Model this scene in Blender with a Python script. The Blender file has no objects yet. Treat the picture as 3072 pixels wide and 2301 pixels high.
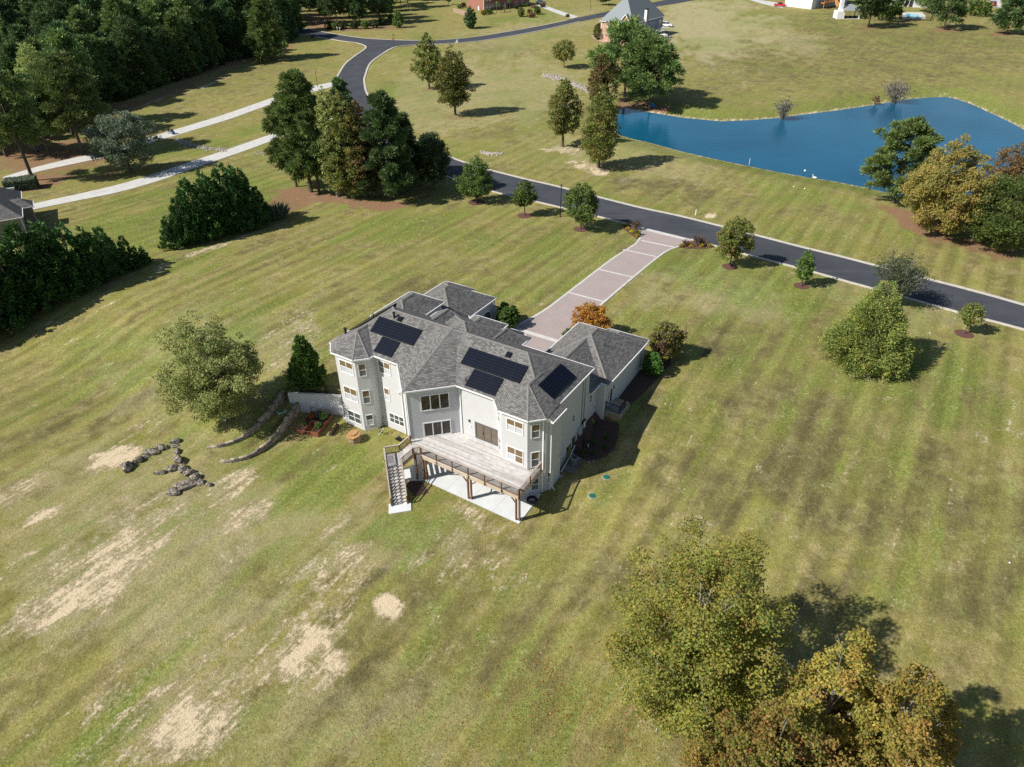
import bpy, math, random
import numpy as np
from mathutils import Vector, Matrix
sc = bpy.context.scene
COL = sc.collection
rad = math.radians

# ------------------------------------------------------------------ camera
CAM_H, PITCH, ROLL, FPX = 46.0, 34.07, -0.62, 2130.0
cam_d = bpy.data.cameras.new('camera'); cam = bpy.data.objects.new('camera', cam_d); COL.objects.link(cam)
cam_d.sensor_fit = 'HORIZONTAL'; cam_d.sensor_width = 36.0; cam_d.lens = 36.0 * FPX / 3072.0
cam_d.clip_start = 0.5; cam_d.clip_end = 8000.0
_p = rad(PITCH); _r = rad(ROLL)
_R = np.array([1, 0, 0.]); _F = np.array([0, math.cos(_p), -math.sin(_p)]); _U = np.array([0, math.sin(_p), math.cos(_p)])
C_R = _R * math.cos(_r) + _U * math.sin(_r); C_U = _U * math.cos(_r) - _R * math.sin(_r); C_F = _F
C_O = np.array([0, 0, CAM_H])
cam.matrix_world = Matrix(((C_R[0], C_U[0], -C_F[0], 0), (C_R[1], C_U[1], -C_F[1], 0), (C_R[2], C_U[2], -C_F[2], CAM_H), (0, 0, 0, 1)))
sc.camera = cam

# ------------------------------------------------------------------ sky, sun, exposure
SUN_EL, SUN_AZ = 41.0, 199.5           # azimuth (ccw from +x) of the place the sun stands
sd = Vector((math.cos(rad(SUN_EL)) * math.cos(rad(SUN_AZ)), math.cos(rad(SUN_EL)) * math.sin(rad(SUN_AZ)), math.sin(rad(SUN_EL))))
w = bpy.data.worlds.new('World'); sc.world = w; w.use_nodes = True
nt = w.node_tree; bg = nt.nodes['Background']
sky = nt.nodes.new('ShaderNodeTexSky'); sky.sky_type = 'NISHITA'; sky.sun_disc = False
sky.sun_elevation = rad(SUN_EL); sky.sun_rotation = math.atan2(sd.x, sd.y)
sky.altitude = 200; sky.air_density = 1.0; sky.dust_density = 0.6; sky.ozone_density = 1.0
nt.links.new(sky.outputs[0], bg.inputs[0]); bg.inputs[1].default_value = 0.07
sl = bpy.data.lights.new('sun', 'SUN'); so = bpy.data.objects.new('sun', sl); COL.objects.link(so)
sl.energy = 5.0; sl.angle = rad(0.53); sl.color = (1.0, 0.95, 0.875)
so.rotation_euler = (-sd).to_track_quat('-Z', 'Y').to_euler(); so.location = (-60, -20, 90)
vs = sc.view_settings
vs.view_transform = 'Standard'; vs.look = 'None'; vs.gamma = 1.0; vs.use_curve_mapping = False; vs.exposure = 0.36
try:
    sc.cycles.max_bounces = 6; sc.cycles.diffuse_bounces = 3; sc.cycles.glossy_bounces = 3; sc.cycles.transmission_bounces = 3; sc.cycles.transparent_max_bounces = 6
    sc.cycles.use_denoising = False
except Exception: pass

# ------------------------------------------------------------------ helpers
def tag(o, label=None, cat=None, group=None, kind=None):
    if label: o['label'] = label
    if cat: o['category'] = cat
    if group: o['group'] = group
    if kind: o['kind'] = kind
    return o
def thing(name, label, cat, loc=(0, 0, 0), rz=0.0, group=None, scale=1.0):
    o = bpy.data.objects.new(name, None); COL.objects.link(o)
    o.empty_display_size = 0.3; o.location = loc; o.rotation_euler = (0, 0, rz)
    if scale != 1.0: o.scale = (scale,) * 3
    return tag(o, label, cat, group)
def link(name, me, parent=None, loc=None, rot=None, scale=None):
    o = bpy.data.objects.new(name, me); COL.objects.link(o)
    if parent: o.parent = parent
    if loc is not None: o.location = loc
    if rot is not None: o.rotation_euler = rot
    if scale is not None: o.scale = scale
    return o
def copy_tree(o, parent=None):
    c = o.copy(); COL.objects.link(c); c.parent = parent
    for ch in list(o.children): copy_tree(ch, c)
    return c
class MB:
    def __init__(s): s.v = []; s.f = []; s.uv = None
    def add(s, vs, fs):
        b = len(s.v); s.v.extend([tuple(map(float, p)) for p in vs]); s.f.extend([tuple(b + i for i in f) for f in fs]); return s
    def box(s, x0, x1, y0, y1, z0, z1):
        return s.add([(x0, y0, z0), (x1, y0, z0), (x1, y1, z0), (x0, y1, z0), (x0, y0, z1), (x1, y0, z1), (x1, y1, z1), (x0, y1, z1)],
                     [(3, 2, 1, 0), (4, 5, 6, 7), (0, 1, 5, 4), (1, 2, 6, 5), (2, 3, 7, 6), (3, 0, 4, 7)])
    def prism(s, poly, z0, z1):
        n = len(poly); v = [(p[0], p[1], z0) for p in poly] + [(p[0], p[1], z1) for p in poly]
        f = [tuple(range(n - 1, -1, -1)), tuple(range(n, 2 * n))] + [(i, (i + 1) % n, n + (i + 1) % n, n + i) for i in range(n)]
        return s.add(v, f)
    def beam(s, a, b, wd, ht, up=(0, 0, 1)):
        a = Vector(a); b = Vector(b); d = (b - a).normalized(); up = Vector(up)
        if abs(d.dot(up)) > 0.98: up = Vector((1, 0, 0))
        r = d.cross(up).normalized() * (wd / 2); u = r.cross(d).normalized() * (ht / 2)
        v = [a - r - u, a + r - u, a + r + u, a - r + u, b - r - u, b + r - u, b + r + u, b - r + u]
        return s.add(v, [(0, 1, 2, 3), (7, 6, 5, 4), (0, 4, 5, 1), (1, 5, 6, 2), (2, 6, 7, 3), (3, 7, 4, 0)])
    def tube(s, pts, rs, n=8, cap=True):
        pts = [Vector(p) for p in pts]
        if not hasattr(rs, '__len__'): rs = [rs] * len(pts)
        rings = []; prev = None
        for i, p in enumerate(pts):
            d = (pts[min(i + 1, len(pts) - 1)] - pts[max(i - 1, 0)])
            d = d.normalized() if d.length > 1e-9 else Vector((0, 0, 1))
            a = prev if prev is not None else (Vector((1, 0, 0)) if abs(d.x) < 0.9 else Vector((0, 1, 0)))
            a = (a - d * a.dot(d)); a = a.normalized() if a.length > 1e-6 else d.orthogonal().normalized()
            b = d.cross(a); prev = a
            rings.append([p + (a * math.cos(2 * math.pi * k / n) + b * math.sin(2 * math.pi * k / n)) * rs[i] for k in range(n)])
        v = [q for r in rings for q in r]; f = []
        for i in range(len(pts) - 1):
            for k in range(n):
                f.append((i * n + k, i * n + (k + 1) % n, (i + 1) * n + (k + 1) % n, (i + 1) * n + k))
        if cap: f.append(tuple(range(n - 1, -1, -1))); f.append(tuple((len(pts) - 1) * n + k for k in range(n)))
        return s.add(v, f)
    def lathe(s, prof, n=16, c=(0, 0, 0)):
        v = []; f = []
        for r, z in prof:
            for k in range(n): v.append((c[0] + r * math.cos(2 * math.pi * k / n), c[1] + r * math.sin(2 * math.pi * k / n), c[2] + z))
        m = len(prof)
        for i in range(m - 1):
            for k in range(n): f.append((i * n + k, i * n + (k + 1) % n, (i + 1) * n + (k + 1) % n, (i + 1) * n + k))
        f.append(tuple(range(n - 1, -1, -1))); f.append(tuple((m - 1) * n + k for k in range(n)))
        return s.add(v, f)
    def mesh(s, name, m, smooth=False):
        me = bpy.data.meshes.new(name); me.from_pydata(s.v, [], s.f); me.materials.append(m)
        if s.uv is not None:
            l = me.uv_layers.new(name='UVMap')
            i = 0
            for p in me.polygons:
                for li in p.loop_indices:
                    l.data[li].uv = s.uv[i]; i += 1
        if smooth: me.polygons.foreach_set('use_smooth', [True] * len(me.polygons))
        me.update(); return me
    def build(s, name, m, parent=None, smooth=False, **k):
        return link(name, s.mesh(name, m, smooth), parent, **k)
def quadmesh(name, V, Q, m, col=None, smooth=False):
    """V (n,3) Q (k,4 or 3) numpy -> mesh, optional per-vertex colour"""
    me = bpy.data.meshes.new(name); V = np.asarray(V, np.float32); Q = np.asarray(Q, np.int32); k = Q.shape[1]
    me.vertices.add(len(V)); me.vertices.foreach_set('co', V.ravel())
    me.loops.add(Q.size); me.loops.foreach_set('vertex_index', Q.ravel())
    me.polygons.add(len(Q)); me.polygons.foreach_set('loop_start', np.arange(0, Q.size, k, dtype=np.int32))
    me.polygons.foreach_set('loop_total', np.full(len(Q), k, np.int32))
    if smooth: me.polygons.foreach_set('use_smooth', np.ones(len(Q), bool))
    if col is not None:
        a = me.color_attributes.new('Col', 'FLOAT_COLOR', 'POINT'); c = np.ones((len(V), 4), np.float32); c[:, :col.shape[1]] = col
        a.data.foreach_set('color', c.ravel())
    me.update(calc_edges=True); me.validate(); me.materials.append(m); return me
def join_meshes(meshes): pass

# ------------------------------------------------------------------ materials
def mat(name, rgb, rough=0.8, metal=0.0, noise=None, bump=None, spec=0.3):
    """plain principled; noise=(scale, amount[, detail]) varies the value; bump=(scale, strength, distance)"""
    m = bpy.data.materials.new(name); m.use_nodes = True; t = m.node_tree; b = t.nodes['Principled BSDF']
    b.inputs['Base Color'].default_value = (*rgb, 1); b.inputs['Roughness'].default_value = rough; b.inputs['Metallic'].default_value = metal
    b.inputs['Specular IOR Level'].default_value = spec
    if noise or bump: tc = t.nodes.new('ShaderNodeTexCoord')
    if noise:
        n = t.nodes.new('ShaderNodeTexNoise'); n.inputs['Scale'].default_value = noise[0]; n.inputs['Detail'].default_value = noise[2] if len(noise) > 2 else 6
        n.inputs['Roughness'].default_value = 0.65
        t.links.new(tc.outputs['Object'], n.inputs['Vector'])
        r = t.nodes.new('ShaderNodeMapRange'); r.inputs[1].default_value = 0.25; r.inputs[2].default_value = 0.75
        r.inputs[3].default_value = 1 - noise[1]; r.inputs[4].default_value = 1 + noise[1]; t.links.new(n.outputs[0], r.inputs[0])
        h = t.nodes.new('ShaderNodeHueSaturation'); h.inputs['Color'].default_value = (*rgb, 1)
        t.links.new(r.outputs[0], h.inputs['Value']); t.links.new(h.outputs[0], b.inputs['Base Color'])
    if bump:
        n2 = t.nodes.new('ShaderNodeTexNoise'); n2.inputs['Scale'].default_value = bump[0]; n2.inputs['Detail'].default_value = 5
        t.links.new(tc.outputs['Object'], n2.inputs['Vector'])
        bp = t.nodes.new('ShaderNodeBump'); bp.inputs['Strength'].default_value = bump[1]; bp.inputs['Distance'].default_value = bump[2]
        t.links.new(n2.outputs[0], bp.inputs['Height']); t.links.new(bp.outputs[0], b.inputs['Normal'])
    return m
def N(t, typ, **k):
    n = t.nodes.new(typ)
    for a, v in k.items(): setattr(n, a, v)
    return n
def mixc(t, fac, a, b, mode='MIX'):
    n = t.nodes.new('ShaderNodeMix'); n.data_type = 'RGBA'; n.blend_type = mode
    for i, x in ((0, fac), (6, a), (7, b)):
        if hasattr(x, 'node'): t.links.new(x, n.inputs[i])
        elif i == 0: n.inputs[0].default_value = x
        else: n.inputs[i].default_value = (*x, 1)
    return n.outputs[2]
def math_(t, op, a, b=None, c=None, clamp=False):
    n = t.nodes.new('ShaderNodeMath'); n.operation = op; n.use_clamp = clamp
    for i, x in enumerate((a, b, c)):
        if x is None: continue
        if hasattr(x, 'node'): t.links.new(x, n.inputs[i])
        else: n.inputs[i].default_value = x
    return n.outputs[0]
def noise_(t, vec, scale, detail=5, rough=0.6, dist=0.0):
    n = t.nodes.new('ShaderNodeTexNoise'); n.inputs['Scale'].default_value = scale; n.inputs['Detail'].default_value = detail
    n.inputs['Roughness'].default_value = rough; n.inputs['Distortion'].default_value = dist
    if vec is not None: t.links.new(vec, n.inputs['Vector'])
    return n.outputs[0]
def mapr(t, x, a, b, c=0.0, d=1.0, smooth=False):
    n = t.nodes.new('ShaderNodeMapRange'); t.links.new(x, n.inputs[0])
    if smooth: n.interpolation_type = 'SMOOTHSTEP'
    for i, v in enumerate((a, b, c, d)): n.inputs[i + 1].default_value = v
    return n.outputs[0]

# ------------------------------------------------------------------ terrain
TH = rad(-32.5); HEX = np.array([math.cos(TH), math.sin(TH)]); HEY = np.array([-math.sin(TH), math.cos(TH)]); HO = np.array([3.0, 50.0])
def to_local(x, y):
    dx = x - HO[0]; dy = y - HO[1]; return dx * HEX[0] + dy * HEX[1], dx * HEY[0] + dy * HEY[1]
def to_world(u, v):
    return HO[0] + HEX[0] * u + HEY[0] * v, HO[1] + HEX[1] * u + HEY[1] * v
def ss(a, b, x):
    t = np.clip((x - a) / (b - a), 0, 1); return t * t * (3 - 2 * t)
WATER_Z = 0.35
# terrace walls in house coordinates (u, w): lower and upper
LOWWALL = [(-29.2, -2.9), (-28.7, -4.7), (-28.0, -6.6), (-27.55, -8.5), (-27.45, -10.0), (-27.75, -11.6), (-28.6, -12.8), (-29.7, -13.5)]
UPWALL = [(-31.0, -3.3), (-30.55, -5.4), (-30.2, -7.4), (-30.1, -9.2), (-30.5, -10.7), (-31.3, -11.9), (-32.3, -12.7)]
def wall_u(pts, v):
    a = np.array(pts)[::-1]; return np.interp(v, a[:, 1], a[:, 0])
POND = None; POND_HOLE = None
def zleft(v): return 2.8 * ss(-15.5, 2.5, v)
def base_z(x, y):
    x = np.asarray(x, float); y = np.asarray(y, float)
    u, v = to_local(x, y)
    far = np.interp(y, [-3000, 0, 60, 85, 105, 130, 160, 200, 250, 350, 500, 1000, 4000], [2.8, 2.8, 2.8, 2.7, 2.3, 1.6, 1.2, 1.5, 2.4, 4.6, 8, 14, 30])
    low = np.where(y < 42, -0.02 * (42 - y), 0.0)
    # right of the house
    r1 = np.interp(v, [-4, -1.2, 1.5, 5, 7.4, 9, 10.5, 19], [0, 0.02, 0.55, 0.75, 1.3, 1.7, 2.0, 2.8])
    r2 = 2.8 * ss(-16, 24, v)
    fr = (1 - ss(2.5, 12, u)) * r1 + ss(2.5, 12, u) * r2
    # left of the house: terraces and slope
    zl = zleft(v)
    dl = wall_u(LOWWALL, v) - u; du = wall_u(UPWALL, v) - u
    g = 0.55 * ss(0.0, 0.45, dl) + 0.45 * ss(0.0, 0.45, du)
    fade = ss(-16.5, -13.0, v)
    g = g * fade + (1 - fade) * ss(0, 6, dl)
    ret = -1.15 + (u + 24.3) * 0.36
    fl = np.where((u > -29.2), np.where(u > -24.3, 0.0, 2.8 * ss(0.1, 0.6, v - ret)), zl * g)
    fl = np.where((u <= -29.2) & (v > -2.9), np.maximum(zl, 0), fl)
    fm = np.where(u > -24.3, 2.8 * ss(3.0, 5.0, v), fl)
    f = np.where(u > 0.0, fr, fm)
    near = np.clip(f / 2.8, 0, 1)
    return low * (1 - near) + np.where(f > 2.79, far, f * far / 2.8)
def poly_sd(px, py, poly):
    """signed distance, + inside"""
    poly = np.asarray(poly); n = len(poly); d = np.full(px.shape, 1e9); ins = np.zeros(px.shape, bool)
    for i in range(n):
        a = poly[i]; b = poly[(i + 1) % n]; e = b - a; wx = px - a[0]; wy = py - a[1]
        t = np.clip((wx * e[0] + wy * e[1]) / (e @ e), 0, 1); d = np.minimum(d, np.hypot(wx - e[0] * t, wy - e[1] * t))
        c = ((a[1] > py) != (b[1] > py)) & (px < (b[0] - a[0]) * (py - a[1]) / (b[1] - a[1] + 1e-12) + a[0]); ins ^= c
    return np.where(ins, d, -d)
def terr(x, y):
    z = base_z(x, y)
    if POND is not None:
        x = np.asarray(x, float); y = np.asarray(y, float)
        s = poly_sd(x, y, POND)
        bank = WATER_Z - np.clip(s, -40, 6) * np.where(s > 0, 0.22, 0.16)
        z = np.where(s > -16, bank * ss(-16, -4, s) + z * (1 - ss(-16, -4, s)), z)
        z = np.where(s > -4, bank, z)
    return z
def ray(px, py): return C_F + C_R * (px - 1536.0) / FPX - C_U * (py - 1150.5) / FPX
_T = np.concatenate([np.linspace(20, 200, 1500), np.linspace(200.3, 900, 1500)])
def G(px, py, fn=None):
    """ground point seen at a photo pixel"""
    d = ray(px, py); P = C_O[None] + d[None] * _T[:, None]; h = P[:, 2] - (fn or terr)(P[:, 0], P[:, 1])
    i = int(np.argmax(h < 0)) if (h < 0).any() else len(_T) - 1
    i = max(i, 1); f = h[i - 1] / (h[i - 1] - h[i] + 1e-12); q = P[i - 1] + (P[i] - P[i - 1]) * f
    return np.array([q[0], q[1], float((fn or terr)(q[0], q[1]))])
def AZ(px, py, z):
    d = ray(px, py); return C_O + d * ((z - CAM_H) / d[2])
def top_h(base, px, py):
    """height above base of the point over base seen at that pixel"""
    d = ray(px, py); t = (base[:2] @ d[:2]) / (d[:2] @ d[:2]); return CAM_H + d[2] * t - base[2]
def ppm(P):
    return FPX / ((np.asarray(P) - C_O) @ C_F)
# photo crops used when reading positions
_s = 1024 / 2209.0
def TT(x, y): return (1024 + x * _s, y * _s)
def R3(x, y): return (2048 + x * _s, y * _s)
def L1(x, y): return (x * _s, y * _s)
def L4(x, y): return (x * _s, 768 + y * _s)
def R4(x, y): return (2048 + x * _s, 768 + y * _s)
# ------------------------------------------------------------------ pond outline (needed by the terrain)
_pp = [(1858, 330), (1877, 324), (1915, 331), (1951, 337), (2048, 353), (2164, 364), (2245, 361), (2322, 355), (2400, 345), (2500, 333), (2590, 320), (2660, 309), (2720, 299), (2790, 293), (2845, 291),
       (2890, 303), (2929, 320), (2980, 343), (3022, 362), (3072, 390), (3160, 440), (3190, 520), (3080, 590), (2900, 622), (2720, 592), (2600, 563), (2510, 545), (2419, 531), (2330, 515), (2247, 498), (2150, 478), (2048, 455), (1950, 428), (1900, 417), (1854, 404), (1846, 365)]
POND = np.array([AZ(a, b, WATER_Z)[:2] for a, b in _pp])

# ------------------------------------------------------------------ ground sheet
def axis(segs):
    out = []
    for a, b, st in segs: out.append(np.arange(a, b, st))
    return np.concatenate(out)
def grow(a, b, n): return a + (b - a) * (np.linspace(0, 1, n) ** 2)
gx = np.concatenate([-grow(260, 3000, 16)[::-1], axis([(-256, -130, 4), (-130, -48, 1.3), (-48, 40, 0.5), (40, 130, 1.3), (130, 256, 4)]), grow(260, 3000, 16)])
gy = np.concatenate([-grow(44, 600, 8)[::-1], axis([(-40, 14, 3), (14, 82, 0.5), (82, 200, 1.3), (200, 470, 4)]), grow(472, 3500, 16)])
GX, GY = np.meshgrid(gx, gy); GZ = terr(GX, GY)
nx, ny = len(gx), len(gy)
idx = np.arange(nx * ny).reshape(ny, nx)
Q = np.stack([idx[:-1, :-1], idx[:-1, 1:], idx[1:, 1:], idx[1:, :-1]], -1).reshape(-1, 4)
GV = np.stack([GX, GY, GZ], -1).reshape(-1, 3)
# wear of the lawn, read from the photograph: bare soil (r), lush green (g), brown thatch (b), needle litter (a)
dv = GV - C_O; wdep = dv @ C_F; ok = wdep > 4
PU = np.where(ok, 1536 + FPX * (dv @ C_R) / np.where(ok, wdep, 1), -9e4); PV = np.where(ok, 1150.5 - FPX * (dv @ C_U) / np.where(ok, wdep, 1), -9e4)
def vnoise(x, y, sc_, seed):
    r_ = np.random.default_rng(seed).random((64, 64)); X_ = x / sc_; Y_ = y / sc_; i = np.floor(X_).astype(int); j = np.floor(Y_).astype(int); f = X_ - i; g_ = Y_ - j; f = f * f * (3 - 2 * f); g_ = g_ * g_ * (3 - 2 * g_)
    q = lambda a, b: r_[(i + a) % 64, (j + b) % 64]
    return (q(0, 0) * (1 - f) + q(1, 0) * f) * (1 - g_) + (q(0, 1) * (1 - f) + q(1, 1) * f) * g_ - .5
_lu, _lw = to_local(GV[:, 0], GV[:, 1])
WN = [vnoise(_lu, _lw * .45, 1.6, 1) + .6 * vnoise(_lu, _lw, .8, 2) + 1.2 * vnoise(_lu, _lw * .5, 4.0, 3), vnoise(_lu, _lw * .45, 1.7, 4) + .6 * vnoise(_lu, _lw, .8, 5) + 1.2 * vnoise(_lu, _lw * .5, 4.2, 6), vnoise(_lu, _lw * .5, 1.1, 7) + .7 * vnoise(_lu, _lw * .7, 2.6, 8)]
def blob(cx, cy, rx, ry, ang, s, warp=.75):
    wr = warp * min(rx, ry * 1.6); a = rad(ang); dx = PU - cx + WN[0] * wr; dy = PV - cy + WN[1] * wr * .7; p = (dx * math.cos(a) + dy * math.sin(a)) / rx; q = (-dx * math.sin(a) + dy * math.cos(a)) / ry
    d = np.sqrt(p * p + q * q); return s * (1 - ss(0.55, 1.25, d))
soil = np.zeros(len(GV)); green = np.zeros(len(GV)); brown = np.zeros(len(GV)); litter = np.zeros(len(GV))
for b in [(1168, 1824, 48, 38, 20, 1.7, .25), (335, 1368, 95, 26, -27, .95), (250, 1790, 340, 75, -36, .84), (330, 1640, 420, 150, -32, .36), (520, 2120, 330, 130, -20, .36), (1000, 1780, 130, 170, 10, .38), (700, 1990, 300, 120, -30, .3), (1400, 1700, 220, 90, 15, .33), (120, 1552, 75, 18, -25, .8), (470, 1640, 120, 20, -38, .7), (60, 1900, 120, 60, -35, .7),
          (930, 1985, 100, 130, 10, .84), (585, 2150, 150, 105, -15, .78), (690, 1470, 95, 28, -40, .7), (720, 1560, 110, 34, -30, .75), (1040, 1660, 50, 60, -60, .55), (1430, 1560, 135, 26, 29, .75),
          (870, 1000, 80, 90, 20, .36), (850, 1075, 60, 40, 0, .38), (1010, 1590, 90, 30, -30, .4), (2080, 1560, 70, 26, 10, .45), (3030, 1280, 60, 30, 0, .5), (2950, 1310, 50, 24, 0, .42), (2665, 1195, 26, 14, 0, .5),
          (500, 1560, 110, 24, -30, .55), (330, 1510, 120, 26, -25, .5), (60, 1480, 120, 40, -20, .45), (1500, 1740, 90, 46, 0, .34), (1457, 1812, 9, 9, 0, 1.1), (2128, 647, 22, 7, 0, 1.1), (480, 1255, 150, 26, -22, .4), (900, 1880, 60, 40, 0, .5),
          (1015, 1060, 30, 70, 0, .36), (300, 1670, 90, 24, -30, .5), (700, 1660, 90, 22, -40, .35), (1960, 2130, 70, 60, 0, .5), (1755, 500, 60, 18, 15, .9), (1690, 450, 70, 14, 0, .9), (1800, 515, 30, 12, 0, .9), (580, 2260, 160, 40, 0, .5), (480, 800, 30, 9, -20, .9), (330, 905, 70, 6, -25, .6), (150, 970, 70, 6, -22, .5),
          (2610, 1120, 90, 16, 0, .5), (640, 740, 140, 9, -18, .6), (610, 262, 110, 5, -22, .7), (470, 300, 60, 4, -22, .5)]: soil = np.maximum(soil, blob(*b) * (1 + .75 * WN[2]) if b[5] < 1.2 else blob(*b))
for b in [(1000, 1400, 190, 70, 0, .8), (1190, 1600, 150, 70, 0, .7), (930, 1490, 230, 60, -25, .8), (700, 1760, 260, 36, -40, .7), (470, 2010, 230, 36, -42, .8), (330, 2190, 200, 40, -35, .6), (560, 660, 420, 95, -12, .9), (250, 1120, 320, 70, -25, .5), (620, 1080, 250, 60, -20, .45),
          (2200, 850, 330, 70, 15, .75), (2650, 900, 250, 60, 20, .6), (2950, 1130, 200, 120, 20, .45), (1750, 770, 330, 90, -20, .55), (1250, 690, 320, 70, -12, .6), (2250, 330, 260, 20, -4, .6), (2760, 285, 160, 20, 4, .7), (2450, 590, 350, 26, 12, .5), (3000, 340, 120, 24, 25, .6),
          (2800, 1150, 150, 80, 0, .4), (2970, 1850, 220, 36, 25, .5), (2700, 1800, 120, 60, 20, .3), (2080, 1250, 120, 110, 0, .5), (1850, 1480, 90, 60, 0, .35), (2500, 60, 10, 30, -20, .9), (2450, 55, 8, 26, -35, 1), (2490, 90, 40, 5, 5, 1), (1560, 55, 160, 16, -8, .6), (1290, 55, 40, 8, 0, .6), (780, 385, 80, 20, -10, .9), (340, 480, 260, 18, -10, .6), (600, 440, 120, 20, -12, .5), (1130, 330, 60, 90, 20, .4), (1500, 330, 240, 30, 0, .3), (2350, 470, 200, 16, 14, .5)]: green = np.maximum(green, blob(*b))
for b in [(2300, 1350, 420, 260, 0, .85), (2750, 1600, 500, 260, 0, .85), (1700, 1250, 60, 60, 0, .2), (2250, 185, 220, 50, 8, .9), (2700, 150, 500, 90, 0, .8), (2550, 60, 240, 40, 0, .6), (1500, 150, 130, 16, 4, .7), (1480, 405, 110, 24, 0, .6), (1960, 550, 150, 26, 8, .9), (2080, 585, 70, 26, 0, .8), (1250, 940, 260, 80, -15, .55),
          (1900, 1750, 160, 120, 0, .6), (1350, 2000, 400, 220, 0, .5), (1250, 1800, 250, 120, 0, .45), (250, 1250, 300, 70, -20, .5), (330, 1090, 120, 40, 0, .4), (700, 240, 320, 50, -15, .55), (1140, 60, 160, 30, 0, .8), (960, 50, 90, 30, 0, .9), (750, 1700, 200, 60, -30, .5), (1830, 330, 300, 60, 0, .3), (2400, 250, 500, 50, 0, .5), (2950, 700, 300, 60, 10, .5), (2100, 2200, 300, 100, 0, .7), (1150, 870, 350, 40, -15, .5), (2300, 620, 300, 40, 12, .25)]: brown = np.maximum(brown, blob(*b))
for b in [(950, 590, 160, 24, 6, 1.), (1120, 612, 130, 18, 4, 1.), (870, 615, 80, 30, 0, .8), (2780, 690, 130, 30, 18, 1.), (2680, 640, 70, 22, 25, .9), (2960, 745, 120, 24, 12, .8), (100, 555, 110, 26, -10, 1.), (160, 480, 220, 60, -5, .8), (300, 500, 60, 12, 0, .5), (1930, 325, 110, 18, 6, 1.), (2020, 300, 60, 22, 0, .6), (2840, 92, 50, 10, 0, 1.), (3010, 105, 50, 8, 0, .8), (2605, 83, 60, 9, 0, .8),
          (700, 192, 260, 9, -17, .8), (480, 288, 200, 9, -22, .8), (960, 70, 90, 40, 0, .8), (1100, 85, 160, 12, 0, .7), (350, 330, 120, 26, -15, .6), (1290, 560, 60, 14, 0, .5), (30, 420, 160, 120, 0, .8), (800, 175, 90, 14, 0, .6), (1290, 272, 40, 10, 0, .7), (1366, 350, 45, 10, 0, .6)]: litter = np.maximum(litter, blob(*b))
pdist = poly_sd(GV[:, 0], GV[:, 1], POND)
green = np.maximum(green, .8 * ss(-12, -3, pdist)); soil = np.maximum(soil, .75 * ss(-1.6, -.3, pdist))
pale = np.zeros(len(GV))
for b in [(2130, 70, 210, 110, 12, .9), (2380, 120, 110, 40, 22, .5), (1480, 270, 330, 120, 0, .5), (1250, 330, 150, 100, 0, .4), (1600, 90, 260, 40, -12, .4), (480, 1750, 520, 260, -30, .5), (620, 1080, 320, 150, -15, .35), (1150, 1650, 300, 150, 0, .35), (300, 1450, 360, 140, -20, .35), (2150, 900, 260, 70, 10, .45), (2700, 900, 300, 70, 15, .35), (1900, 480, 300, 50, 10, .35), (1000, 2150, 500, 160, 0, .3)]: pale = np.maximum(pale, blob(*b))
AT = np.stack([soil, green, brown, litter], -1); AT2 = np.stack([pale, pale, pale, pale * 0 + 1], -1).astype(np.float32)

gm = bpy.data.materials.new('lawn'); gm.use_nodes = True; t = gm.node_tree; bs = t.nodes['Principled BSDF']
tc = N(t, 'ShaderNodeTexCoord'); P = tc.outputs['Object']
at = N(t, 'ShaderNodeVertexColor', layer_name='Col'); sp = N(t, 'ShaderNodeSeparateColor'); t.links.new(at.outputs[0], sp.inputs[0])
aS, aG, aB = sp.outputs[0], sp.outputs[1], sp.outputs[2]; aL = at.outputs[1]
# a frame turned with the plot: mowing runs along it
mp = N(t, 'ShaderNodeMapping', vector_type='POINT'); mp.inputs['Rotation'].default_value = (0, 0, rad(32.5)); t.links.new(P, mp.inputs[0]); ML = mp.outputs[0]
mp2 = N(t, 'ShaderNodeMapping'); mp2.inputs['Scale'].default_value = (1.0, 0.16, 1.0); t.links.new(ML, mp2.inputs[0]); MS = mp2.outputs[0]
sxyz = N(t, 'ShaderNodeSeparateXYZ'); t.links.new(P, sxyz.inputs[0]); fade = mapr(t, sxyz.outputs[1], 95, 190, 1.0, .3)
n1 = noise_(t, P, 0.045, 6, 0.62, 0.4); n2 = noise_(t, P, 0.22, 6, 0.65, 0.3); n3 = noise_(t, P, 1.6, 5, 0.7); n4 = noise_(t, P, 8.0, 4, 0.75); n5 = noise_(t, P, 3.2, 6, 0.8)
nst = noise_(t, MS, 0.75, 5, 0.6, 0.2)
g_ol = (0.222, 0.215, 0.074); g_gr = (0.150, 0.185, 0.048); g_tan = (0.315, 0.265, 0.128); g_br = (0.150, 0.118, 0.060); g_soil = (0.74, 0.62, 0.43); g_lit = (0.215, 0.112, 0.062)
n6 = noise_(t, P, .55, 6, .68, .5)
c0 = mixc(t, mapr(t, math_(t, 'ADD', math_(t, 'MULTIPLY', n2, .5), math_(t, 'MULTIPLY', n6, .5)), .40, .60), g_ol, g_tan)
gf = math_(t, 'ADD', math_(t, 'MULTIPLY', aG, 1.25), mapr(t, n1, .40, .62, -.30, .62)); nsk = noise_(t, MS, .42, 4, .6, .3); gf = math_(t, 'ADD', gf, math_(t, 'MULTIPLY', fade, mapr(t, nsk, .36, .64, -.55, .55))); gf = math_(t, 'ADD', gf, mapr(t, n6, .35, .65, -.4, .4)); gf = math_(t, 'ADD', gf, mapr(t, n3, .3, .7, -.25, .25), clamp=True)
c1 = mixc(t, gf, c0, mixc(t, mapr(t, n5, .3, .7), (0.118, 0.150, 0.042), (0.255, 0.270, 0.090)))
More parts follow.
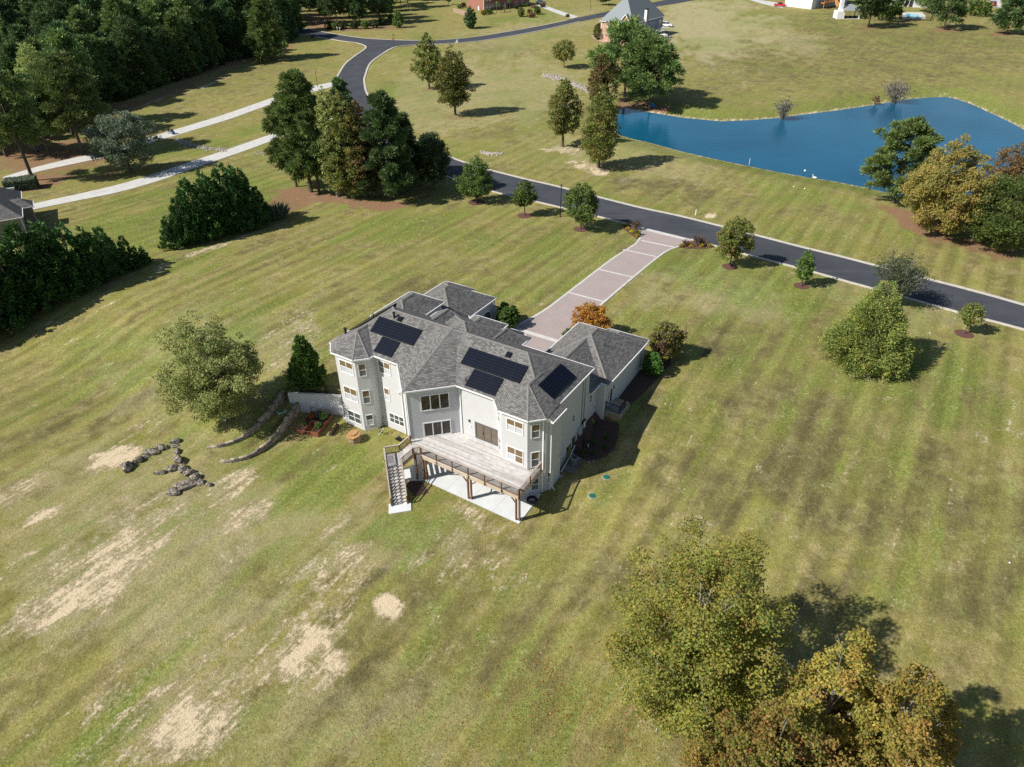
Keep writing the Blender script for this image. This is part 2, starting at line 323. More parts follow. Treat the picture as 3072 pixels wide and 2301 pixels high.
bf = math_(t, 'ADD', math_(t, 'MULTIPLY', aB, .78), mapr(t, n2, .38, .64, -.42, .38)); bf = math_(t, 'ADD', bf, math_(t, 'MULTIPLY', fade, mapr(t, nsk, .36, .64, .42, -.42))); bf = math_(t, 'ADD', bf, mapr(t, n6, .35, .65, .3, -.3)); bf = math_(t, 'ADD', bf, mapr(t, n3, .3, .7, -.22, .22), clamp=True)
c2 = mixc(t, bf, c1, mixc(t, mapr(t, n5, .3, .7), g_br, (0.150, 0.150, 0.070)))
wv = N(t, 'ShaderNodeTexWave', wave_type='BANDS', bands_direction='X', wave_profile='SIN'); wv.inputs['Scale'].default_value = 0.12; wv.inputs['Distortion'].default_value = 2.2; wv.inputs['Detail'].default_value = 2; wv.inputs['Detail Scale'].default_value = 0.25; t.links.new(mp2.outputs[0], wv.inputs[0])
# mowing lines
mpk = N(t, 'ShaderNodeMapping'); mpk.inputs['Scale'].default_value = (1.0, 0.03, 1.0); t.links.new(ML, mpk.inputs[0])
st = math_(t, 'ADD', mapr(t, noise_(t, mpk.outputs[0], .85, 2, .5, .1), .36, .64, -.62, .62), mapr(t, nst, .3, .7, -.55, .55))
st = math_(t, 'ADD', st, mapr(t, wv.outputs[1], 0, 1, -.45, .45)); stv = mapr(t, math_(t, 'MULTIPLY', st, fade), -1, 1, 0.80, 1.20)
hs = N(t, 'ShaderNodeHueSaturation'); hs.inputs['Saturation'].default_value = 1.12; t.links.new(c2, hs.inputs['Color']); t.links.new(stv, hs.inputs['Value'])
ap = N(t, 'ShaderNodeVertexColor', layer_name='Pale'); sp2 = N(t, 'ShaderNodeSeparateColor'); t.links.new(ap.outputs[0], sp2.inputs[0])
pf = math_(t, 'ADD', sp2.outputs[0], mapr(t, n6, .35, .65, -.22, .22), clamp=True)
hs_c = mixc(t, math_(t, 'MULTIPLY', pf, .85), hs.outputs[0], mixc(t, gf, (0.40, 0.355, 0.205), (0.27, 0.295, 0.115)))
# leaf scale mottle
fine = math_(t, 'MULTIPLY', mapr(t, n4, .3, .7, .62, 1.38), mapr(t, n5, .3, .7, .70, 1.30))
hs2 = N(t, 'ShaderNodeHueSaturation'); t.links.new(hs_c, hs2.inputs['Color']); t.links.new(fine, hs2.inputs['Value'])
# needle litter and bare soil break through in ragged patches
lf = mapr(t, math_(t, 'ADD', aL, mapr(t, n5, .25, .75, -.55, .55)), .35, .85, 0, 1, True)
c3 = mixc(t, lf, hs2.outputs[0], mixc(t, mapr(t, n4, .3, .7), g_lit, (0.30, 0.195, 0.115)))
rag = math_(t, 'ADD', mapr(t, n3, .25, .75, -.42, .42), mapr(t, n5, .25, .75, -.42, .42)); rag = math_(t, 'ADD', rag, mapr(t, n4, .2, .8, -.16, .16))
nsr = noise_(t, MS, 1.5, 5, .7, .4); rag = math_(t, 'ADD', rag, mapr(t, nsr, .32, .68, -.55, .55)); rag = math_(t, 'ADD', rag, mapr(t, n6, .3, .7, -.3, .3))
halo = mapr(t, math_(t, 'ADD', aS, math_(t, 'MULTIPLY', rag, .7)), .20, .78, 0, .85, True)
c3 = mixc(t, halo, c3, mixc(t, mapr(t, n4, .3, .7), (0.30, 0.235, 0.135), (0.46, 0.40, 0.27)))
sf = mapr(t, math_(t, 'ADD', aS, rag), .62, 1.15, 0, 1, True)
c4 = mixc(t, sf, c3, mixc(t, mapr(t, n4, .2, .8), (0.55, 0.43, 0.27), g_soil))
t.links.new(c4, bs.inputs['Base Color']); bs.inputs['Roughness'].default_value = 0.95; bs.inputs['Specular IOR Level'].default_value = 0.08
bp = N(t, 'ShaderNodeBump'); bp.inputs['Strength'].default_value = 0.75; bp.inputs['Distance'].default_value = 0.10
t.links.new(math_(t, 'ADD', n4, math_(t, 'MULTIPLY', n5, 1.4)), bp.inputs['Height']); t.links.new(bp.outputs[0], bs.inputs['Normal'])
gmesh = quadmesh('ground', GV, Q, gm, AT, True); _a2 = gmesh.color_attributes.new('Pale', 'FLOAT_COLOR', 'POINT'); _a2.data.foreach_set('color', AT2.ravel()); ground = link('ground', gmesh); tag(ground, kind='structure')

# ------------------------------------------------------------------ water
wm = bpy.data.materials.new('pond_water'); wm.use_nodes = True; t = wm.node_tree; bs = t.nodes['Principled BSDF']
P = N(t, 'ShaderNodeTexCoord').outputs['Object']
wn = noise_(t, P, 0.03, 3); t.links.new(mixc(t, mapr(t, wn, .35, .65), (0.004, 0.075, 0.145), (0.008, 0.105, 0.19)), bs.inputs['Base Color'])
bs.inputs['Roughness'].default_value = 0.05; bs.inputs['IOR'].default_value = 1.33; bs.inputs['Specular IOR Level'].default_value = 0.5
mpw = N(t, 'ShaderNodeMapping'); mpw.inputs['Scale'].default_value = (1, 2.2, 1); mpw.inputs['Rotation'].default_value = (0, 0, 0.3); t.links.new(P, mpw.inputs[0])
bp = N(t, 'ShaderNodeBump'); bp.inputs['Strength'].default_value = 0.22; bp.inputs['Distance'].default_value = 0.10
t.links.new(math_(t, 'ADD', noise_(t, mpw.outputs[0], 1.3, 4, .6), math_(t, 'MULTIPLY', noise_(t, mpw.outputs[0], .28, 2), 1.2)), bp.inputs['Height']); t.links.new(bp.outputs[0], bs.inputs['Normal'])
c = POND.mean(0); pw = MB(); pl = [tuple(c + (q - c) * 1.012) for q in POND]
pw.add([(a, b, WATER_Z) for a, b in pl], [tuple(range(len(pl)))]); tag(pw.build('pond_water', wm), kind='structure')

# ------------------------------------------------------------------ roads
def catmull(pts, step):
    pts = [np.asarray(p, float) for p in pts]; out = []
    q = [2 * pts[0] - pts[1]] + pts + [2 * pts[-1] - pts[-2]]
    for i in range(1, len(q) - 2):
        n = max(1, int(np.linalg.norm((q[i + 1] - q[i])[:2]) / step))
        for k in range(n):
            s = k / n; out.append(.5 * (2 * q[i] + (q[i + 1] - q[i - 1]) * s + (2 * q[i - 1] - 5 * q[i] + 4 * q[i + 1] - q[i + 2]) * s * s + (3 * q[i] - q[i - 1] - 3 * q[i + 1] + q[i + 2]) * s ** 3))
    out.append(pts[-1]); return out
def ribbon_pairs(name, pairs, off, m, nseg=5, step=2.0, kind='structure'):
    both = catmull([np.concatenate([a[:2], b[:2]]) for a, b in pairs], step) if True else None
    V = []; 
    for r in both:
        for k in range(nseg + 1):
            s = k / nseg; x = r[0] + (r[2] - r[0]) * s; y = r[1] + (r[3] - r[1]) * s; V.append((x, y, float(terr(x, y)) + off))
    n = len(both); Q = [(i * (nseg + 1) + k, i * (nseg + 1) + k + 1, (i + 1) * (nseg + 1) + k + 1, (i + 1) * (nseg + 1) + k) for i in range(n - 1) for k in range(nseg)]
    V = np.array(V)
    a, b, c_ = V[Q[0][0]], V[Q[0][1]], V[Q[0][2]]
    if np.cross(b - a, c_ - b)[2] < 0: Q = [q[::-1] for q in Q]
    o = link(name, quadmesh(name, V, Q, m)); tag(o, kind=kind); return o
def kerb(name, pts, wd, h, m, step=2.0, parent=None, off=0.0, kind='structure'):
    c = catmull([np.asarray(p)[:2] for p in pts], step); mb = MB(); ring = []
    for i, p in enumerate(c):
        d = c[min(i + 1, len(c) - 1)] - c[max(i - 1, 0)]; d = d / (np.linalg.norm(d) + 1e-9); nrm = np.array([-d[1], d[0]]) * wd / 2
        z = float(terr(*p)) + off; a = p + nrm; b = p - nrm
        ring.append([(a[0], a[1], z - .15), (a[0], a[1], z + h), (b[0], b[1], z + h), (b[0], b[1], z - .15)])
    v = [q for r in ring for q in r]; f = []
    for i in range(len(c) - 1):
        for k in range(3): f.append((i * 4 + k, (i + 1) * 4 + k, (i + 1) * 4 + k + 1, i * 4 + k + 1))
    f += [(0, 1, 2, 3), tuple(len(v) - 4 + k for k in (3, 2, 1, 0))]
    mb.add(v, f); o = mb.build(name, m, parent)
    if parent is None and kind: tag(o, kind=kind)
    return o
asph = bpy.data.materials.new('asphalt'); asph.use_nodes = True; t = asph.node_tree; bs = t.nodes['Principled BSDF']; P = N(t, 'ShaderNodeTexCoord').outputs['Object']
ca = mixc(t, mapr(t, noise_(t, P, .25, 5), .35, .7), (0.042, 0.047, 0.058), (0.066, 0.071, 0.083))
mpa = N(t, 'ShaderNodeMapping'); mpa.inputs['Rotation'].default_value = (0, 0, rad(27)); mpa.inputs['Scale'].default_value = (.05, 1.1, 1); t.links.new(P, mpa.inputs[0])
ca = mixc(t, mapr(t, noise_(t, mpa.outputs[0], 1.0, 4), .56, .74, 0, .5), ca, (0.10, 0.105, 0.11)); ca = mixc(t, mapr(t, noise_(t, P, 14, 3), .3, .75, 0, .25), ca, (0.09, 0.09, 0.095))
vr = N(t, 'ShaderNodeTexVoronoi', feature='DISTANCE_TO_EDGE'); vr.inputs['Scale'].default_value = .16; wob = N(t, 'ShaderNodeMapping'); t.links.new(P, wob.inputs[0]); t.links.new(P, vr.inputs['Vector'])
ca = mixc(t, mapr(t, vr.outputs[0], .0, .004, .35, 0), ca, (0.015, 0.016, 0.018))
t.links.new(ca, bs.inputs['Base Color']); bs.inputs['Roughness'].default_value = .85; bs.inputs['Specular IOR Level'].default_value = .25
conc = mat('concrete', (0.53, 0.52, 0.49), .9, noise=(.9, .16), bump=(25, .15, .01)); kerbm = mat('kerb_concrete', (0.50, 0.47, 0.41), .9, noise=(1.4, .2))
patm = mat('patio_concrete', (0.60, 0.62, 0.62), .85, noise=(.7, .10), bump=(20, .1, .01))
def g(*p): return G(*p)
A_L = [(3300, 1065), (3072, 990), (2929, 953), (2764, 907), (2553, 849), (2447, 819), (2252, 768), (2050, 713), (1863, 668), (1613, 607), (1478, 575), (1348, 533), (1215, 470), (1085, 385), (1020, 305), (1008, 246), (1016, 223), (1035, 193), (1065, 168), (1092, 150)]
A_R = [(3300, 985), (3072, 916), (2929, 876), (2743, 828), (2512, 768), (2400, 741), (2270, 707), (2048, 651), (1905, 620), (1680, 562), (1560, 534), (1400, 490), (1275, 437), (1165, 360), (1105, 288), (1093, 246), (1096, 226), (1111, 190), (1146, 163), (1179, 143)]
AL = [g(*p) for p in A_L]; AR = [g(*p) for p in A_R]
ribbon_pairs('road', list(zip(AL, AR)) , .05, asph, 6)
B_U = [(780, 62), (905, 83), (948, 92), (1003, 102), (1076, 113), (1138, 118), (1241, 122), (1328, 120), (1440, 109), (1600, 82), (1740, 52), (1849, 29), (1954, 8), (2060, -12), (2200, -40)]
B_L = [(760, 76), (921, 106), (970, 114), (1030, 124), (1085, 132), (1150, 137), (1247, 135), (1328, 132), (1440, 123), (1600, 96), (1740, 65), (1850, 43), (1966, 21), (2060, 5), (2200, -20)]
BU = [g(*p) for p in B_U]; BL = [g(*p) for p in B_L]
ribbon_pairs('side_road', list(zip(BU, BL)), .058, asph, 5, 4.0)
# the flared mouth of the junction
fl_ = [g(*p) for p in ((1065, 168), (1088, 152), (1096, 141), (1076, 130), (1130, 126), (1200, 128), (1247, 135), (1179, 142), (1146, 163))]
mbj = MB(); cc = np.mean(fl_, 0); mbj.add([(p[0], p[1], float(terr(p[0], p[1])) + .054) for p in fl_] + [(cc[0], cc[1], float(terr(cc[0], cc[1])) + .054)], [(i, (i + 1) % len(fl_), len(fl_)) for i in range(len(fl_))]); tag(mbj.build('road_junction', asph), kind='structure')
def off_in(pts, d):
    out = []
    for i, p in enumerate(pts):
        e = pts[min(i + 1, len(pts) - 1)] - pts[max(i - 1, 0)]; e = e / np.linalg.norm(e[:2]); out.append(np.array([p[0] - e[1] * d, p[1] + e[0] * d, 0]))
    return out
kerb('kerb', AR, .55, .13, kerbm)
kerb('kerb', AL[:6] + [g(2330, 788)], .38, .13, kerbm)
kerb('kerb', [g(2330, 788), g(2252, 768), g(2160, 743), g(2073, 719)], .38, .13, kerbm); kerb('kerb', [g(1915, 681), g(1863, 668), g(1740, 637)] + AL[9:16], .38, .13, kerbm)
kerb('kerb', [g(*p) for p in ((1008, 236), (1016, 223), (1035, 193), (1065, 168), (1090, 151), (1098, 143), (1092, 136), (1070, 129), (1030, 124), (970, 114), (921, 106), (860, 95))], .55, .13, kerbm)
kerb('kerb', [g(*p) for p in ((1146, 163), (1165, 150), (1185, 141), (1210, 137), (1247, 135), (1328, 132), (1440, 123), (1600, 96), (1740, 65))], .5, .13, kerbm, 3)
kerb('kerb', BU[:10] + [g(1700, 62)], .5, .13, kerbm, 3)
# neighbour drives of pale concrete
ribbon_pairs('concrete_drive', [(g(*L1(*a)), g(*L1(*b))) for a, b in (((60, 1352), (70, 1392)), ((200, 1322), (220, 1357)), ((450, 1268), (480, 1303)), ((720, 1207), (765, 1245)), ((950, 1143), (1030, 1170)), ((1200, 1058), (1262, 1088)), ((1500, 958), (1560, 985)), ((1750, 872), (1780, 905)), ((1900, 828), (1940, 850)), ((2060, 770), (2100, 795)), ((2230, 690), (2265, 715)))], .045, conc, 3)
ribbon_pairs('concrete_drive', [(g(*L1(*a)), g(*L1(*b))) for a, b in (((20, 1146), (30, 1170)), ((240, 1080), (255, 1110)), ((500, 1018), (520, 1052)), ((720, 975), (740, 1005)), ((985, 885), (1010, 917)), ((1170, 828), (1195, 860)), ((1450, 742), (1490, 770)), ((1745, 640), (1775, 668)), ((2030, 558), (2045, 590)), ((2178, 527), (2188, 552)))], .045, conc, 3)
ribbon_pairs('concrete_drive', [(g(*a), g(*b)) for a, b in (((1735, 50), (1716, 56)), ((1690, 36), (1672, 41)), ((1650, 22), (1630, 25)), ((1625, 12), (1600, 14)))], .06, conc, 2)
# ------------------------------------------------------------------ paver drive, beds, patio
def W2(u, v): return np.array(to_world(u, v))
pav = bpy.data.materials.new('brick_pavers'); pav.use_nodes = True; t = pav.node_tree; bs = t.nodes['Principled BSDF']; P = N(t, 'ShaderNodeTexCoord').outputs['Object']
mpv = N(t, 'ShaderNodeMapping'); mpv.inputs['Rotation'].default_value = (0, 0, rad(32.5)); t.links.new(P, mpv.inputs[0])
br = N(t, 'ShaderNodeTexBrick'); t.links.new(mpv.outputs[0], br.inputs[0]); br.inputs['Scale'].default_value = 1.0; br.inputs['Brick Width'].default_value = 0.44; br.inputs['Row Height'].default_value = 0.26
br.inputs['Mortar Size'].default_value = 0.022; br.inputs['Color1'].default_value = (0.42, 0.325, 0.295, 1); br.inputs['Color2'].default_value = (0.37, 0.32, 0.305, 1); br.inputs['Mortar'].default_value = (0.20, 0.165, 0.16, 1); br.inputs['Bias'].default_value = 0.0
cp = mixc(t, mapr(t, noise_(t, P, .5, 5), .35, .7), br.outputs[0], (0.40, 0.345, 0.325)); cp = mixc(t, .55, cp, br.outputs[0])
t.links.new(cp, bs.inputs['Base Color']); bs.inputs['Roughness'].default_value = .9
bp = N(t, 'ShaderNodeBump'); bp.inputs['Strength'].default_value = .5; bp.inputs['Distance'].default_value = .015; bp.invert = True; t.links.new(br.outputs['Fac'], bp.inputs['Height']); t.links.new(bp.outputs[0], bs.inputs['Normal'])
mulch = mat('bark_mulch', (0.085, 0.052, 0.042), .95, noise=(9, .5), bump=(18, .8, .05)); mulch_r = mat('red_mulch', (0.13, 0.062, 0.050), .95, noise=(9, .4), bump=(18, .8, .05))
edge_l = [W2(-16.3, 21.0), W2(-15.95, 23.0), W2(-15.45, 26), W2(-15.25, 30), W2(-15.2, 36), G(1840, 775)[:2], G(1908, 731)[:2], G(1922, 712)[:2], G(1925, 700)[:2], G(1915, 684)[:2]]
edge_r = [W2(-9.7, 21.0), W2(-9.85, 23.0), W2(-9.9, 26), W2(-9.9, 30), W2(-9.85, 36), G(1938, 800)[:2], G(1988, 761)[:2], G(2011, 748)[:2], G(2043, 737)[:2], G(2073, 722)[:2]]
ribbon_pairs('driveway', list(zip(edge_l, edge_r)), .04, pav, 6, 1.5)
def flat_poly(name, pts, off, m, kind='structure', parent=None, sub=1.2):
    """polygon draped on the terrain (scanline grid clipped)"""
    pts = [np.asarray(p[:2], float) for p in pts]; mb = bpy.data.meshes.new(name)
    import bmesh
    bm = bmesh.new(); vv = [bm.verts.new((p[0], p[1], 0)) for p in pts]; bm.faces.new(vv)
    for axis_ in (0, 1):
        lo = min(p[axis_] for p in pts); hi = max(p[axis_] for p in pts); x = lo + sub
        while x < hi:
            co = [0, 0, 0]; co[axis_] = x; no = [0, 0, 0]; no[axis_] = 1
            bmesh.ops.bisect_plane(bm, geom=bm.verts[:] + bm.edges[:] + bm.faces[:], plane_co=co, plane_no=no); x += sub
    bmesh.ops.triangulate(bm, faces=bm.faces[:])
    for v in bm.verts: v.co.z = float(terr(v.co.x, v.co.y)) + off
    bmesh.ops.recalc_face_normals(bm, faces=bm.faces[:])
    if sum(f.normal.z for f in bm.faces) < 0: bmesh.ops.reverse_faces(bm, faces=bm.faces[:])
    bm.to_mesh(mb); bm.free(); mb.materials.append(m); o = link(name, mb, parent)
    if kind and not parent: tag(o, kind=kind)
    return o
flat_poly('courtyard_paving', [W2(*p) for p in ((-18.9, 8.3), (-7.0, 8.3), (-7.0, 20.2), (-9.4, 20.3), (-9.7, 21.0), (-16.3, 21.0), (-17.2, 20.2), (-18.9, 19.8))], .045, pav)
# concrete bands across and along the drive
def band(a, b, wd, name='concrete_band'):
    kerb(name, [a, (np.asarray(a[:2]) + np.asarray(b[:2])) / 2, b], wd, .052, conc, 1.0)
band(W2(-16.4, 20.55), W2(-9.5, 20.55), .7)
for v in (32.6, 41.5, 50.0): band(W2(-15.2, v), W2(-9.9, v), .3)
kerb('concrete_band', [p for p in edge_l], .32, .055, conc, 1.5); kerb('concrete_band', [p for p in edge_r], .32, .055, conc, 1.5)
band(G(1915, 683), G(2073, 722), .9); band(G(1924, 722), G(2022, 742), .35)
# planting beds
flat_poly('mulch_bed', [G(*p) for p in ((1869, 672), (1892, 678), (1914, 684), (1922, 702), (1918, 716), (1908, 716), (1885, 700), (1871, 686))], .05, mulch_r)
flat_poly('mulch_bed', [G(*p) for p in ((2030, 742), (2060, 728), (2085, 724), (2120, 733), (2148, 741), (2120, 746), (2070, 747))], .05, mulch_r)
flat_poly('mulch_bed', [W2(*p) for p in ((-0.02, 10.2), (.7, 10.3), (2.45, 10.6), (2.75, 10.3), (3.25, 9.0), (3.6, 7.4), (3.25, 6.2), (2.7, 5.6), (2.1, 4.95), (1.1, 4.9), (-.02, 5.2))], .03, mulch)
flat_poly('mulch_bed', [W2(*p) for p in ((.74, 13.6), (2.3, 13.7), (2.75, 15.7), (3.1, 19), (3.2, 22.8), (2.7, 24.2), (1.5, 24.5), (.2, 22.5), (.74, 20.2))], .03, mulch)
flat_poly('mulch_bed', [W2(*p) for p in ((-18.95, 14.0), (-17.4, 14.2), (-16.9, 19.2), (-17.6, 20.4), (-17.3, 22.5), (-18.3, 24.0), (-20, 23.0), (-19.2, 20.2))], .05, mulch)
flat_poly('mulch_bed', [W2(*p) for p in ((-12.2, -6.2), (-10.7, -5.2), (-9.1, -6.1), (-9.9, -7.2))], .03, mulch)
# patio of concrete slabs with saw-cut joints
pt = MB().prism([(-13.3, -4.7), (-12.0, -6.05), (-10.6, -5.0), (.28, -5.1), (.03, -.75), (-5.0, -.1), (-9.4, -.1), (-12.75, -3.55)], -.25, .03)
HZ = (HO[0], HO[1], 0)
po = pt.build('patio', mat('joint_grit', (0.30, 0.30, 0.29)), None, loc=HZ, rot=(0, 0, TH)); tag(po, kind='structure')
def clip_strip(poly, a, b):
    """clip polygon to a<=u<=b"""
    for s, lim in ((1, a), (-1, -b)):
        out = []
        for i in range(len(poly)):
            p = poly[i]; q = poly[(i + 1) % len(poly)]; dp = s * p[0] - lim; dq = s * q[0] - lim
            if dp >= 0: out.append(p)
            if (dp >= 0) != (dq >= 0): k = dp / (dp - dq); out.append((p[0] + (q[0] - p[0]) * k, p[1] + (q[1] - p[1]) * k))
        poly = out
    return poly
pat_poly = [(-13.28, -4.7), (-12.0, -6.03), (-10.6, -4.98), (.27, -5.08), (.03, -.77), (-5.0, -.11), (-9.42, -.11), (-12.76, -3.56)]
cuts = [-13.3, -10.6, -7.9, -5.25, -2.6, .3]
for a, b in zip(cuts[:-1], cuts[1:]):
    q = clip_strip(pat_poly, a + .008, b - .008)
    if len(q) > 2: MB().prism(q, .02, .07).build('slab', patm, po)
pad = MB(); c45 = [(-11.3, -9.3), (-9.75, -7.95), (-9.0, -8.85), (-10.45, -10.3)]
tag(MB().prism(c45, -.2, .09).build('stair_pad', patm, None, loc=HZ, rot=(0, 0, TH)), kind='structure')
# ------------------------------------------------------------------ the house
stucco = mat('stucco', (0.545, 0.545, 0.545), .9, noise=(1.3, .04), bump=(30, .12, .01))
white = mat('white_trim', (0.78, 0.78, 0.77), .5); stucco_w = mat('retaining_stucco', (0.62, 0.62, 0.62), .9, noise=(2, .08))
shin = bpy.data.materials.new('asphalt_shingle'); shin.use_nodes = True; t = shin.node_tree; bs = t.nodes['Principled BSDF']; uvn = N(t, 'ShaderNodeTexCoord').outputs['UV']
br = N(t, 'ShaderNodeTexBrick'); t.links.new(uvn, br.inputs[0]); br.inputs['Scale'].default_value = 1; br.inputs['Brick Width'].default_value = .34; br.inputs['Row Height'].default_value = .165
br.inputs['Mortar Size'].default_value = .012; br.inputs['Mortar Smooth'].default_value = .3; br.inputs['Color1'].default_value = (0.285, 0.275, 0.262, 1); br.inputs['Color2'].default_value = (0.105, 0.103, 0.10, 1); br.inputs['Mortar'].default_value = (0.05, 0.05, 0.05, 1)
cs = mixc(t, mapr(t, noise_(t, uvn, .6, 4), .35, .7, 0, .35), br.outputs[0], (0.19, 0.175, 0.16)); cs = mixc(t, mapr(t, noise_(t, uvn, 7, 3), .3, .75, 0, .4), cs, (0.10, 0.10, 0.10))
t.links.new(cs, bs.inputs['Base Color']); bs.inputs['Roughness'].default_value = .95; bs.inputs['Specular IOR Level'].default_value = .15
bp = N(t, 'ShaderNodeBump'); bp.inputs['Strength'].default_value = .8; bp.inputs['Distance'].default_value = .025; bp.invert = True; t.links.new(br.outputs['Fac'], bp.inputs['Height']); t.links.new(bp.outputs[0], bs.inputs['Normal'])
capm = mat('ridge_cap_shingle', (0.19, 0.182, 0.172), .95, noise=(5, .35))
def glass(name, rgb, rough=.06, spec=.6):
    m = mat(name, rgb, rough, spec=spec, noise=(1.3, .25)); return m
g_dark = glass('dark_glass', (0.045, 0.035, 0.024)); g_tan = glass('blind_glass', (0.185, 0.130, 0.070), .12, .4); g_pale = glass('curtain_glass', (0.52, 0.54, 0.57), .15, .4); g_grey = glass('screen_glass', (0.16, 0.175, 0.185), .12, .4); g_green = glass('basement_glass', (0.07, 0.09, 0.085), .05)
pvm = bpy.data.materials.new('solar_cell'); pvm.use_nodes = True; t = pvm.node_tree; bs = t.nodes['Principled BSDF']; uvn = N(t, 'ShaderNodeTexCoord').outputs['Object']
wv1 = N(t, 'ShaderNodeTexWave', wave_type='BANDS', bands_direction='Y'); wv1.inputs['Scale'].default_value = 1.9; wv1.inputs['Distortion'].default_value = 0
t.links.new(uvn, wv1.inputs[0]); t.links.new(mixc(t, mapr(t, wv1.outputs[1], .93, 1.0, 0, 1), (0.004, 0.006, 0.014), (0.016, 0.020, 0.032)), bs.inputs['Base Color'])
bs.inputs['Roughness'].default_value = .3; bs.inputs['Specular IOR Level'].default_value = .22
pvf = mat('panel_frame', (0.02, 0.02, 0.022), .4); pipe_m = mat('black_pipe', (0.02, 0.02, 0.022), .5); greybox = mat('grey_enclosure', (0.42, 0.44, 0.45), .5); cond = mat('conduit', (0.18, 0.18, 0.18), .5)
house = thing('house', 'large cream stucco house with dark shingle hip roofs and black solar panels', 'house', (HO[0], HO[1], 0), TH)
def uvface(mb, pts):
    """append a roof polygon with slope aligned uv"""
    pts = [Vector(p) for p in pts]; n = Vector((0, 0, 0))
    for i in range(len(pts)): n += pts[i].cross(pts[(i + 1) % len(pts)])
    if n.z < 0: pts = pts[::-1]; n = -n
    n.normalize(); h = Vector((0, 0, 1)).cross(n); h = h.normalized() if h.length > 1e-4 else Vector((1, 0, 0)); s = n.cross(h)
    mb.add(pts, [tuple(range(len(pts)))])
    if mb.uv is None: mb.uv = []
    mb.uv.extend([(p.dot(h), p.dot(s)) for p in pts])
CAPS = []
def cap_line(a, b): CAPS.append((Vector(a), Vector(b)))
def gutter(a, b, z, m=None, parent=None):
    a = Vector((a[0], a[1], z - .055)); b = Vector((b[0], b[1], z - .055)); d = (b - a).normalized()
    mb = MB().beam(a - d * .05, b + d * .05, .14, .13); return mb.build('gutter', m or white, parent or house)
def soffit(poly, z, parent=None, m=None):
    return MB().prism(poly, z - .16, z - .02).build('soffit', m or white, parent or house)
def hip(u0, u1, w0, w1, ze, s=.583, gut='bflr', parent=None, m=None, gm_=None, caps=True):
    parent = parent or house; m = m or shin
    a, b, c, d = (u0, w0, ze), (u1, w0, ze), (u1, w1, ze), (u0, w1, ze); mb = MB(); du, dw = u1 - u0, w1 - w0
    if du >= dw:
        h = dw / 2; e, f = (u0 + h, w0 + h, ze + s * h), (u1 - h, w0 + h, ze + s * h)
        for q in ((a, b, f, e), (b, c, f), (c, d, e, f), (d, a, e)): uvface(mb, q)
        ends = ((a, e), (d, e), (b, f), (c, f))
    else:
        h = du / 2; e, f = (u0 + h, w0 + h, ze + s * h), (u0 + h, w1 - h, ze + s * h)
        for q in ((a, b, e), (b, c, f, e), (c, d, f), (d, a, e, f)): uvface(mb, q)
        ends = ((a, e), (b, e), (d, f), (c, f))
    if caps:
        for p, q in ends: cap_line(p, q)
        cap_line(e, f)
    o = mb.build('roof', m, parent); soffit([a[:2], b[:2], c[:2], d[:2]], ze, parent, gm_)
    for k, (p, q) in dict(b=(a, b), r=(b, c), f=(c, d), l=(d, a)).items():
        if k in gut: gutter(p, q, ze, gm_, parent)
    return o
def fan(ring, apex, ze, back=None, gut=()):
    mb = MB(); r = [(p[0], p[1], ze) for p in ring]
    for i in range(len(r) - 1): uvface(mb, (r[i], r[i + 1], apex))
    if back: uvface(mb, (r[-1], back[1] + (ze,), back[0], apex)); uvface(mb, (back[2] + (ze,), r[0], apex, back[0])); cap_line(apex, back[0])
    for p in r[1:-1]: cap_line(p, apex)
    mb.build('roof', shin, house); soffit([(p[0], p[1]) for p in ring], ze)
    for i in gut: gutter(ring[i], ring[i + 1], ze)
ZE = 9.0
# walls
def wallp(poly, z0, z1, parent=None, m=None): return MB().prism(poly, z0, z1).build('wall', m or stucco, parent or house)
wallp([(-24.4, 8.4), (-24.4, -1.0), (-23.35, -2.03), (-20.7, -2.03), (-19.78, -1.1), (-19.78, -.2), (-16.31, -.2), (-12.88, -3.63), (-9.45, -.2), (-5.08, -.2), (-3.78, -1.5), (-1.05, -1.5), (.3, -.13), (.3, .1), (0, .1), (0, 8.4)], -.5, ZE - .12)
wallp([(-.1, -.05), (.6, -.05), (.6, 1.75), (-.1, 1.75)], -.5, 8.52)
wallp([(-24.85, 8.38), (-20.5, 8.38), (-20.5, 12.0), (-24.85, 12.0)], 1.5, ZE - .13)
wallp([(-7.0, 8.37), (-.003, 8.37), (-.003, 10.4), (-7.0, 10.4)], .8, 6.08); wallp([(-7.0, 10.35), (.76, 10.35), (.76, 20.15), (-7.0, 20.15)], .8, 6.07); wallp([(-3.6, 20.1), (.7, 20.1), (.7, 20.7), (-3.6, 20.7)], 1.5, 6.06)
wallp([(-26.6, 11.9), (-19.1, 11.9), (-19.1, 20.3), (-26.6, 20.3)], 1.5, 6.07); wallp([(-26.5, 20.2), (-22.7, 20.2), (-22.7, 20.9), (-26.5, 20.9)], 1.5, 6.06)
wallp([(-19.2, 8.3), (-19.2, 9.8), (-18.4, 10.7), (-16.3, 10.7), (-15.25, 9.65), (-15.25, 8.3)], 1.5, ZE - .14); wallp([(-11.5, 8.3), (-11.5, 9.65), (-10.5, 10.7), (-9.2, 10.7), (-8.3, 9.7), (-8.3, 8.3)], 1.5, ZE - .14); wallp([(-15.0, 8.3), (-15.0, 10.85), (-11.45, 10.85), (-11.45, 8.3)], 1.5, ZE - .15)
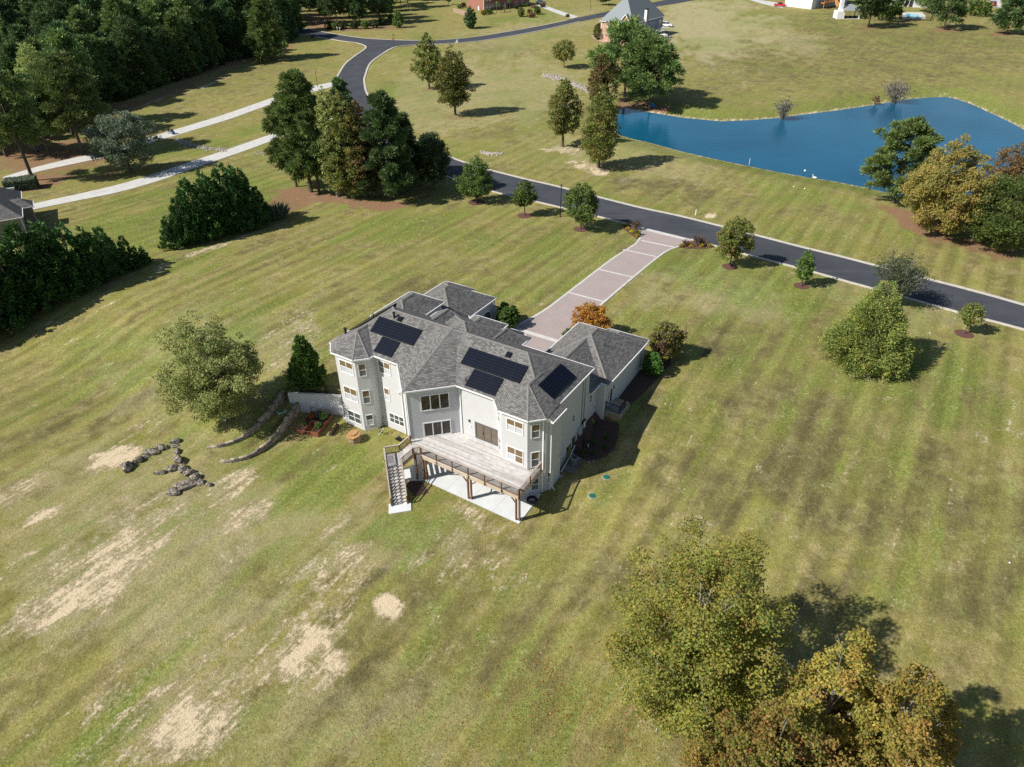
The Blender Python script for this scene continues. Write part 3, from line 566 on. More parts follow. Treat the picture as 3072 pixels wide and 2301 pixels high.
# roofs
hip(-24.95, .27, -.6, 8.75, ZE, gut='')
for p, q in (((-19.44, -.6), (-16.6, -.6)), ((-9.3, -.6), (-5.2, -.6)), ((.27, 1.95), (.27, 8.75)), ((-24.95, 8.75), (-24.95, -1.0)), ((.27, 8.75), (-7.9, 8.75))): gutter(p, q, ZE)
fan([(-24.93, 1.2), (-24.9, -.95), (-23.5, -2.36), (-20.57, -2.36), (-19.44, -1.23), (-19.44, .6)], (-22.25, .45, 10.5), ZE, ((-22.25, 3.2, 10.5), (-19.44, 3.2), (-24.8, 3.2)), gut=(0, 1, 2, 3, 4))
fan([(-5.55, -.23), (-3.92, -1.86), (-.77, -1.86), (.36, -.73), (.36, 1.0)], (-2.45, 1.0, 10.62), ZE, ((-2.45, 3.2, 10.62), (.25, 3.2), (-5.0, 3.2)), gut=(0, 1, 2))
mbp = MB(); apx = (-12.86, 4.07, 11.90); cr = (-12.88, -4.13, ZE + .003)
uvface(mbp, (cr, (-21.05, 4.05, ZE), apx)); uvface(mbp, (cr, (-4.7, 4.05, ZE), apx)); mbp.build('roof', shin, house); cap_line(cr, apx)
soffit([(-12.88, -4.13), (-8.9, -.15), (-16.86, -.15)], ZE); gutter(cr, (-8.86, -.11), ZE); gutter((-16.9, -.11), cr, ZE)
# lower lip of the right hip over the projecting chimney bay
mbj = MB(); uvface(mbj, ((.27, -.42, 8.997), (.92, -.42, 8.618), (.92, 1.95, 8.618), (.27, 1.95, 8.997))); mbj.build('roof', shin, house)
MB().add([(.27, -.42, 8.98), (.92, -.42, 8.6), (.92, -.42, 8.45), (.27, -.42, 8.45), (.27, 1.95, 8.98), (.92, 1.95, 8.6), (.92, 1.95, 8.45), (.27, 1.95, 8.45)], [(3, 2, 1, 0), (4, 5, 6, 7), (2, 3, 7, 6), (1, 2, 6, 5)]).build('soffit', white, house); gutter((.92, -.42), (.92, 1.95), 8.62)
hip(-25.2, -20.2, 5.5, 12.35, ZE - .004, gut='flr')
hip(-17.9, -7.9, .9, 10.6, ZE - .008, .585, gut='')
fan([(-14.9, 8.0), (-14.9, 9.8), (-16.15, 11.08), (-18.55, 11.08), (-19.55, 10.0), (-19.55, 8.0)], (-17.25, 9.0, 10.45), ZE - .01, ((-17.25, 6, 10.45), (-19.5, 6), (-15, 6)), gut=(0, 1, 2, 3, 4))
fan([(-7.9, 8.0), (-7.9, 9.85), (-9.04, 11.03), (-10.7, 11.03), (-11.9, 9.85), (-11.9, 8.0)], (-9.85, 9.0, 10.3), ZE - .01, ((-9.85, 6, 10.3), (-11.9, 6), (-7.9, 6)), gut=(0, 1, 2, 3, 4))
hip(-15.3, -11.1, 5.5, 11.2, ZE + .25, gut='flr')
hip(-7.4, 1.08, 10.6, 20.5, 6.2, gut='bflr'); hip(-3.95, .98, 15.5, 21.0, 6.19, gut='fr'); mbg = MB(); _zr = 6.195 + .583 * 3.74
uvface(mbg, ((.28, 8.42, 6.195), (.28, 15.2, 6.195), (-3.46, 15.2, _zr), (-3.46, 8.42, _zr))); uvface(mbg, ((-7.2, 8.42, 6.195), (-7.2, 15.2, 6.195), (-3.46, 15.2, _zr), (-3.46, 8.42, _zr))); mbg.build('roof', shin, house); cap_line((-3.46, 8.42, _zr), (-3.46, 15.2, _zr)); gutter((.28, 8.42), (.28, 10.6), 6.195); soffit([(-7.1, 8.45), (.25, 8.45), (.25, 10.5), (-7.1, 10.5)], 6.19)
cap_line((-3.16, 14.85, 8.672), (1.08, 10.6, 6.2))
hip(-26.95, -18.8, 11.7, 20.65, 6.2, gut='bflr'); hip(-26.9, -22.5, 16.0, 21.25, 6.19, gut='fl')
# hip and ridge cap shingles
mbc = MB(); random.seed(3)
for a, b in CAPS:
    L = (b - a).length; n = int(L / .17); d = (b - a).normalized() if L > 1e-6 else Vector((1, 0, 0)); sd_ = d.cross(Vector((0, 0, 1)))
    if L < .05: continue
    sd_.normalize(); up = sd_.cross(d)
    if abs(d.z) > 1e-3 and d.z > 0: pass
    for k in range(n):
        p = a + d * (k * L / n); q = a + d * ((k + 1.25) * L / n); j = random.uniform(-.008, .008); o1 = up * (.045 + j); o2 = up * (.025 + j); dn = Vector((0, 0, -.085))
        mbc.add([p + o1, p + sd_ * .15 + o1 + dn, q + sd_ * .15 + o2 + dn, q + o2, q - sd_ * .15 + o2 + dn, p - sd_ * .15 + o1 + dn], [(0, 1, 2, 3), (0, 3, 4, 5), (0, 5, 1)])
tag(mbc.build('ridge_caps', capm, house), kind='stuff')
# windows -------------------------------------------------------------
def window(p0, dr, s0, s1, z0, z1, cols=2, sash=True, top=g_tan, bot=g_pale, name='window', fr=.075, m=None, parent=None, proud=.05):
    """on the wall line p0 + dr*s (local house coords), outward normal to the right of dr"""
    dr = Vector((dr[0], dr[1], 0)).normalized(); nn = Vector((dr.y, -dr.x, 0)); o = Vector((p0[0], p0[1], 0)); m = m or white; parent = parent or house
    def P_(s, z, k): return o + dr * s + nn * k + Vector((0, 0, z))
    mb = MB()
    def bar(sa, sb, za, zb, k1=proud):
        v = [P_(sa, za, -.03), P_(sb, za, -.03), P_(sb, zb, -.03), P_(sa, zb, -.03), P_(sa, za, k1), P_(sb, za, k1), P_(sb, zb, k1), P_(sa, zb, k1)]
        mb.add(v, [(4, 5, 6, 7), (0, 1, 5, 4), (1, 2, 6, 5), (2, 3, 7, 6), (3, 0, 4, 7)])
    bar(s0, s0 + fr, z0, z1); bar(s1 - fr, s1, z0, z1); bar(s0 + fr, s1 - fr, z1 - fr, z1); bar(s0 + fr, s1 - fr, z0, z0 + fr)
    cw = (s1 - s0 - fr) / cols
    for i in range(1, cols): bar(s0 + cw * i, s0 + cw * i + fr, z0 + fr, z1 - fr, proud - .004)
    zm = (z0 + z1) / 2
    win = mb.build(name, m, parent)
    for i in range(cols):
        a = s0 + fr + cw * i; b = s0 + cw * (i + 1)
        rows = [(z0 + fr, zm - .02, bot), (zm + .02, z1 - fr, top)] if sash else [(z0 + fr, z1 - fr, top)]
        for za, zb, gmx in rows:
            pm = MB(); pm.add([P_(a, za, .012), P_(b, za, .012), P_(b, zb, .012), P_(a, zb, .012)], [(0, 1, 2, 3)])
            if isinstance(gmx, (list, tuple)): gmx = gmx[i % len(gmx)]
            pm.build('pane', gmx, win)
        if sash:
            rb = MB(); v = [P_(a, zm - .025, .008), P_(b, zm - .025, .008), P_(b, zm + .025, .008), P_(a, zm + .025, .008), P_(a, zm - .025, .04), P_(b, zm - .025, .04), P_(b, zm + .025, .04), P_(a, zm + .025, .04)]
            rb.add(v, [(4, 5, 6, 7), (0, 1, 5, 4), (2, 3, 7, 6)]); rb.build('sash_rail', m, win)
    return win
X = (1, 0); Y = (0, 1); D45 = (1, 1)
for z0, z1, tp, bt in ((6.78, 8.3, g_tan, g_pale), (3.42, 5.1, g_tan, g_pale), (.63, 2.02, g_green, g_green)):
    window((0, -2.03), X, -22.85, -21.02, z0, z1, 2, True, tp, bt)
    window((-20.7, -2.03), (.92, .93), .25, 1.02, z0, z1, 1, True, g_tan if z0 > 3 else g_green, g_grey if z0 > 3 else g_pale)
window((0, -.2), X, -19.36, -17.75, 6.88, 8.38, 2, True, (g_grey, g_tan), (g_grey, g_pale)); window((0, -.2), X, -19.0, -18.28, 3.55, 5.15, 1, True, g_tan, g_pale); window((0, -.2), X, -18.7, -16.7, .85, 2.1, 3, True, g_green, g_green)
window((-12.88, -3.63), D45, 1.22, 4.0, 6.3, 8.14, 3, False, g_dark, fr=.11); window((-12.88, -3.63), D45, 1.28, 3.98, 3.2, 4.94, 3, False, g_dark, fr=.11)
bronze = mat('taupe_door_frame', (0.115, 0.11, 0.10), .5); g_door = glass('door_glass', (0.15, 0.115, 0.085), .1, .5)  # door glass: the deck's brown reflection is put into the base colour
dr_ = window((0, -.2), X, -7.66, -4.95, 3.3, 5.22, 3, False, g_door, name='patio_door', fr=.16, m=bronze)
MB().box(-6.72, -6.69, -.30, -.25, 4.1, 4.3).build('handle', pvf, dr_)
window((0, -1.5), X, -3.22, -1.46, 6.89, 8.3, 2, True, g_tan, g_pale); window((0, -1.5), X, -3.2, -1.45, 3.52, 5.14, 2, True, g_tan, (g_pale, g_tan)); window((0, -1.5), X, -3.2, -1.45, .6, 2.1, 2, True, g_green, g_green)
for z0, z1 in ((6.68, 8.24), (3.32, 5.12), (.5, 2.0)):
    window((-1.05, -1.5), D45, .33, 1.15, z0, z1, 1, True, g_tan if z0 > 3 else g_green, g_grey)
    window((-5.08, -.2), (1, -1), .5, 1.3, z0, z1, 1, True, g_grey, g_grey)
window((.3, -.05), (1, 0), .02, .28, 1.2, 2.5, 1, True, g_dark, g_grey, fr=.04)
window((0, 0), Y, 4.92, 5.62, 4.68, 5.52, 1, True, g_grey, g_grey); window((0, 0), Y, 3.95, 5.15, 1.12, 2.4, 1, False, g_dark); window((0, 0), Y, 2.0, 2.78, .85, 2.3, 1, True, g_dark, g_grey); window((0, 0), Y, 8.55, 9.2, 4.7, 5.72, 1, True, g_dark, g_grey)
window((.76, 0), Y, 11.3, 11.72, 3.85, 4.88, 1, True, g_dark, g_dark); sdoor = window((.76, 0), Y, 11.75, 12.5, 2.9, 4.9, 1, False, g_dark, name='side_door', fr=.1)
for u0, u1, side in ((-6.1, -3.9, 1), (-3.2, -.4, 1)): pass
# arched garage doors on the courtyard side of the left garage
for w0 in (14.6, 17.4):
    mb = MB(); arch = [(-19.1, w0, 2.75), (-19.1, w0 + 2.3, 2.75)] + [(-19.1, w0 + 1.15 + 1.15 * math.cos(k * math.pi / 10), 4.35 + .75 * math.sin(k * math.pi / 10)) for k in range(11)]
    gdr = MB().add([(-19.07, b, c) for a, b, c in arch], [tuple(range(len(arch)))]).build('garage_door', bronze, house)
    tr = MB(); tr.tube([(-19.06, b, c) for a, b, c in arch[1:]] + [(-19.06, w0, 2.75)], .1, 6); tr.build('door_surround', white, gdr)
# downspouts
def downspout(u, v, z0, z1, kick=None):
    mb = MB().box(u - .05, u + .05, v - .04, v + .04, z0, z1)
    if kick: mb.tube([(u, v, z0 + .12), (u + kick[0], v + kick[1], z0 + .03)], .05, 6)
    return mb.build('downspout', white, house)
downspout(-16.62, -.27, .1, 8.9); downspout(-12.98, -3.72, 3.2, 8.9); downspout(-9.2, -.26, 3.25, 8.9); downspout(.03, -.55, .15, 8.85); downspout(.65, .12, .6, 2.7, (.45, -.25)); downspout(.82, 10.42, 2.05, 6.1); downspout(.82, 20.0, 2.7, 6.1); downspout(-18.85, 20.2, 2.7, 6.1)
# solar panels: each one its own framed glass
def panel(origin, eu, ev, wd, ht, n):
    """one module centred at origin, eu along the eave, ev up the slope"""
    o = house
    me = PV_ME
    p = link('solar_panel', me, house); eu = Vector(eu).normalized(); ev = Vector(ev).normalized(); nn = eu.cross(ev)
    M = Matrix(((eu.x * wd, ev.x * ht, nn.x, origin[0]), (eu.y * wd, ev.y * ht, nn.y, origin[1]), (eu.z * wd, ev.z * ht, nn.z, origin[2]), (0, 0, 0, 1)))
    p.matrix_local = M; c = link('cell_sheet', PVC_ME, p); return p
mbq = MB().box(-.496, .496, -.497, .497, .07, .115); PV_ME = mbq.mesh('solar_panel', pvf)
mbq = MB().add([(-.485, -.491, .1185), (.485, -.491, .1185), (.485, .491, .1185), (-.485, .491, .1185)], [(0, 1, 2, 3)]); PVC_ME = mbq.mesh('cell_sheet', pvm)
sv = Vector((0, 1, .583)).normalized()
def row(u0, u1, n, w_lo, w_hi):
    cw = (u1 - u0) / n; wc = (w_lo + w_hi) / 2; zc = ZE + .583 * (wc + .6); ht = (w_hi - w_lo) * math.hypot(1, .583)
    for i in range(n): panel((u0 + cw * (i + .5), wc, zc), (1, 0, 0), sv, cw, ht, 0)
row(-21.42, -15.9, 5, 1.38, 3.03); row(-19.66, -17.43, 2, -.27, 1.34); row(-10.1, -3.6, 6, 1.28, 2.9); row(-8.45, -5.22, 3, -.38, 1.24)
sr = Vector((-1, 0, .583)).normalized()
for i in range(4):
    ww = 1.67 + 4.2 / 4 * (i + .5); uc = -1.12; panel((uc, ww, ZE + .583 * (.27 - uc)), (0, 1, 0), sr, 1.05, 1.62 * 1.157, 0)
slft = Vector((1, 0, .583)).normalized()
for i in range(6):
    ww = 1.5 + 1.02 * (i + .5); uc = -23.75; panel((uc, ww, ZE + .583 * (uc + 24.95)), (0, -1, 0), slft, 1.02, 1.75, 0)
# roof vents and pipes
def pipe(u, v, z, h=.45, r=.09): MB().tube([(u, v, z - .1), (u, v, z + h)], r, 10).add([], []).build('vent_pipe', pipe_m, house); MB().lathe([(r * 1.35, 0), (r * 1.5, .08), (r * 1.2, .14), (.01, .16)], 10, (u, v, z + h)).build('vent_cap', pipe_m, house)
pipe(-19.75, 3.35, 11.3, .5, .11); pipe(-24.3, .75, 9.4, .5, .13); pipe(-23.2, 3.9, 10.0, .4, .05); pipe(-8.6, 0.0, 9.35, .2, .05); pipe(-1.55, 14.9, 7.7, .3, .04)
for u, v in ((-19.0, 3.4), (-6.0, 3.35)):
    z = ZE + .583 * (v + .6); vb = MB(); e = Vector((1, 0, 0)); n_ = e.cross(sv); cpt = Vector((u, v, z))
    for s0, s1, k0, k1 in ((.27, .3, 0, .1), (.22, .27, .1, .2)):
        vv = [cpt + e * (sx * s) + sv * (sy * s) + n_ * k for k, s in ((k0, s1), (k1, s0)) for sx, sy in ((-1, -1), (1, -1), (1, 1), (-1, 1))]
        vb.add(vv, [(4, 5, 6, 7), (0, 1, 5, 4), (1, 2, 6, 5), (2, 3, 7, 6), (3, 0, 4, 7)])
    fanv = vb.build('attic_fan', pvf, house); MB().add([cpt + e * (sx * .2) + sv * (sy * .2) + n_ * .205 for sx, sy in ((-1, -1), (1, -1), (1, 1), (-1, 1))], [(0, 1, 2, 3)]).build('solar_cover', pvm, fanv)
# meter boxes, conduits, lamps
MB().box(0, .16, 7.2, 7.75, 2.5, 3.5).build('disconnect_box', pvf, house); MB().box(.155, .175, 7.3, 7.72, 2.55, 3.3).build('warning_label', white, house)
MB().box(0, .18, 6.3, 7.1, 2.1, 3.2).build('meter_box', greybox, house); MB().box(0, .14, 5.75, 6.1, 1.9, 2.7).build('meter_can', greybox, house)
for w_, z_ in ((7.0, 3.2), (7.5, 3.5)): MB().tube([(.04, w_, z_), (.04, w_, 8.9)], .03, 6).build('conduit', cond, house)
MB().tube([(.06, 5.9, 1.9), (.06, 5.9, 1.3)], .05, 6).build('conduit', greybox, house)
def lamp(p, n, parent=None):
    u, v, z = p; mb = MB().box(u - .12, u + .12, v - .12, v + .12, z - .18, z + .12); return mb.build('wall_lamp', pvf, parent or house)
flood = mat('flood_lamp', (0.55, 0.53, 0.5), .4)
for u, v, z in ((.66, 1.6, 3.35), (-16.9, -.32, 5.2)):
    MB().box(u - .12, u + .12, v - .1, v + .1, z - .1, z + .1).build('flood_light', flood, house)
MB().box(-8.35, -8.22, -.3, -.19, 4.95, 5.2).build('wall_lamp', pvf, house); MB().box(-8.3, -8.15, -.26, -.19, 4.35, 4.5).build('outlet_cover', white, house); MB().box(.755, .85, 12.55, 12.7, 4.5, 4.85).build('wall_lamp', pvf, house); MB().tube([(0, 10.05, 3.9), (.06, 10.05, 3.9)], .13, 10).build('dryer_vent', white, house)
# ------------------------------------------------------------------ side stoop of stone with a black rail
stonem = mat('tan_rubble', (0.36, 0.28, 0.18), .9, noise=(3, .4)); capst = mat('flagstone', (0.36, 0.34, 0.30), .9, noise=(3, .2)); blackm = mat('black_metal', (0.015, 0.015, 0.016), .4)
stoop = thing('side_stoop', 'small side stoop of tan rubble stone with black metal railing by garage wall', 'stoop', (HO[0], HO[1], 0), TH)
MB().box(.77, 2.42, 10.9, 13.5, 1.2, 2.84).build('core', stonem, stoop); MB().box(.77, 2.5, 10.82, 12.4, 2.84, 2.92).build('landing', capst, stoop)
for i in range(3): MB().box(.77 + .003, 2.44 - .004 * i, 12.4 + .36 * i, 12.4 + .36 * (i + 1), 2.5 - .18 * i + .2, 2.92 - .17 * (i + 1) + .1).build('step', capst, stoop)
random.seed(11); stn = []
for k in range(5):
    bmx = MB(); 
    for sx in (0,): bmx.lathe([(.11, -.05), (.15, -.02), (.15, .03), (.10, .06)], 7)
    me = bmx.mesh('stone', mat('tan_stone_%d' % k, [(0.42, 0.31, 0.17), (0.36, 0.29, 0.2), (0.30, 0.25, 0.18), (0.47, 0.38, 0.25), (0.38, 0.26, 0.14)][k], .9, noise=(6, .3))); stn.append(me)
for r_ in range(6):
    for k in range(8):
        link('stone', stn[random.randrange(5)], stoop, loc=(.88 + k * .205 + random.uniform(-.03, .03), 10.885, 1.75 + r_ * .19), rot=(rad(90), random.uniform(0, 6), 0), scale=(random.uniform(.65, .85), random.uniform(.6, .75), .7))
    for k in range(9):
        if 1.75 + r_ * .19 < 2.75: link('stone', stn[random.randrange(5)], stoop, loc=(2.435, 11.0 + k * .26, 1.75 + r_ * .19), rot=(rad(90), random.uniform(0, 6), rad(90)), scale=(random.uniform(.7, .95), random.uniform(.6, .75), .7))
def iron_rail(parent, pts, h, sp=.12, post=True):
    for a, b in zip(pts[:-1], pts[1:]):
        a = Vector(a); b = Vector(b); L = (b - a).length; d = (b - a) / L
        for z in (h, h - .12, .1): MB().beam(a + Vector((0, 0, z)), b + Vector((0, 0, z)), .035, .035).build('rail', blackm, parent)
        n = int(L / sp)
        for i in range(1, n): link('picket', PICK, parent, loc=a + d * (L * i / n) + Vector((0, 0, .1)), scale=(1, 1, h - .1))
    for p in pts: MB().box(p[0] - .035, p[0] + .035, p[1] - .035, p[1] + .035, p[2], p[2] + h + .06).build('post', blackm, parent)
PICK = MB().box(-.011, .011, -.011, .011, 0, 1).mesh('picket', blackm)
iron_rail(stoop, [(.84, 10.95, 2.92), (2.36, 10.95, 2.92), (2.36, 12.3, 2.92)], .95); MB().beam((2.36, 12.3, 3.85), (2.36, 13.4, 3.3), .035, .035).build('handrail', blackm, stoop); MB().box(2.33, 2.39, 13.37, 13.43, 2.0, 3.35).build('post', blackm, stoop)
MB().beam((.95, 11.05, 3.2), (1.5, 11.05, 3.2), .03, .03).build('stand_rail', blackm, stoop)
# ------------------------------------------------------------------ timber deck and stairs
wood_g = [mat('weathered_board_%d' % i, c, .9, noise=(2.2, .22)) for i, c in enumerate(((0.46, 0.445, 0.425), (0.39, 0.375, 0.355), (0.51, 0.495, 0.475), (0.42, 0.385, 0.355), (0.55, 0.535, 0.515)))]
wood_b = mat('stained_timber', (0.165, 0.088, 0.045), .8, noise=(2.5, .3)); wood_l = mat('pale_timber', (0.50, 0.41, 0.31), .85, noise=(1.5, .25)); wood_c = mat('rail_cap_timber', (0.42, 0.36, 0.31), .9, noise=(2.5, .2)); balm = mat('baluster_bronze', (0.055, 0.04, 0.032), .5); balw = mat('baluster_timber', (0.34, 0.24, 0.15), .8, noise=(3, .2))
deck = thing('deck', 'raised timber deck with brown posts and grey weathered boards behind house', 'deck', (HO[0], HO[1], 0), TH)
DZ = 3.2; random.seed(5); w_ = -5.0; k = 0
while w_ < -.25:
    w1 = min(w_ + .134, -.21); wm_ = (w_ + w1) / 2
    lf = -16.52 - wm_ if wm_ < -3.72 else wm_ - 9.25 + .02
    if wm_ < -4.86: lf = -10.66
    spans = [(lf, .22 + (wm_ + 5) * -.04)] if wm_ < -1.53 else ([(lf, -5.3 - wm_)] + ([(wm_ + .62, .07)] if wm_ < -.75 else []))
    for a, b in spans:
        js = sorted([a, b] + [x for x in [(-8.2 + 1.3 * ((k * 7) % 5)), (-3.9 + 1.1 * ((k * 3) % 4))] if a + .6 < x < b - .6])
        for p, q in zip(js[:-1], js[1:]): MB().box(p + .003, q - .003, w_ + .004, w1 - .004, DZ - .035, DZ + random.uniform(-.002, .003)).build('deck_board', wood_g[random.randrange(5)], deck)
    w_ += .140; k += 1
MB().box(-10.64, .24, -4.93, -4.87, 2.80, 3.155).build('rim_joist', wood_l, deck); MB().box(-10.5, .2, -4.86, -4.62, 2.62, 2.86).build('girder', wood_l, deck); MB().box(.13, .19, -4.85, -.85, 2.85, 3.155).build('rim_joist', wood_l, deck)
for u in np.arange(-10.2, .1, .61): MB().box(u, u + .045, -4.6 + (.0), -1.6 if u > -5 else -.3 if u > -9.3 else -3.4, 2.92, 3.15).build('joist', wood_l, deck)
for u, v in ((-10.62, -4.8), (-10.36, -4.72), (-5.43, -4.78), (-5.14, -4.72), (-.2, -4.8), (.1, -4.74), (-11.14, -5.2)): MB().box(u - .075, u + .075, v - .075, v + .075, .05, 2.85 if u > -11 else 3.1).build('post', wood_b, deck)
for u, s in ((-10.3, 1), (-5.45, -1), (-5.1, 1), (-.2, -1)): MB().beam((u, -4.72, 1.9), (u + s * .75, -4.72, 2.7), .09, .09).build('brace', wood_b, deck)
# rails
BAL = MB().box(-.012, .012, -.012, .012, 0, 1).mesh('baluster', balm); BALW = MB().box(-.019, .019, -.019, .019, 0, 1).mesh('baluster', balw)
def rail(a, b, h=.92, capz=None, bal=BAL, posts=(True, True), np_=0, cap=wood_c):
    a = Vector(a); b = Vector(b); L = (b - a).length; d = (b - a) / L; hd = Vector((d.x, d.y, 0)).normalized(); U = Vector((0, 0, 1))
    MB().beam(a + U * h - hd * .05, b + U * h + hd * .05, .15, .038).build('rail_cap', cap, deck); MB().beam(a + U * (h - .06), b + U * (h - .06), .045, .085).build('top_rail', wood_b, deck); MB().beam(a + U * .09, b + U * .09, .045, .085).build('bottom_rail', wood_b, deck)
    n = int(L / .125)
    for i in range(1, n):
        p = a + d * (L * i / n); link('baluster', bal, deck, loc=p + U * .1, scale=(1, 1, h - .16))
    for i in range(np_ + 2):
        if (i == 0 and not posts[0]) or (i == np_ + 1 and not posts[1]): continue
        p = a + d * (L * i / (np_ + 1)); MB().box(p.x - .05, p.x + .05, p.y - .06, p.y + .04, p.z - .42, p.z + h - .02).build('rail_post', wood_b, deck)
rail((-10.6, -4.92, DZ), (.18, -4.98, DZ), np_=5); rail((.2, -4.9, DZ), (.04, -.9, DZ), np_=1)
rail((-11.15, -5.36, DZ), (-10.66, -4.92, DZ), bal=BALW)
# upper flight, landing, long flight
e1 = Vector((-.707, -.707, 0)); e2 = Vector((.707, -.707, 0)); U = Vector((0, 0, 1)); LZ = 2.2
def obox(mb, o, ea, eb, la, lb, z0, z1):
    p = [o, o + ea * la, o + ea * la + eb * lb, o + eb * lb]; return mb.add([q + U * z0 for q in p] + [q + U * z1 for q in p], [(3, 2, 1, 0), (4, 5, 6, 7), (0, 1, 5, 4), (1, 2, 6, 5), (2, 3, 7, 6), (3, 0, 4, 7)])
s0 = Vector((-12.55, -3.98, 0))
for i in range(4):
    z = DZ - .2 * (i + 1); obox(MB(), s0 + e1 * (.29 * i) + e2 * .05, e1, e2, .31, 1.82, z - .04, z).build('tread', wood_g[(i * 2) % 5], deck)
for off in (.03, 1.9): MB().beam(s0 + e2 * off + U * (DZ - .15), s0 + e2 * off + e1 * 1.2 + U * (LZ - .12), .045, .26).build('stringer', wood_l, deck)
l0 = s0 + e1 * 1.18
for i in range(13): obox(MB(), l0 + e1 * (.113 * i), e1, e2, .108, 1.92, LZ - .04, LZ + random.uniform(0, .004)).build('deck_board', wood_g[i % 5], deck)
obox(MB(), l0 + e1 * .02 + e2 * .02, e1, e2, 1.42, 1.86, LZ - .24, LZ - .045).build('landing_frame', wood_l, deck)
for a, b in ((.1, .1), (1.35, .1), (1.35, 1.8), (.1, 1.8)): p = l0 + e1 * a + e2 * b; MB().box(p.x - .07, p.x + .07, p.y - .07, p.y + .07, .0, LZ - .05).build('post', wood_b, deck)
gratem = mat('door_mat', (0.30, 0.28, 0.27), .95, noise=(14, .5)); obox(MB(), l0 + e1 * .75 + e2 * .3, e1, e2, .55, 1.1, LZ + .006, LZ + .02).build('door_mat', gratem, deck)
f0 = l0 + e2 * 1.92; NS = 12
for i in range(NS):
    z = LZ - LZ / (NS + .5) * (i + 1) * 1.0; o = f0 + e2 * (.255 * i)
    obox(MB(), o + e1 * .06, e1, e2, 1.34, .29, z - .045, z).build('tread', wood_g[(i * 3) % 5], deck); obox(MB(), o + e1 * .08 + e2 * .005, e1, e2, 1.3, .022, z, z + LZ / NS - .06).build('riser', wood_c, deck)
for off in (.03, 1.43): MB().beam(f0 + e1 * off + U * (LZ - .16), f0 + e1 * off + e2 * 3.1 + U * .02, .05, .3).build('stringer', wood_l, deck)
fe = f0 + e2 * 3.05
rail(tuple(s0 + e1 * .05 + U * DZ), tuple(s0 + e1 * 1.18 + U * LZ), bal=BALW); rail(tuple(s0 + e2 * 1.95 + e1 * .02 + U * DZ), tuple(s0 + e2 * 1.95 + e1 * 1.18 + U * LZ), bal=BALW)
rail(tuple(l0 + U * LZ), tuple(l0 + e1 * 1.45 + U * LZ), bal=BALW, posts=(False, True)); rail(tuple(l0 + e1 * 1.46 + U * LZ), tuple(f0 + e1 * 1.46 + U * LZ), bal=BALW, posts=(False, True))
for off in (0.0, 1.46):
    a = f0 + e1 * off + U * LZ; b = fe + e1 * off + U * .08
    MB().beam(a + U * .9, b + U * .9, .12, .05).build('rail_cap', wood_c, deck); MB().beam(a + U * .45, b + U * .45, .04, .09).build('mid_rail', wood_c, deck); MB().beam(a + U * .2, b + U * .2, .04, .09).build('mid_rail', wood_c, deck)
    MB().box(b.x - .05, b.x + .05, b.y - .05, b.y + .05, .05, 1.02).build('rail_post', wood_b, deck)
# ------------------------------------------------------------------ foliage
def leaf_mat(name, trans=.40, rough=.55):
    m = bpy.data.materials.new(name); m.use_nodes = True; t = m.node_tree; b = t.nodes['Principled BSDF']; out = t.nodes['Material Output']
    vc = N(t, 'ShaderNodeVertexColor', layer_name='Col'); oi = N(t, 'ShaderNodeObjectInfo')
    hs = N(t, 'ShaderNodeHueSaturation'); t.links.new(vc.outputs[0], hs.inputs['Color']); t.links.new(mapr(t, oi.outputs['Random'], 0, 1, .80, 1.2), hs.inputs['Value']); t.links.new(mapr(t, oi.outputs['Random'], 0, 1, .485, .512), hs.inputs['Hue'])
    t.links.new(hs.outputs[0], b.inputs['Base Color']); b.inputs['Roughness'].default_value = rough; b.inputs['Specular IOR Level'].default_value = .25
    tr = N(t, 'ShaderNodeBsdfTranslucent'); t.links.new(hs.outputs[0], tr.inputs[0]); mx = N(t, 'ShaderNodeMixShader'); mx.inputs[0].default_value = trans
    t.links.new(b.outputs[0], mx.inputs[1]); t.links.new(tr.outputs[0], mx.inputs[2]); t.links.new(mx.outputs[0], out.inputs[0]); return m
LEAF = leaf_mat('leaf'); NEEDLE = leaf_mat('needle', .22, .6)
bark = mat('bark', (0.105, 0.085, 0.068), .95, noise=(6, .35), bump=(14, .7, .04)); bark_g = mat('grey_bark', (0.25, 0.235, 0.21), .95, noise=(6, .3)); twigm = mat('grey_twig', (0.22, 0.20, 0.185), .95, noise=(5, .3))
def unit(v): return v / (np.linalg.norm(v, axis=-1, keepdims=True) + 1e-9)
def cards(c, s, rng, asp=.6, up=.0, dirv=None):
    """diamond leaves; dirv gives a long axis"""
    n = len(c); a = unit(rng.normal(size=(n, 3))) if dirv is None else unit(dirv); r = unit(rng.normal(size=(n, 3)) + np.array([0, 0, up]))
    b = unit(np.cross(a, r)); s = np.asarray(s).reshape(-1, 1) if np.ndim(s) else np.full((n, 1), s)
    if dirv is None:
        nr = unit(rng.normal(size=(n, 3)) * .75 + np.array([-.35, -.1, up * 1.7])); b = unit(np.cross(nr, a)); a = np.cross(b, nr)
    if dirv is None: V = np.stack([c - a * s * .5, c + b * s * asp * .5, c + a * s * .5, c - b * s * asp * .5], 1)
    else: V = np.stack([c, c + a * s * .45 + b * s * asp * .5, c + a * s, c + a * s * .45 - b * s * asp * .5], 1)
    return V.reshape(-1, 3), np.arange(4 * n).reshape(n, 4)
def paint(n, pal, wts, rng, var=.18):
    pal = np.array(pal); k = rng.choice(len(pal), n, p=np.array(wts) / np.sum(wts)); c = pal[k] * (1 + rng.normal(0, var, (n, 1))); c = np.clip(c * (1 + rng.normal(0, .06, (n, 3))), .005, 1); return c
def tubes(segs, n=5):
    mb = MB()
    for pts, rs in segs: mb.tube(pts, rs, n, False)
    return mb
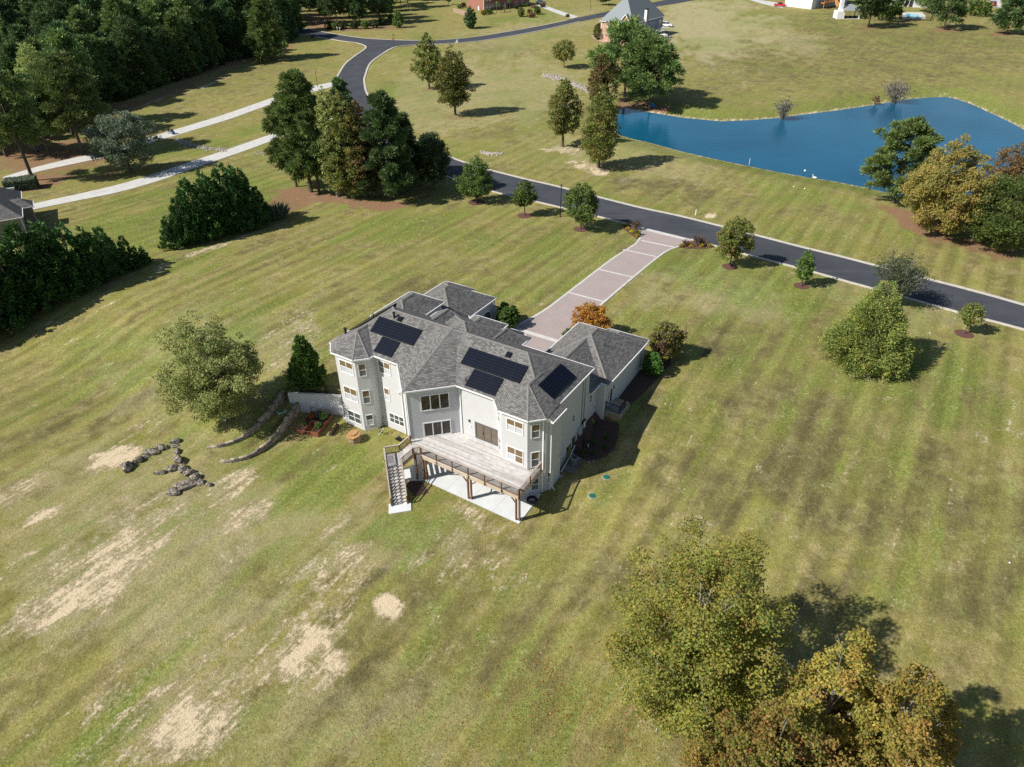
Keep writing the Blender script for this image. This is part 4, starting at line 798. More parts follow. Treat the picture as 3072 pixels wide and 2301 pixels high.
PAL = dict(
    green=([(0.075, 0.115, 0.028), (0.10, 0.145, 0.035), (0.058, 0.092, 0.026)], [3, 2, 2]),
    sweet=([(0.115, 0.140, 0.035), (0.165, 0.165, 0.045), (0.080, 0.110, 0.030), (0.24, 0.15, 0.05)], [4, 3, 3, .8]),
    sweetb=([(0.13, 0.125, 0.04), (0.19, 0.13, 0.055), (0.09, 0.105, 0.033), (0.16, 0.09, 0.05)], [3, 3, 3, 1.6]),
    fall=([(0.265, 0.185, 0.045), (0.255, 0.205, 0.045), (0.185, 0.172, 0.038), (0.28, 0.13, 0.045), (0.115, 0.122, 0.03)], [4, 4, 4, 1.1, 3]),
    turning=([(0.150, 0.160, 0.030), (0.205, 0.190, 0.036), (0.10, 0.122, 0.026), (0.235, 0.155, 0.04), (0.20, 0.09, 0.035)], [4, 3, 4, 1.0, .4]),
    birch=([(0.135, 0.165, 0.050), (0.185, 0.208, 0.070), (0.092, 0.120, 0.036), (0.24, 0.245, 0.10)], [4, 3, 3, 1]),
    maple=([(0.40, 0.165, 0.04), (0.44, 0.23, 0.05), (0.33, 0.24, 0.05), (0.30, 0.11, 0.04)], [4, 3, 2, 1.5]),
    gold=([(0.205, 0.180, 0.045), (0.26, 0.205, 0.055), (0.135, 0.145, 0.04), (0.25, 0.15, 0.055)], [4, 3, 4, 1.2]),
    greenred=([(0.115, 0.145, 0.032), (0.16, 0.175, 0.04), (0.085, 0.115, 0.028), (0.22, 0.10, 0.05)], [4, 3, 3, 1.6]),
    red=([(0.17, 0.095, 0.045), (0.20, 0.135, 0.06), (0.15, 0.10, 0.05), (0.12, 0.10, 0.04)], [3, 2, 2, 2]),
    olive=([(0.135, 0.14, 0.035), (0.185, 0.175, 0.04), (0.09, 0.10, 0.03)], [3, 2, 2]),
    dark=([(0.040, 0.066, 0.024), (0.055, 0.085, 0.030), (0.030, 0.052, 0.022)], [3, 2, 2]),
    blueg=([(0.105, 0.13, 0.085), (0.075, 0.10, 0.060), (0.155, 0.17, 0.13)], [3, 3, 1.5]),
    pine=([(0.050, 0.085, 0.030), (0.070, 0.110, 0.036), (0.036, 0.062, 0.024)], [3, 2.4, 2]),
    pinel=([(0.085, 0.125, 0.036), (0.115, 0.150, 0.042), (0.055, 0.085, 0.028)], [3, 2, 2]),
    cedar=([(0.125, 0.135, 0.030), (0.095, 0.115, 0.028), (0.165, 0.150, 0.035), (0.065, 0.090, 0.026)], [3, 3, 1.5, 2]),
    ley=([(0.045, 0.105, 0.026), (0.060, 0.130, 0.030), (0.032, 0.075, 0.022)], [3, 2, 2.4]),
    bush=([(0.060, 0.120, 0.022), (0.080, 0.150, 0.028), (0.045, 0.090, 0.02)], [3, 2, 2]),
    purple=([(0.085, 0.05, 0.035), (0.11, 0.065, 0.04), (0.07, 0.07, 0.035)], [3, 2, 1]),
    yellow=([(0.42, 0.36, 0.03), (0.50, 0.42, 0.05), (0.25, 0.25, 0.03)], [3, 2, 1]),
    dead=([(0.17, 0.145, 0.11), (0.12, 0.105, 0.085)], [2, 1]))
_gain = dict(dark=1.7, pine=1.9, pinel=1.95, ley=1.55, green=1.95, sweet=1.75, blueg=1.75, maple=1.25, yellow=1.1, bush=1.5, cedar=2.0, fall=1.45, turning=1.65, birch=2.25)
for _k in PAL: PAL[_k] = ([tuple(x * _gain.get(_k, 1.6) for x in c) for c in PAL[_k][0]], PAL[_k][1])
PROF = dict(
    round=lambda t: np.sqrt(np.clip(1 - (2 * t - 1) ** 2, 0, 1)) * (1 - .12 * t),
    egg=lambda t: np.clip(np.sin(np.pi * np.clip(t, 0, 1) ** .72), 0, 1) ** .75,
    cone=lambda t: np.clip(1.06 - t, 0, 1) ** .85 * np.clip(t / .10, .35, 1),
    tall=lambda t: np.clip(np.sin(np.pi * np.clip(t, 0, 1) ** .62), 0, 1) ** .6,
    cedar=lambda t: np.clip(1.03 - t, 0, 1) ** .8 * np.clip(.55 + t / .28, 0, 1) * .98,
    spire=lambda t: np.clip(np.sin(np.pi * np.clip(t, 0, 1) ** .5), 0, 1) ** .85,
    vase=lambda t: np.clip(np.sin(np.pi * np.clip(t * .92 + .04, 0, 1) ** 1.25), 0, 1) ** .7)
def broad(seed, H, R, ls, pal, prof='egg', cb=.18, dens=1.0, clump=.2, lean=0, open_=0.0, asp=.75, bk=None, nlimb=18, pal2=None, leaders=0):
    rng = np.random.default_rng(seed); f = PROF[prof]; hc = H * (1 - cb)
    surf = 2 * math.pi * R * hc * .75; n = int(min(60000, dens * 2.3 * surf / (ls * ls * asp * .5)))
    ncl = max(26, int(7.5 * (surf / (R * clump) ** 2) ** .8 * .32))
    t = rng.random(ncl * 4); keep = rng.random(ncl * 4) < f(t) ** 1.1 + .05; t = t[keep][:ncl]; ncl = len(t)
    ang = rng.random(ncl) * 6.283; rr = f(t) * R * np.sqrt(rng.uniform(.12, 1, ncl)) * (1 - clump * .55) * (1 + .16 * np.sin(ang * 2 + seed) + .1 * np.sin(ang * 3 + seed * 2.1))
    cc = np.stack([rr * np.cos(ang), rr * np.sin(ang), cb * H + t * hc * .97], 1)
    if leaders:
        la = rng.random() * 6 + np.arange(leaders) * 6.283 / max(1, leaders - 1); lr = np.where(np.arange(leaders) == 0, .05, rng.uniform(.38, .6, leaders)) * R; lh = np.where(np.arange(leaders) == 0, 1.0, rng.uniform(.62, .9, leaders)); lw = np.where(np.arange(leaders) == 0, .66, rng.uniform(.36, .5, leaders))
        li = np.where(rng.random(ncl) < .22, 0, rng.integers(0, leaders, ncl)); sp_ = np.clip(t * 1.6, 0, 1)
        cc = np.stack([lr[li] * np.cos(la[li]) * sp_ + rr * lw[li] * np.cos(ang) * (1.35 - .35 * sp_), lr[li] * np.sin(la[li]) * sp_ + rr * lw[li] * np.sin(ang) * (1.35 - .35 * sp_), cb * H + t * hc * lh[li]], 1)
    cr = R * clump * rng.uniform(.65, 1.35, ncl) * (.55 + .45 * f(t))
    wk = cr ** 2 / np.sum(cr ** 2); k = rng.choice(ncl, n, p=wk); d = unit(rng.normal(size=(n, 3))) * (rng.random((n, 1)) ** .42) * np.array([1, 1, .72])
    pts = cc[k] + d * cr[k][:, None]; V, Qd = cards(pts, ls * rng.uniform(.7, 1.3, n), rng, asp, .5)
    p, w_ = PAL[pal]; col = paint(n, p, w_, rng); cl = paint(ncl, p, w_, rng, .1); col = col * .62 + cl[k] * .38
    if pal2:
        p2, w2 = PAL[pal2]; m2 = rng.random(ncl) < .42; c2 = paint(n, p2, w2, rng); col = np.where(m2[k][:, None], c2, col)
    crown = quadmesh('crown', V, Qd, LEAF, np.repeat(col, 4, 0))
    r0 = max(.06, H * .017); segs = [([(0, 0, -.15), (0, 0, H * .12), (rng.normal() * .1, rng.normal() * .1, H * .45), (rng.normal() * .15, rng.normal() * .15, H * .72)], [r0 * 1.35, r0, r0 * .55, r0 * .12])]
    for i in rng.choice(ncl, min(nlimb, ncl), replace=False):
        e = cc[i]; hz = max(cb * H * .8, e[2] * .6); m_ = np.array([e[0] * .45, e[1] * .45, (hz + e[2]) / 2 + .02 * H])
        segs.append(([(0, 0, hz), tuple(m_), tuple(e)], [r0 * .24, r0 * .15, r0 * .05]))
        if open_:
            for _ in range(3): e2 = e + rng.normal(size=3) * cr[i] * .8; segs.append(([tuple(e), tuple(e2)], [r0 * .08, r0 * .03]))
    trunk = tubes(segs, 6).mesh('trunk', bk or bark); return trunk, crown
def pine(seed, H, R, ls, pal='pine', cb=.3, dens=1.0, asp=.26, irregular=.35, cone=False):
    rng = np.random.default_rng(seed); r0 = max(.08, H * .014); segs = [([(0, 0, -.2), (0, 0, H * .3), (rng.normal() * .15, rng.normal() * .15, H * .7), (0, 0, H)], [r0 * 1.3, r0, r0 * .6, r0 * .1])]
    C = []; CR = []; nb = int(30 + H * 1.6)
    for i in range(nb):
        t = (i + rng.random()) / nb; z = H * (cb + (1 - cb) * t)
        prof = (1.05 - t) ** .75 if cone else (math.sin(math.pi * min(1, (t * .86 + .12)) ** .8) ** .7)
        L = R * prof * rng.uniform(1 - irregular, 1.08); a = i * 2.4 + rng.normal() * .4; rise = L * (rng.uniform(-.05, .3) if t < .5 else rng.uniform(.15, .5))
        e = np.array([L * math.cos(a), L * math.sin(a), z + rise]); segs.append(([(0, 0, z), tuple(e * [.55, .55, 0] + [0, 0, z + rise * .4]), tuple(e)], [r0 * .28, r0 * .18, r0 * .05]))
        m_ = max(1, int(L / (R * .26)))
        for q in range(m_ + 1):
            s = 1 - q * .30 / max(1, m_) * 1.6
            if s < .3: break
            C.append(np.array([0, 0, z]) * (1 - s) + e * s + rng.normal(size=3) * R * .05); CR.append(R * rng.uniform(.14, .24) * (.7 + .3 * s))
    C.append(np.array([0, 0, H * .98])); CR.append(R * .15); C = np.array(C); CR = np.array(CR)
    surf = 2 * math.pi * R * H * (1 - cb) * .8; n = int(min(45000, dens * 3.2 * surf / (ls * ls * asp * .5)))
    k = rng.choice(len(C), n, p=CR ** 2 / np.sum(CR ** 2)); d = unit(rng.normal(size=(n, 3)) + np.array([0, 0, .35])); o = C[k] + d * CR[k][:, None] * rng.uniform(0, .9, (n, 1)) * np.array([1, 1, .6])
    out = unit(C[k] * np.array([1, 1, 0]) + 1e-3) * .5
    V, Qd = cards(o, ls * rng.uniform(.7, 1.3, n), rng, asp, 0, d + out + np.array([0, 0, .25])); p, w_ = PAL[pal]; col = paint(n, p, w_, rng) * .6 + paint(len(C), p, w_, rng, .12)[k] * .4
    return tubes(segs, 6).mesh('trunk', bark), quadmesh('crown', V, Qd, NEEDLE, np.repeat(col, 4, 0))
def conifer(seed, H, R, ls, pal='ley', dens=1.0, asp=.42, prof='cone', ragged=.14, droop=0.0, nb0=0):
    """dense cypress or cedar: sprays that point up and outward"""
    rng = np.random.default_rng(seed); f = PROF[prof]; nb = nb0 or int(110 + 8 * H * R / 4)
    t = rng.random(nb * 3); keep = rng.random(nb * 3) < f(t) + .06; t = t[keep][:nb]; nb = len(t); a = rng.random(nb) * 6.283
    rr = f(t) * R * (1 + rng.normal(0, ragged, nb)) * np.sqrt(rng.uniform(.45, 1, nb)); C = np.stack([rr * np.cos(a), rr * np.sin(a), t * H * .96 + .1], 1); CR = R * rng.uniform(.10, .19, nb) * (.6 + .5 * f(t))
    surf = 2 * math.pi * R * H * .55; n = int(min(50000, dens * 2.8 * surf / (ls * ls * asp * .5)))
    k = rng.choice(nb, n, p=CR ** 2 / np.sum(CR ** 2)); outv = np.stack([np.cos(a), np.sin(a), np.full(nb, .75 - droop)], 1)[k]; dd = unit(outv + rng.normal(size=(n, 3)) * .55)
    o = C[k] + unit(rng.normal(size=(n, 3))) * CR[k][:, None] * rng.random((n, 1)) * np.array([1, 1, 1.5])
    V, Qd = cards(o, ls * rng.uniform(.7, 1.3, n), rng, asp, 0, dd); p, w_ = PAL[pal]; col = paint(n, p, w_, rng) * .6 + paint(nb, p, w_, rng, .14)[k] * .4
    r0 = max(.05, H * .014); segs = [([(0, 0, -.15), (0, 0, H * .5), (0, 0, H * .93)], [r0 * 1.3, r0 * .8, r0 * .15])]
    for i in rng.choice(nb, min(26, nb), replace=False): segs.append(([(0, 0, C[i][2] * .85), tuple(C[i])], [r0 * .25, r0 * .06]))
    return tubes(segs, 5).mesh('trunk', bark), quadmesh('crown', V, Qd, NEEDLE, np.repeat(col, 4, 0))
def bare(seed, H, R, pal, ls, leaves=600, n=60, m=None, twist=.3):
    rng = np.random.default_rng(seed); segs = []; tips = []
    for i in range(n):
        a = rng.random() * 6.283; L = R * rng.uniform(.3, 1); z = H * rng.uniform(.55, 1.0) * (1.05 - .3 * L / R); b = np.array([.15 * R * rng.normal() * .5, .15 * R * rng.normal() * .5, 0]); e = np.array([L * math.cos(a), L * math.sin(a), z]); mid = b + (e - b) * .5 + np.array([0, 0, H * .14])
        r = max(.018, H * .006); segs.append(([tuple(b), tuple(mid), tuple(e)], [r * 1.6, r, r * .35])); 
        for _ in range(4):
            s = rng.uniform(.45, 1); p = b + (e - b) * s + np.array([0, 0, H * .14 * (1 - abs(2 * s - 1))]); q = p + rng.normal(size=3) * R * .22 + np.array([0, 0, H * .06]); segs.append(([tuple(p), tuple(q)], [r * .5, r * .2])); tips.append(q)
        tips.append(e)
    tips = np.array(tips); k = rng.integers(0, len(tips), leaves); V, Qd = cards(tips[k] + rng.normal(size=(leaves, 3)) * R * .09, ls * rng.uniform(.6, 1.3, leaves), rng, .6); p, w_ = PAL[pal]
    return tubes(segs, 4).mesh('stems', m or twigm), quadmesh('crown', V, Qd, LEAF, np.repeat(paint(leaves, p, w_, rng), 4, 0))
def put(name, label, cat, P, meshes, group=None, rz=0.0, scale=1.0):
    o = thing(name, label, cat, tuple(P), rz, group, scale); link(meshes[0].name.split('.')[0], meshes[0], o); link('crown', meshes[1], o); return o
def lsize(P, k=1.75, lo=.10, hi=.75): return float(np.clip(k / (ppm(P) / 3.0), lo, hi))
_seed = [100]
def tree(kind, base, top, hw, label, pal=None, name=None, group=None, cat='tree', hscale=1.0, k=1.75, sink=0.0, **kw):
    P = G(*base); P[2] -= sink; Ht = max(.6, top_h(P, *top)) * hscale; Rr = hw / ppm(P + np.array([0, 0, Ht * .5])); ls = lsize(P + np.array([0, 0, Ht * .6]), k); _seed[0] += 1; s = _seed[0]
    if kind == 'broad': m = broad(s, Ht, Rr, ls, pal or 'green', **kw)
    elif kind == 'pine': m = pine(s, Ht, Rr, ls * 1.9, pal or 'pine', **kw)
    elif kind == 'conifer': m = conifer(s, Ht, Rr, ls * 1.5, pal or 'ley', **kw)
    elif kind == 'bare': m = bare(s, Ht, Rr, pal or 'dead', ls, **kw)
    return put(name or {'broad': 'broadleaf_tree', 'pine': 'pine_tree', 'conifer': 'evergreen_tree', 'bare': 'bare_shrub'}[kind], label, cat, P, m, group, (s * 1.7) % 6.28)
# --- trees read from the photograph
tree('broad', (1288, 267), (1277, 95), 47, 'leafy tree behind and beside the taller egg-shaped tree in open field', 'sweet', cb=.12, prof='egg')
tree('broad', (1366, 345), (1348, 130), 60, 'tall egg-shaped green tree casting long shadow on open field', 'sweet', cb=.12, prof='egg')
tree('broad', (1692, 204), (1694, 118), 41, 'small lone round-headed tree in field near white rock drain', 'sweet', cb=.26, prof='round')
tree('broad', (1688, 440), (1696, 223), 50, 'narrow green tree on bare soil patch next to the brown-tinged tree', 'sweet', cb=.18, prof='tall', clump=.24)
tree('broad', (1796, 503), (1800, 250), 66, 'tall brown-tinged tree at left end of pond bank above road', 'sweet', cb=.10, prof='tall', clump=.22, open_=1)
tree('broad', (1800, 330), (1790, 153), 46, 'rust-tinged slim tree leaning on the pines by pond', 'sweetb', cb=.1, prof='tall', open_=1)
tree('pine', (1872, 306), (1862, 78), 98, 'big spreading pine by pond in front of the blue house', 'pinel', cb=.22, dens=1.2)
tree('pine', (1947, 331), (1985, 125), 84, 'broad pine at pond edge with blue float beneath it', 'pinel', cb=.22, dens=1.2)
tree('broad', (1429, 607), (1421, 462), 56, 'roadside oak on mulch nearest the pine grove', 'green', cb=.1, prof='egg', group='young street trees')
tree('broad', (1574, 647), (1576, 536), 40, 'smaller roadside oak between lamp post and grove oak', 'green', cb=.28, prof='egg', group='young street trees')
tree('broad', (1742, 688), (1748, 540), 60, 'bushy roadside oak right beside the street lamp', 'green', cb=.18, prof='egg', group='young street trees')
tree('broad', (2189, 800), (2208, 650), 59, 'red-tipped young maple beside drive entrance bed', 'greenred', cb=.16, prof='round', group='young street trees')
tree('broad', (2403, 858), (2412, 742), 32, 'slim young tree on mulch between maple and grey crape myrtle', 'green', cb=.16, prof='egg', group='young street trees')
tree('broad', (2892, 1002), (2906, 905), 36, 'small tree with thin crown on round mulch ring far along road', 'greenred', cb=.3, prof='vase', dens=.8, group='young street trees')
tree('bare', (2672, 915), (2668, 750), 74, 'grey half-bare crape myrtle behind the golden cedar', 'dark', name='crape_myrtle', leaves=5200, n=120)
tree('conifer', (2588, 1085), (2596, 822), 134, 'big golden green cedar with ragged skirt on the right lawn', 'cedar', prof='cedar', ragged=.10, dens=3.2, name='cedar_tree', k=1.5, droop=.35, nb0=420)
# grove of pines and gums
tree('pine', (934, 576), (893, 222), 74, 'tallest bushy pine at the left of the roadside grove', 'pinel', cb=.16, dens=1.7, irregular=.2)
tree('pine', (958, 580), (935, 300), 72, 'second pine tight beside the tallest pine of the grove', 'pinel', cb=.2, dens=1.4)
tree('broad', (1015, 588), (975, 250), 62, 'thin yellowing gum tree in grove beside the tallest pine', 'birch', cb=.06, prof='tall', dens=.8, open_=1, bk=bark_g)
tree('broad', (1059, 594), (1068, 262), 66, 'brownish gum tree in middle of the grove', 'sweet', cb=.04, prof='tall', dens=.95, open_=1, bk=bark_g)
tree('broad', (1100, 590), (1118, 285), 62, 'dusty green gum tree in grove next to the dark pine', 'sweetb', cb=.04, prof='tall', dens=.95, open_=1)
tree('pine', (1060, 560), (1052, 240), 40, 'slender pine top showing behind the grove gums', 'pine', cb=.3)
tree('pine', (1172, 597), (1162, 290), 96, 'dark cone-shaped pine with skirt to ground at right of grove', 'pine', cb=.07, cone=True, dens=1.3)
tree('broad', (1304, 570), (1305, 397), 70, 'dark evergreen oak at the right end of the grove', 'dark', cb=.16, prof='round')
tree('pine', (1220, 560), (1215, 350), 70, 'dark pine filling the gap between cone-shaped pine and evergreen oak', 'pine', cb=.05, cone=True, dens=1.2)
tree('pine', (890, 560), (868, 300), 66, 'low-skirted pine at the outer left flank of the grove', 'pinel', cb=.2, dens=1.3)
tree('broad', (1290, 520), (1265, 395), 48, 'dark oak crown tucked behind the cone-shaped pine', 'dark', cb=.16, prof='round')
# left side
tree('broad', (393, 517), (372, 328), 100, 'grey-green broad tree on lawn between two concrete drives', 'blueg', cb=.12, prof='round', clump=.17)
tree('pine', (100, 542), (60, 210), 90, 'leaning pine with bare trunk beside clipped hedge', 'pinel', cb=.34)
tree('pine', (250, 462), (190, 170), 96, 'big light green pine at the corner of the wood', 'pinel', cb=.26, dens=1.1)
tree('pine', (150, 468), (130, 230), 62, 'thin pine behind leafless grey tree', 'pine', cb=.4)
tree('broad', (175, 420), (165, 105), 60, 'yellow-tipped gum tree rising from the wood edge', 'birch', cb=.3, prof='tall', dens=.7)
tree('bare', (116, 452), (75, 272), 80, 'leafless grey tree at the shaded wood edge', 'dead', name='bare_tree', leaves=500, n=70)
tree('pine', (20, 470), (10, 200), 80, 'pine at outer left edge of the wood', 'pine', cb=.3)
tree('pine', (812, 178), (816, 5), 64, 'pale green lone pine standing out at the end of the wood', 'pinel', cb=.1, cone=True, dens=1.2)
# pond side group at right
tree('pine', (2680, 610), (2748, 368), 96, 'dark spreading pine leaning over the pond bank', 'pinel', cb=.1, dens=1.2)
tree('broad', (2800, 708), (2856, 392), 128, 'big golden tree on leaf litter between pine and green tree by pond', 'gold', cb=.06, prof='egg', clump=.16)
tree('broad', (2990, 640), (2960, 408), 72, 'rust red tree behind the big golden tree', 'red', cb=.1, prof='round', dens=.8)
tree('broad', (2975, 742), (3050, 520), 135, 'rounded green tree at right of the golden tree', 'green', cb=.05, prof='round', clump=.16)
tree('broad', (3080, 650), (3075, 465), 70, 'thin grey-green tree behind the rounded green tree', 'blueg', cb=.1, prof='round', dens=.7)
# near the house
tree('broad', (675, 1262), (640, 926), 180, 'spreading river birch above the stone terrace walls', 'birch', cb=.06, prof='round', clump=.14, leaders=7, dens=.72, open_=1, bk=bark_g, k=1.9, nlimb=60)
tree('conifer', (929, 1160), (910, 1003), 56, 'small dark green cypress behind the black fence', 'bush', dens=2.6, ragged=.12, nb0=320)
tree('broad', (1770, 1010), (1752, 908), 62, 'orange Japanese maple beside paver drive', 'maple', cb=.08, prof='round', clump=.2, dens=1.3)
tree('broad', (1990, 1075), (1985, 968), 64, 'half green half purple shrub tree behind round bush at garage', 'olive', cb=.06, prof='round', pal2='purple')
tree('broad', (1956, 1123), (1956, 1056), 33, 'round clipped bright green bush beside garage wall', 'bush', cb=.0, prof='round', name='round_bush', cat='bush', dens=1.6, clump=.14)
for i, (b, tp, hw, lb) in enumerate((((1538, 968), (1538, 915), 20, 'smallest clipped green ball shrub by left garage'), ((1513, 962), (1502, 905), 22, 'clipped ball shrub touching the left garage corner'), ((1520, 985), (1520, 922), 34, 'biggest clipped green ball shrub with white blooms by left garage'))): tree('broad', b, tp, hw, lb, 'bush', cb=.0, prof='round', name='ball_shrub', cat='shrub', group='ball shrubs by left garage', dens=1.7, clump=.13)
tree('broad', (1705, 1015), (1700, 985), 18, 'low green bush at corner of right garage roof', 'bush', cb=.0, prof='round', name='low_bush', cat='bush')
# foreground trees at lower right: positions from crown tips and shadow tips
def tree_sh(top, tip, Rr, label, pal, **kw):
    S = G(*tip); best = None
    for Ht in np.arange(6, 20, .25):
        b = S[:2] - Ht / math.tan(rad(SUN_EL)) * np.array([math.cos(rad(SUN_AZ - 180)), math.sin(rad(SUN_AZ - 180))]); z = float(terr(*b)); P = np.array([b[0], b[1], z + Ht]); d = P - C_O; w_ = d @ C_F
        e = math.hypot(1536 + FPX * (d @ C_R) / w_ - top[0], 1150.5 - FPX * (d @ C_U) / w_ - top[1])
        if best is None or e < best[0]: best = (e, Ht, b, z)
    e, Ht, b, z = best; print('shadow tree', label[:24], 'err', round(e), 'H', Ht, 'at', b.round(1)); P = np.array([b[0], b[1], z]); _seed[0] += 1
    m = broad(_seed[0], Ht, Rr, .19, pal, **kw); return put('gum_tree', label, 'tree', P, m)
def near_tree(base, top, Rr, label, pal, prof='egg', **kw):
    P = G(*base); Ht = top_h(P, *top); print('near', label[:20], P.round(1), round(Ht, 1)); _seed[0] += 1
    return put('gum_tree', label, 'tree', P, broad(_seed[0], Ht, Rr, .17, pal, cb=.05, prof=prof, clump=.13, open_=1, bk=bark_g, nlimb=46, **kw))
near_tree((2050, 2105), (2160, 1592), 7.0, 'green and rust gum tree over the satellite dish', 'turning', leaders=8, dens=1.25)
near_tree((2395, 2335), (2511, 1850), 5.0, 'orange gum tree with tall tip beside the green and rust gum', 'fall', prof='spire', leaders=4, dens=1.2)
near_tree((2570, 2400), (2718, 1915), 5.0, 'orange gum tree farthest from the satellite dish', 'fall', prof='spire', leaders=4, dens=1.2)
near_tree((2240, 2480), (2300, 2080), 5.0, 'olive and orange gum tree between the other gums at frame foot', 'fall', leaders=5, dens=1.2, pal2='turning')
# cypress screens
LEY = [conifer(900 + i, 8.0, 2.6, .40, 'ley', dens=1.6, ragged=.17, nb0=230) for i in range(4)]
def ley_row(items, label, group):
    for i, (b, tp) in enumerate(items):
        P = G(*b); h = top_h(P, *tp); put('cypress_tree', label, 'tree', P, LEY[i % 4], group, i * 1.3, h / 8.0)
ley_row([((520, 742), (505, 648)), ((560, 730), (545, 590)), ((600, 716), (585, 528)), ((650, 704), (640, 505)), ((700, 690), (694, 488)), ((745, 678), (742, 500)), ((785, 665), (785, 555)), ((640, 680), (625, 520)), ((720, 662), (720, 492)), ((570, 705), (560, 570))], 'dark cypress in the dense clump beside pampas grass', 'cypress clump on the lawn')
ley_row([((438, 792), (440, 735)), ((395, 806), (402, 700)), ((350, 822), (356, 690)), ((300, 842), (298, 668)), ((245, 862), (238, 660)), ((190, 885), (182, 650)), ((130, 912), (98, 655)), ((70, 945), (60, 690)), ((10, 985), (0, 700)), ((-50, 1015), (-60, 720)), ((330, 800), (330, 672)), ((160, 870), (150, 668)), ((40, 925), (30, 690))], 'dark cypress in the long screen by the neighbour house', 'cypress screen')
# distant trees
FB = dict(k=1.6)
tree('broad', (2604, 82), (2600, -70), 62, 'big dark oak standing over the gazebo', 'dark', cb=.2, prof='round')
tree('conifer', (2655, 62), (2660, -70), 40, 'dense green conifer beside the gazebo oak', 'bush', prof='egg', name='conifer')
tree('pine', (2831, 87), (2850, -30), 52, 'dark round-topped pine on litter beside swimming pool', 'pine', cb=.22, irregular=.2)
tree('pine', (3019, 102), (3040, -10), 48, 'dark pine at frame edge near far driveway', 'pine', cb=.16, irregular=.3)
tree('pine', (2780, 36), (2765, -40), 40, 'olive pine behind swimming pool fence', 'pinel', cb=.2)
tree('conifer', (2932, 47), (2935, 0), 33, 'wide low green juniper by far driveway', 'bush', prof='egg', name='juniper')
tree('bare', (2345, 364), (2336, 290), 30, 'bare grey shrub at middle of far pond shore', 'dead', leaves=500, n=70); tree('bare', (2680, 311), (2680, 238), 42, 'larger bare grey shrub on the far pond shore', 'dead', leaves=700, n=80); tree('bare', (2624, 315), (2624, 284), 14, 'tiny brown shrub beside larger bare shore shrub', 'red', leaves=200, n=30)
tree('broad', (1412, 85), (1415, 16), 22, 'dark magnolia on lawn before the brick house', 'dark', cb=.02, prof='egg'); tree('broad', (1196, 83), (1194, 25), 16, 'small narrow evergreen near the road junction', 'green', cb=.02, prof='tall')
tree('broad', (1796, 118), (1796, 68), 22, 'olive gold shrub at corner of the blue house', 'olive', cb=0, prof='round', name='gold_shrub', cat='shrub')
tree('broad', (1808, 15), (1810, -20), 28, 'dark shade tree across the far street', 'dark', cb=.3, prof='round'); tree('broad', (1346, 15), (1344, -12), 9, 'tiny pale tree behind the brick house garden', 'bush', cb=.3, prof='round')
for b, tp, hw, pl, lb in (((1378, 25), (1377, 11), 8, 'green', 'round green garden bush behind wooden fence'), ((1390, 22), (1390, 7), 9, 'purple', 'round purple garden bush behind wooden fence'), ((1564, 50), (1562, 22), 12, 'olive', 'thin bare-stemmed shrub on brick house lawn'), ((1590, 41), (1589, 27), 11, 'purple', 'purple ball bush behind red island bush'), ((1594, 52), (1594, 38), 14, 'red', 'red island bush in front of brick house'), ((1612, 43), (1610, 17), 13, 'green', 'small green tree on brick house lawn'), ((1628, 22), (1628, 9), 10, 'purple', 'purple bush beside parked dark car'), ((1703, 51), (1703, 41), 7, 'olive', 'small bush at end of brick house drive'), ((1549, 26), (1549, 14), 10, 'dark', 'dark foundation bush under brick house window'), ((1576, 20), (1576, 9), 8, 'green', 'green foundation bush near brick house porch'), ((1600, 24), (1596, 16), 12, 'red', 'red low hedge along brick house walk'), ((1470, 42), (1472, 28), 12, 'bush', 'bright bush between brick house palms'), ((1453, 45), (1453, 28), 10, 'gold', 'yellow bush at brick house corner')): tree('broad', b, tp, hw, lb, pl, cb=0, prof='round', name='garden_bush', cat='bush', k=1.5)
# palms
def palm(b, tp, L, label):
    P = G(*b); h = max(1.0, top_h(P, *tp)); rng = np.random.default_rng(int(b[0])); V = []; Qs = []
    for i in range(34):
        a = rng.random() * 6.28; el = rng.uniform(-.5, 1.0); p = np.array([0, 0, h]); d = np.array([math.cos(a) * math.cos(el), math.sin(a) * math.cos(el), math.sin(el)]); s = np.cross(d, [0, 0, 1.]); s = s / np.linalg.norm(s) * .22
        for j in range(3):
            q = p + d * L / 3; d = unit(d + np.array([0, 0, -.4])); n0 = len(V); w0 = 1 - j / 3; w1 = 1 - (j + 1) / 3; V += [p - s * w0, p + s * w0, q + s * w1, q - s * w1]; Qs.append((n0, n0 + 1, n0 + 2, n0 + 3)); p = q
    pal, wt = PAL['pinel']; col = paint(len(V), pal, wt, rng); put('palm_tree', label, 'palm', P, (tubes([([(0, 0, -.1), (0, 0, h)], [.16, .13])]).mesh('trunk', bark), quadmesh('crown', np.array(V), np.array(Qs), LEAF, col)), 'palms by the brick house')
palm((1490, 38), (1490, 12), 1.9, 'green palm nearest the brick house corner'); palm((1514, 37), (1514, 22), 1.8, 'short silvery palm in front of brick house door'); palm((1530, 31), (1530, 2), 1.8, 'tall palm with bare trunk before brick house door'); palm((1585, 18), (1588, 2), 1.6, 'palm next to the parked dark car')
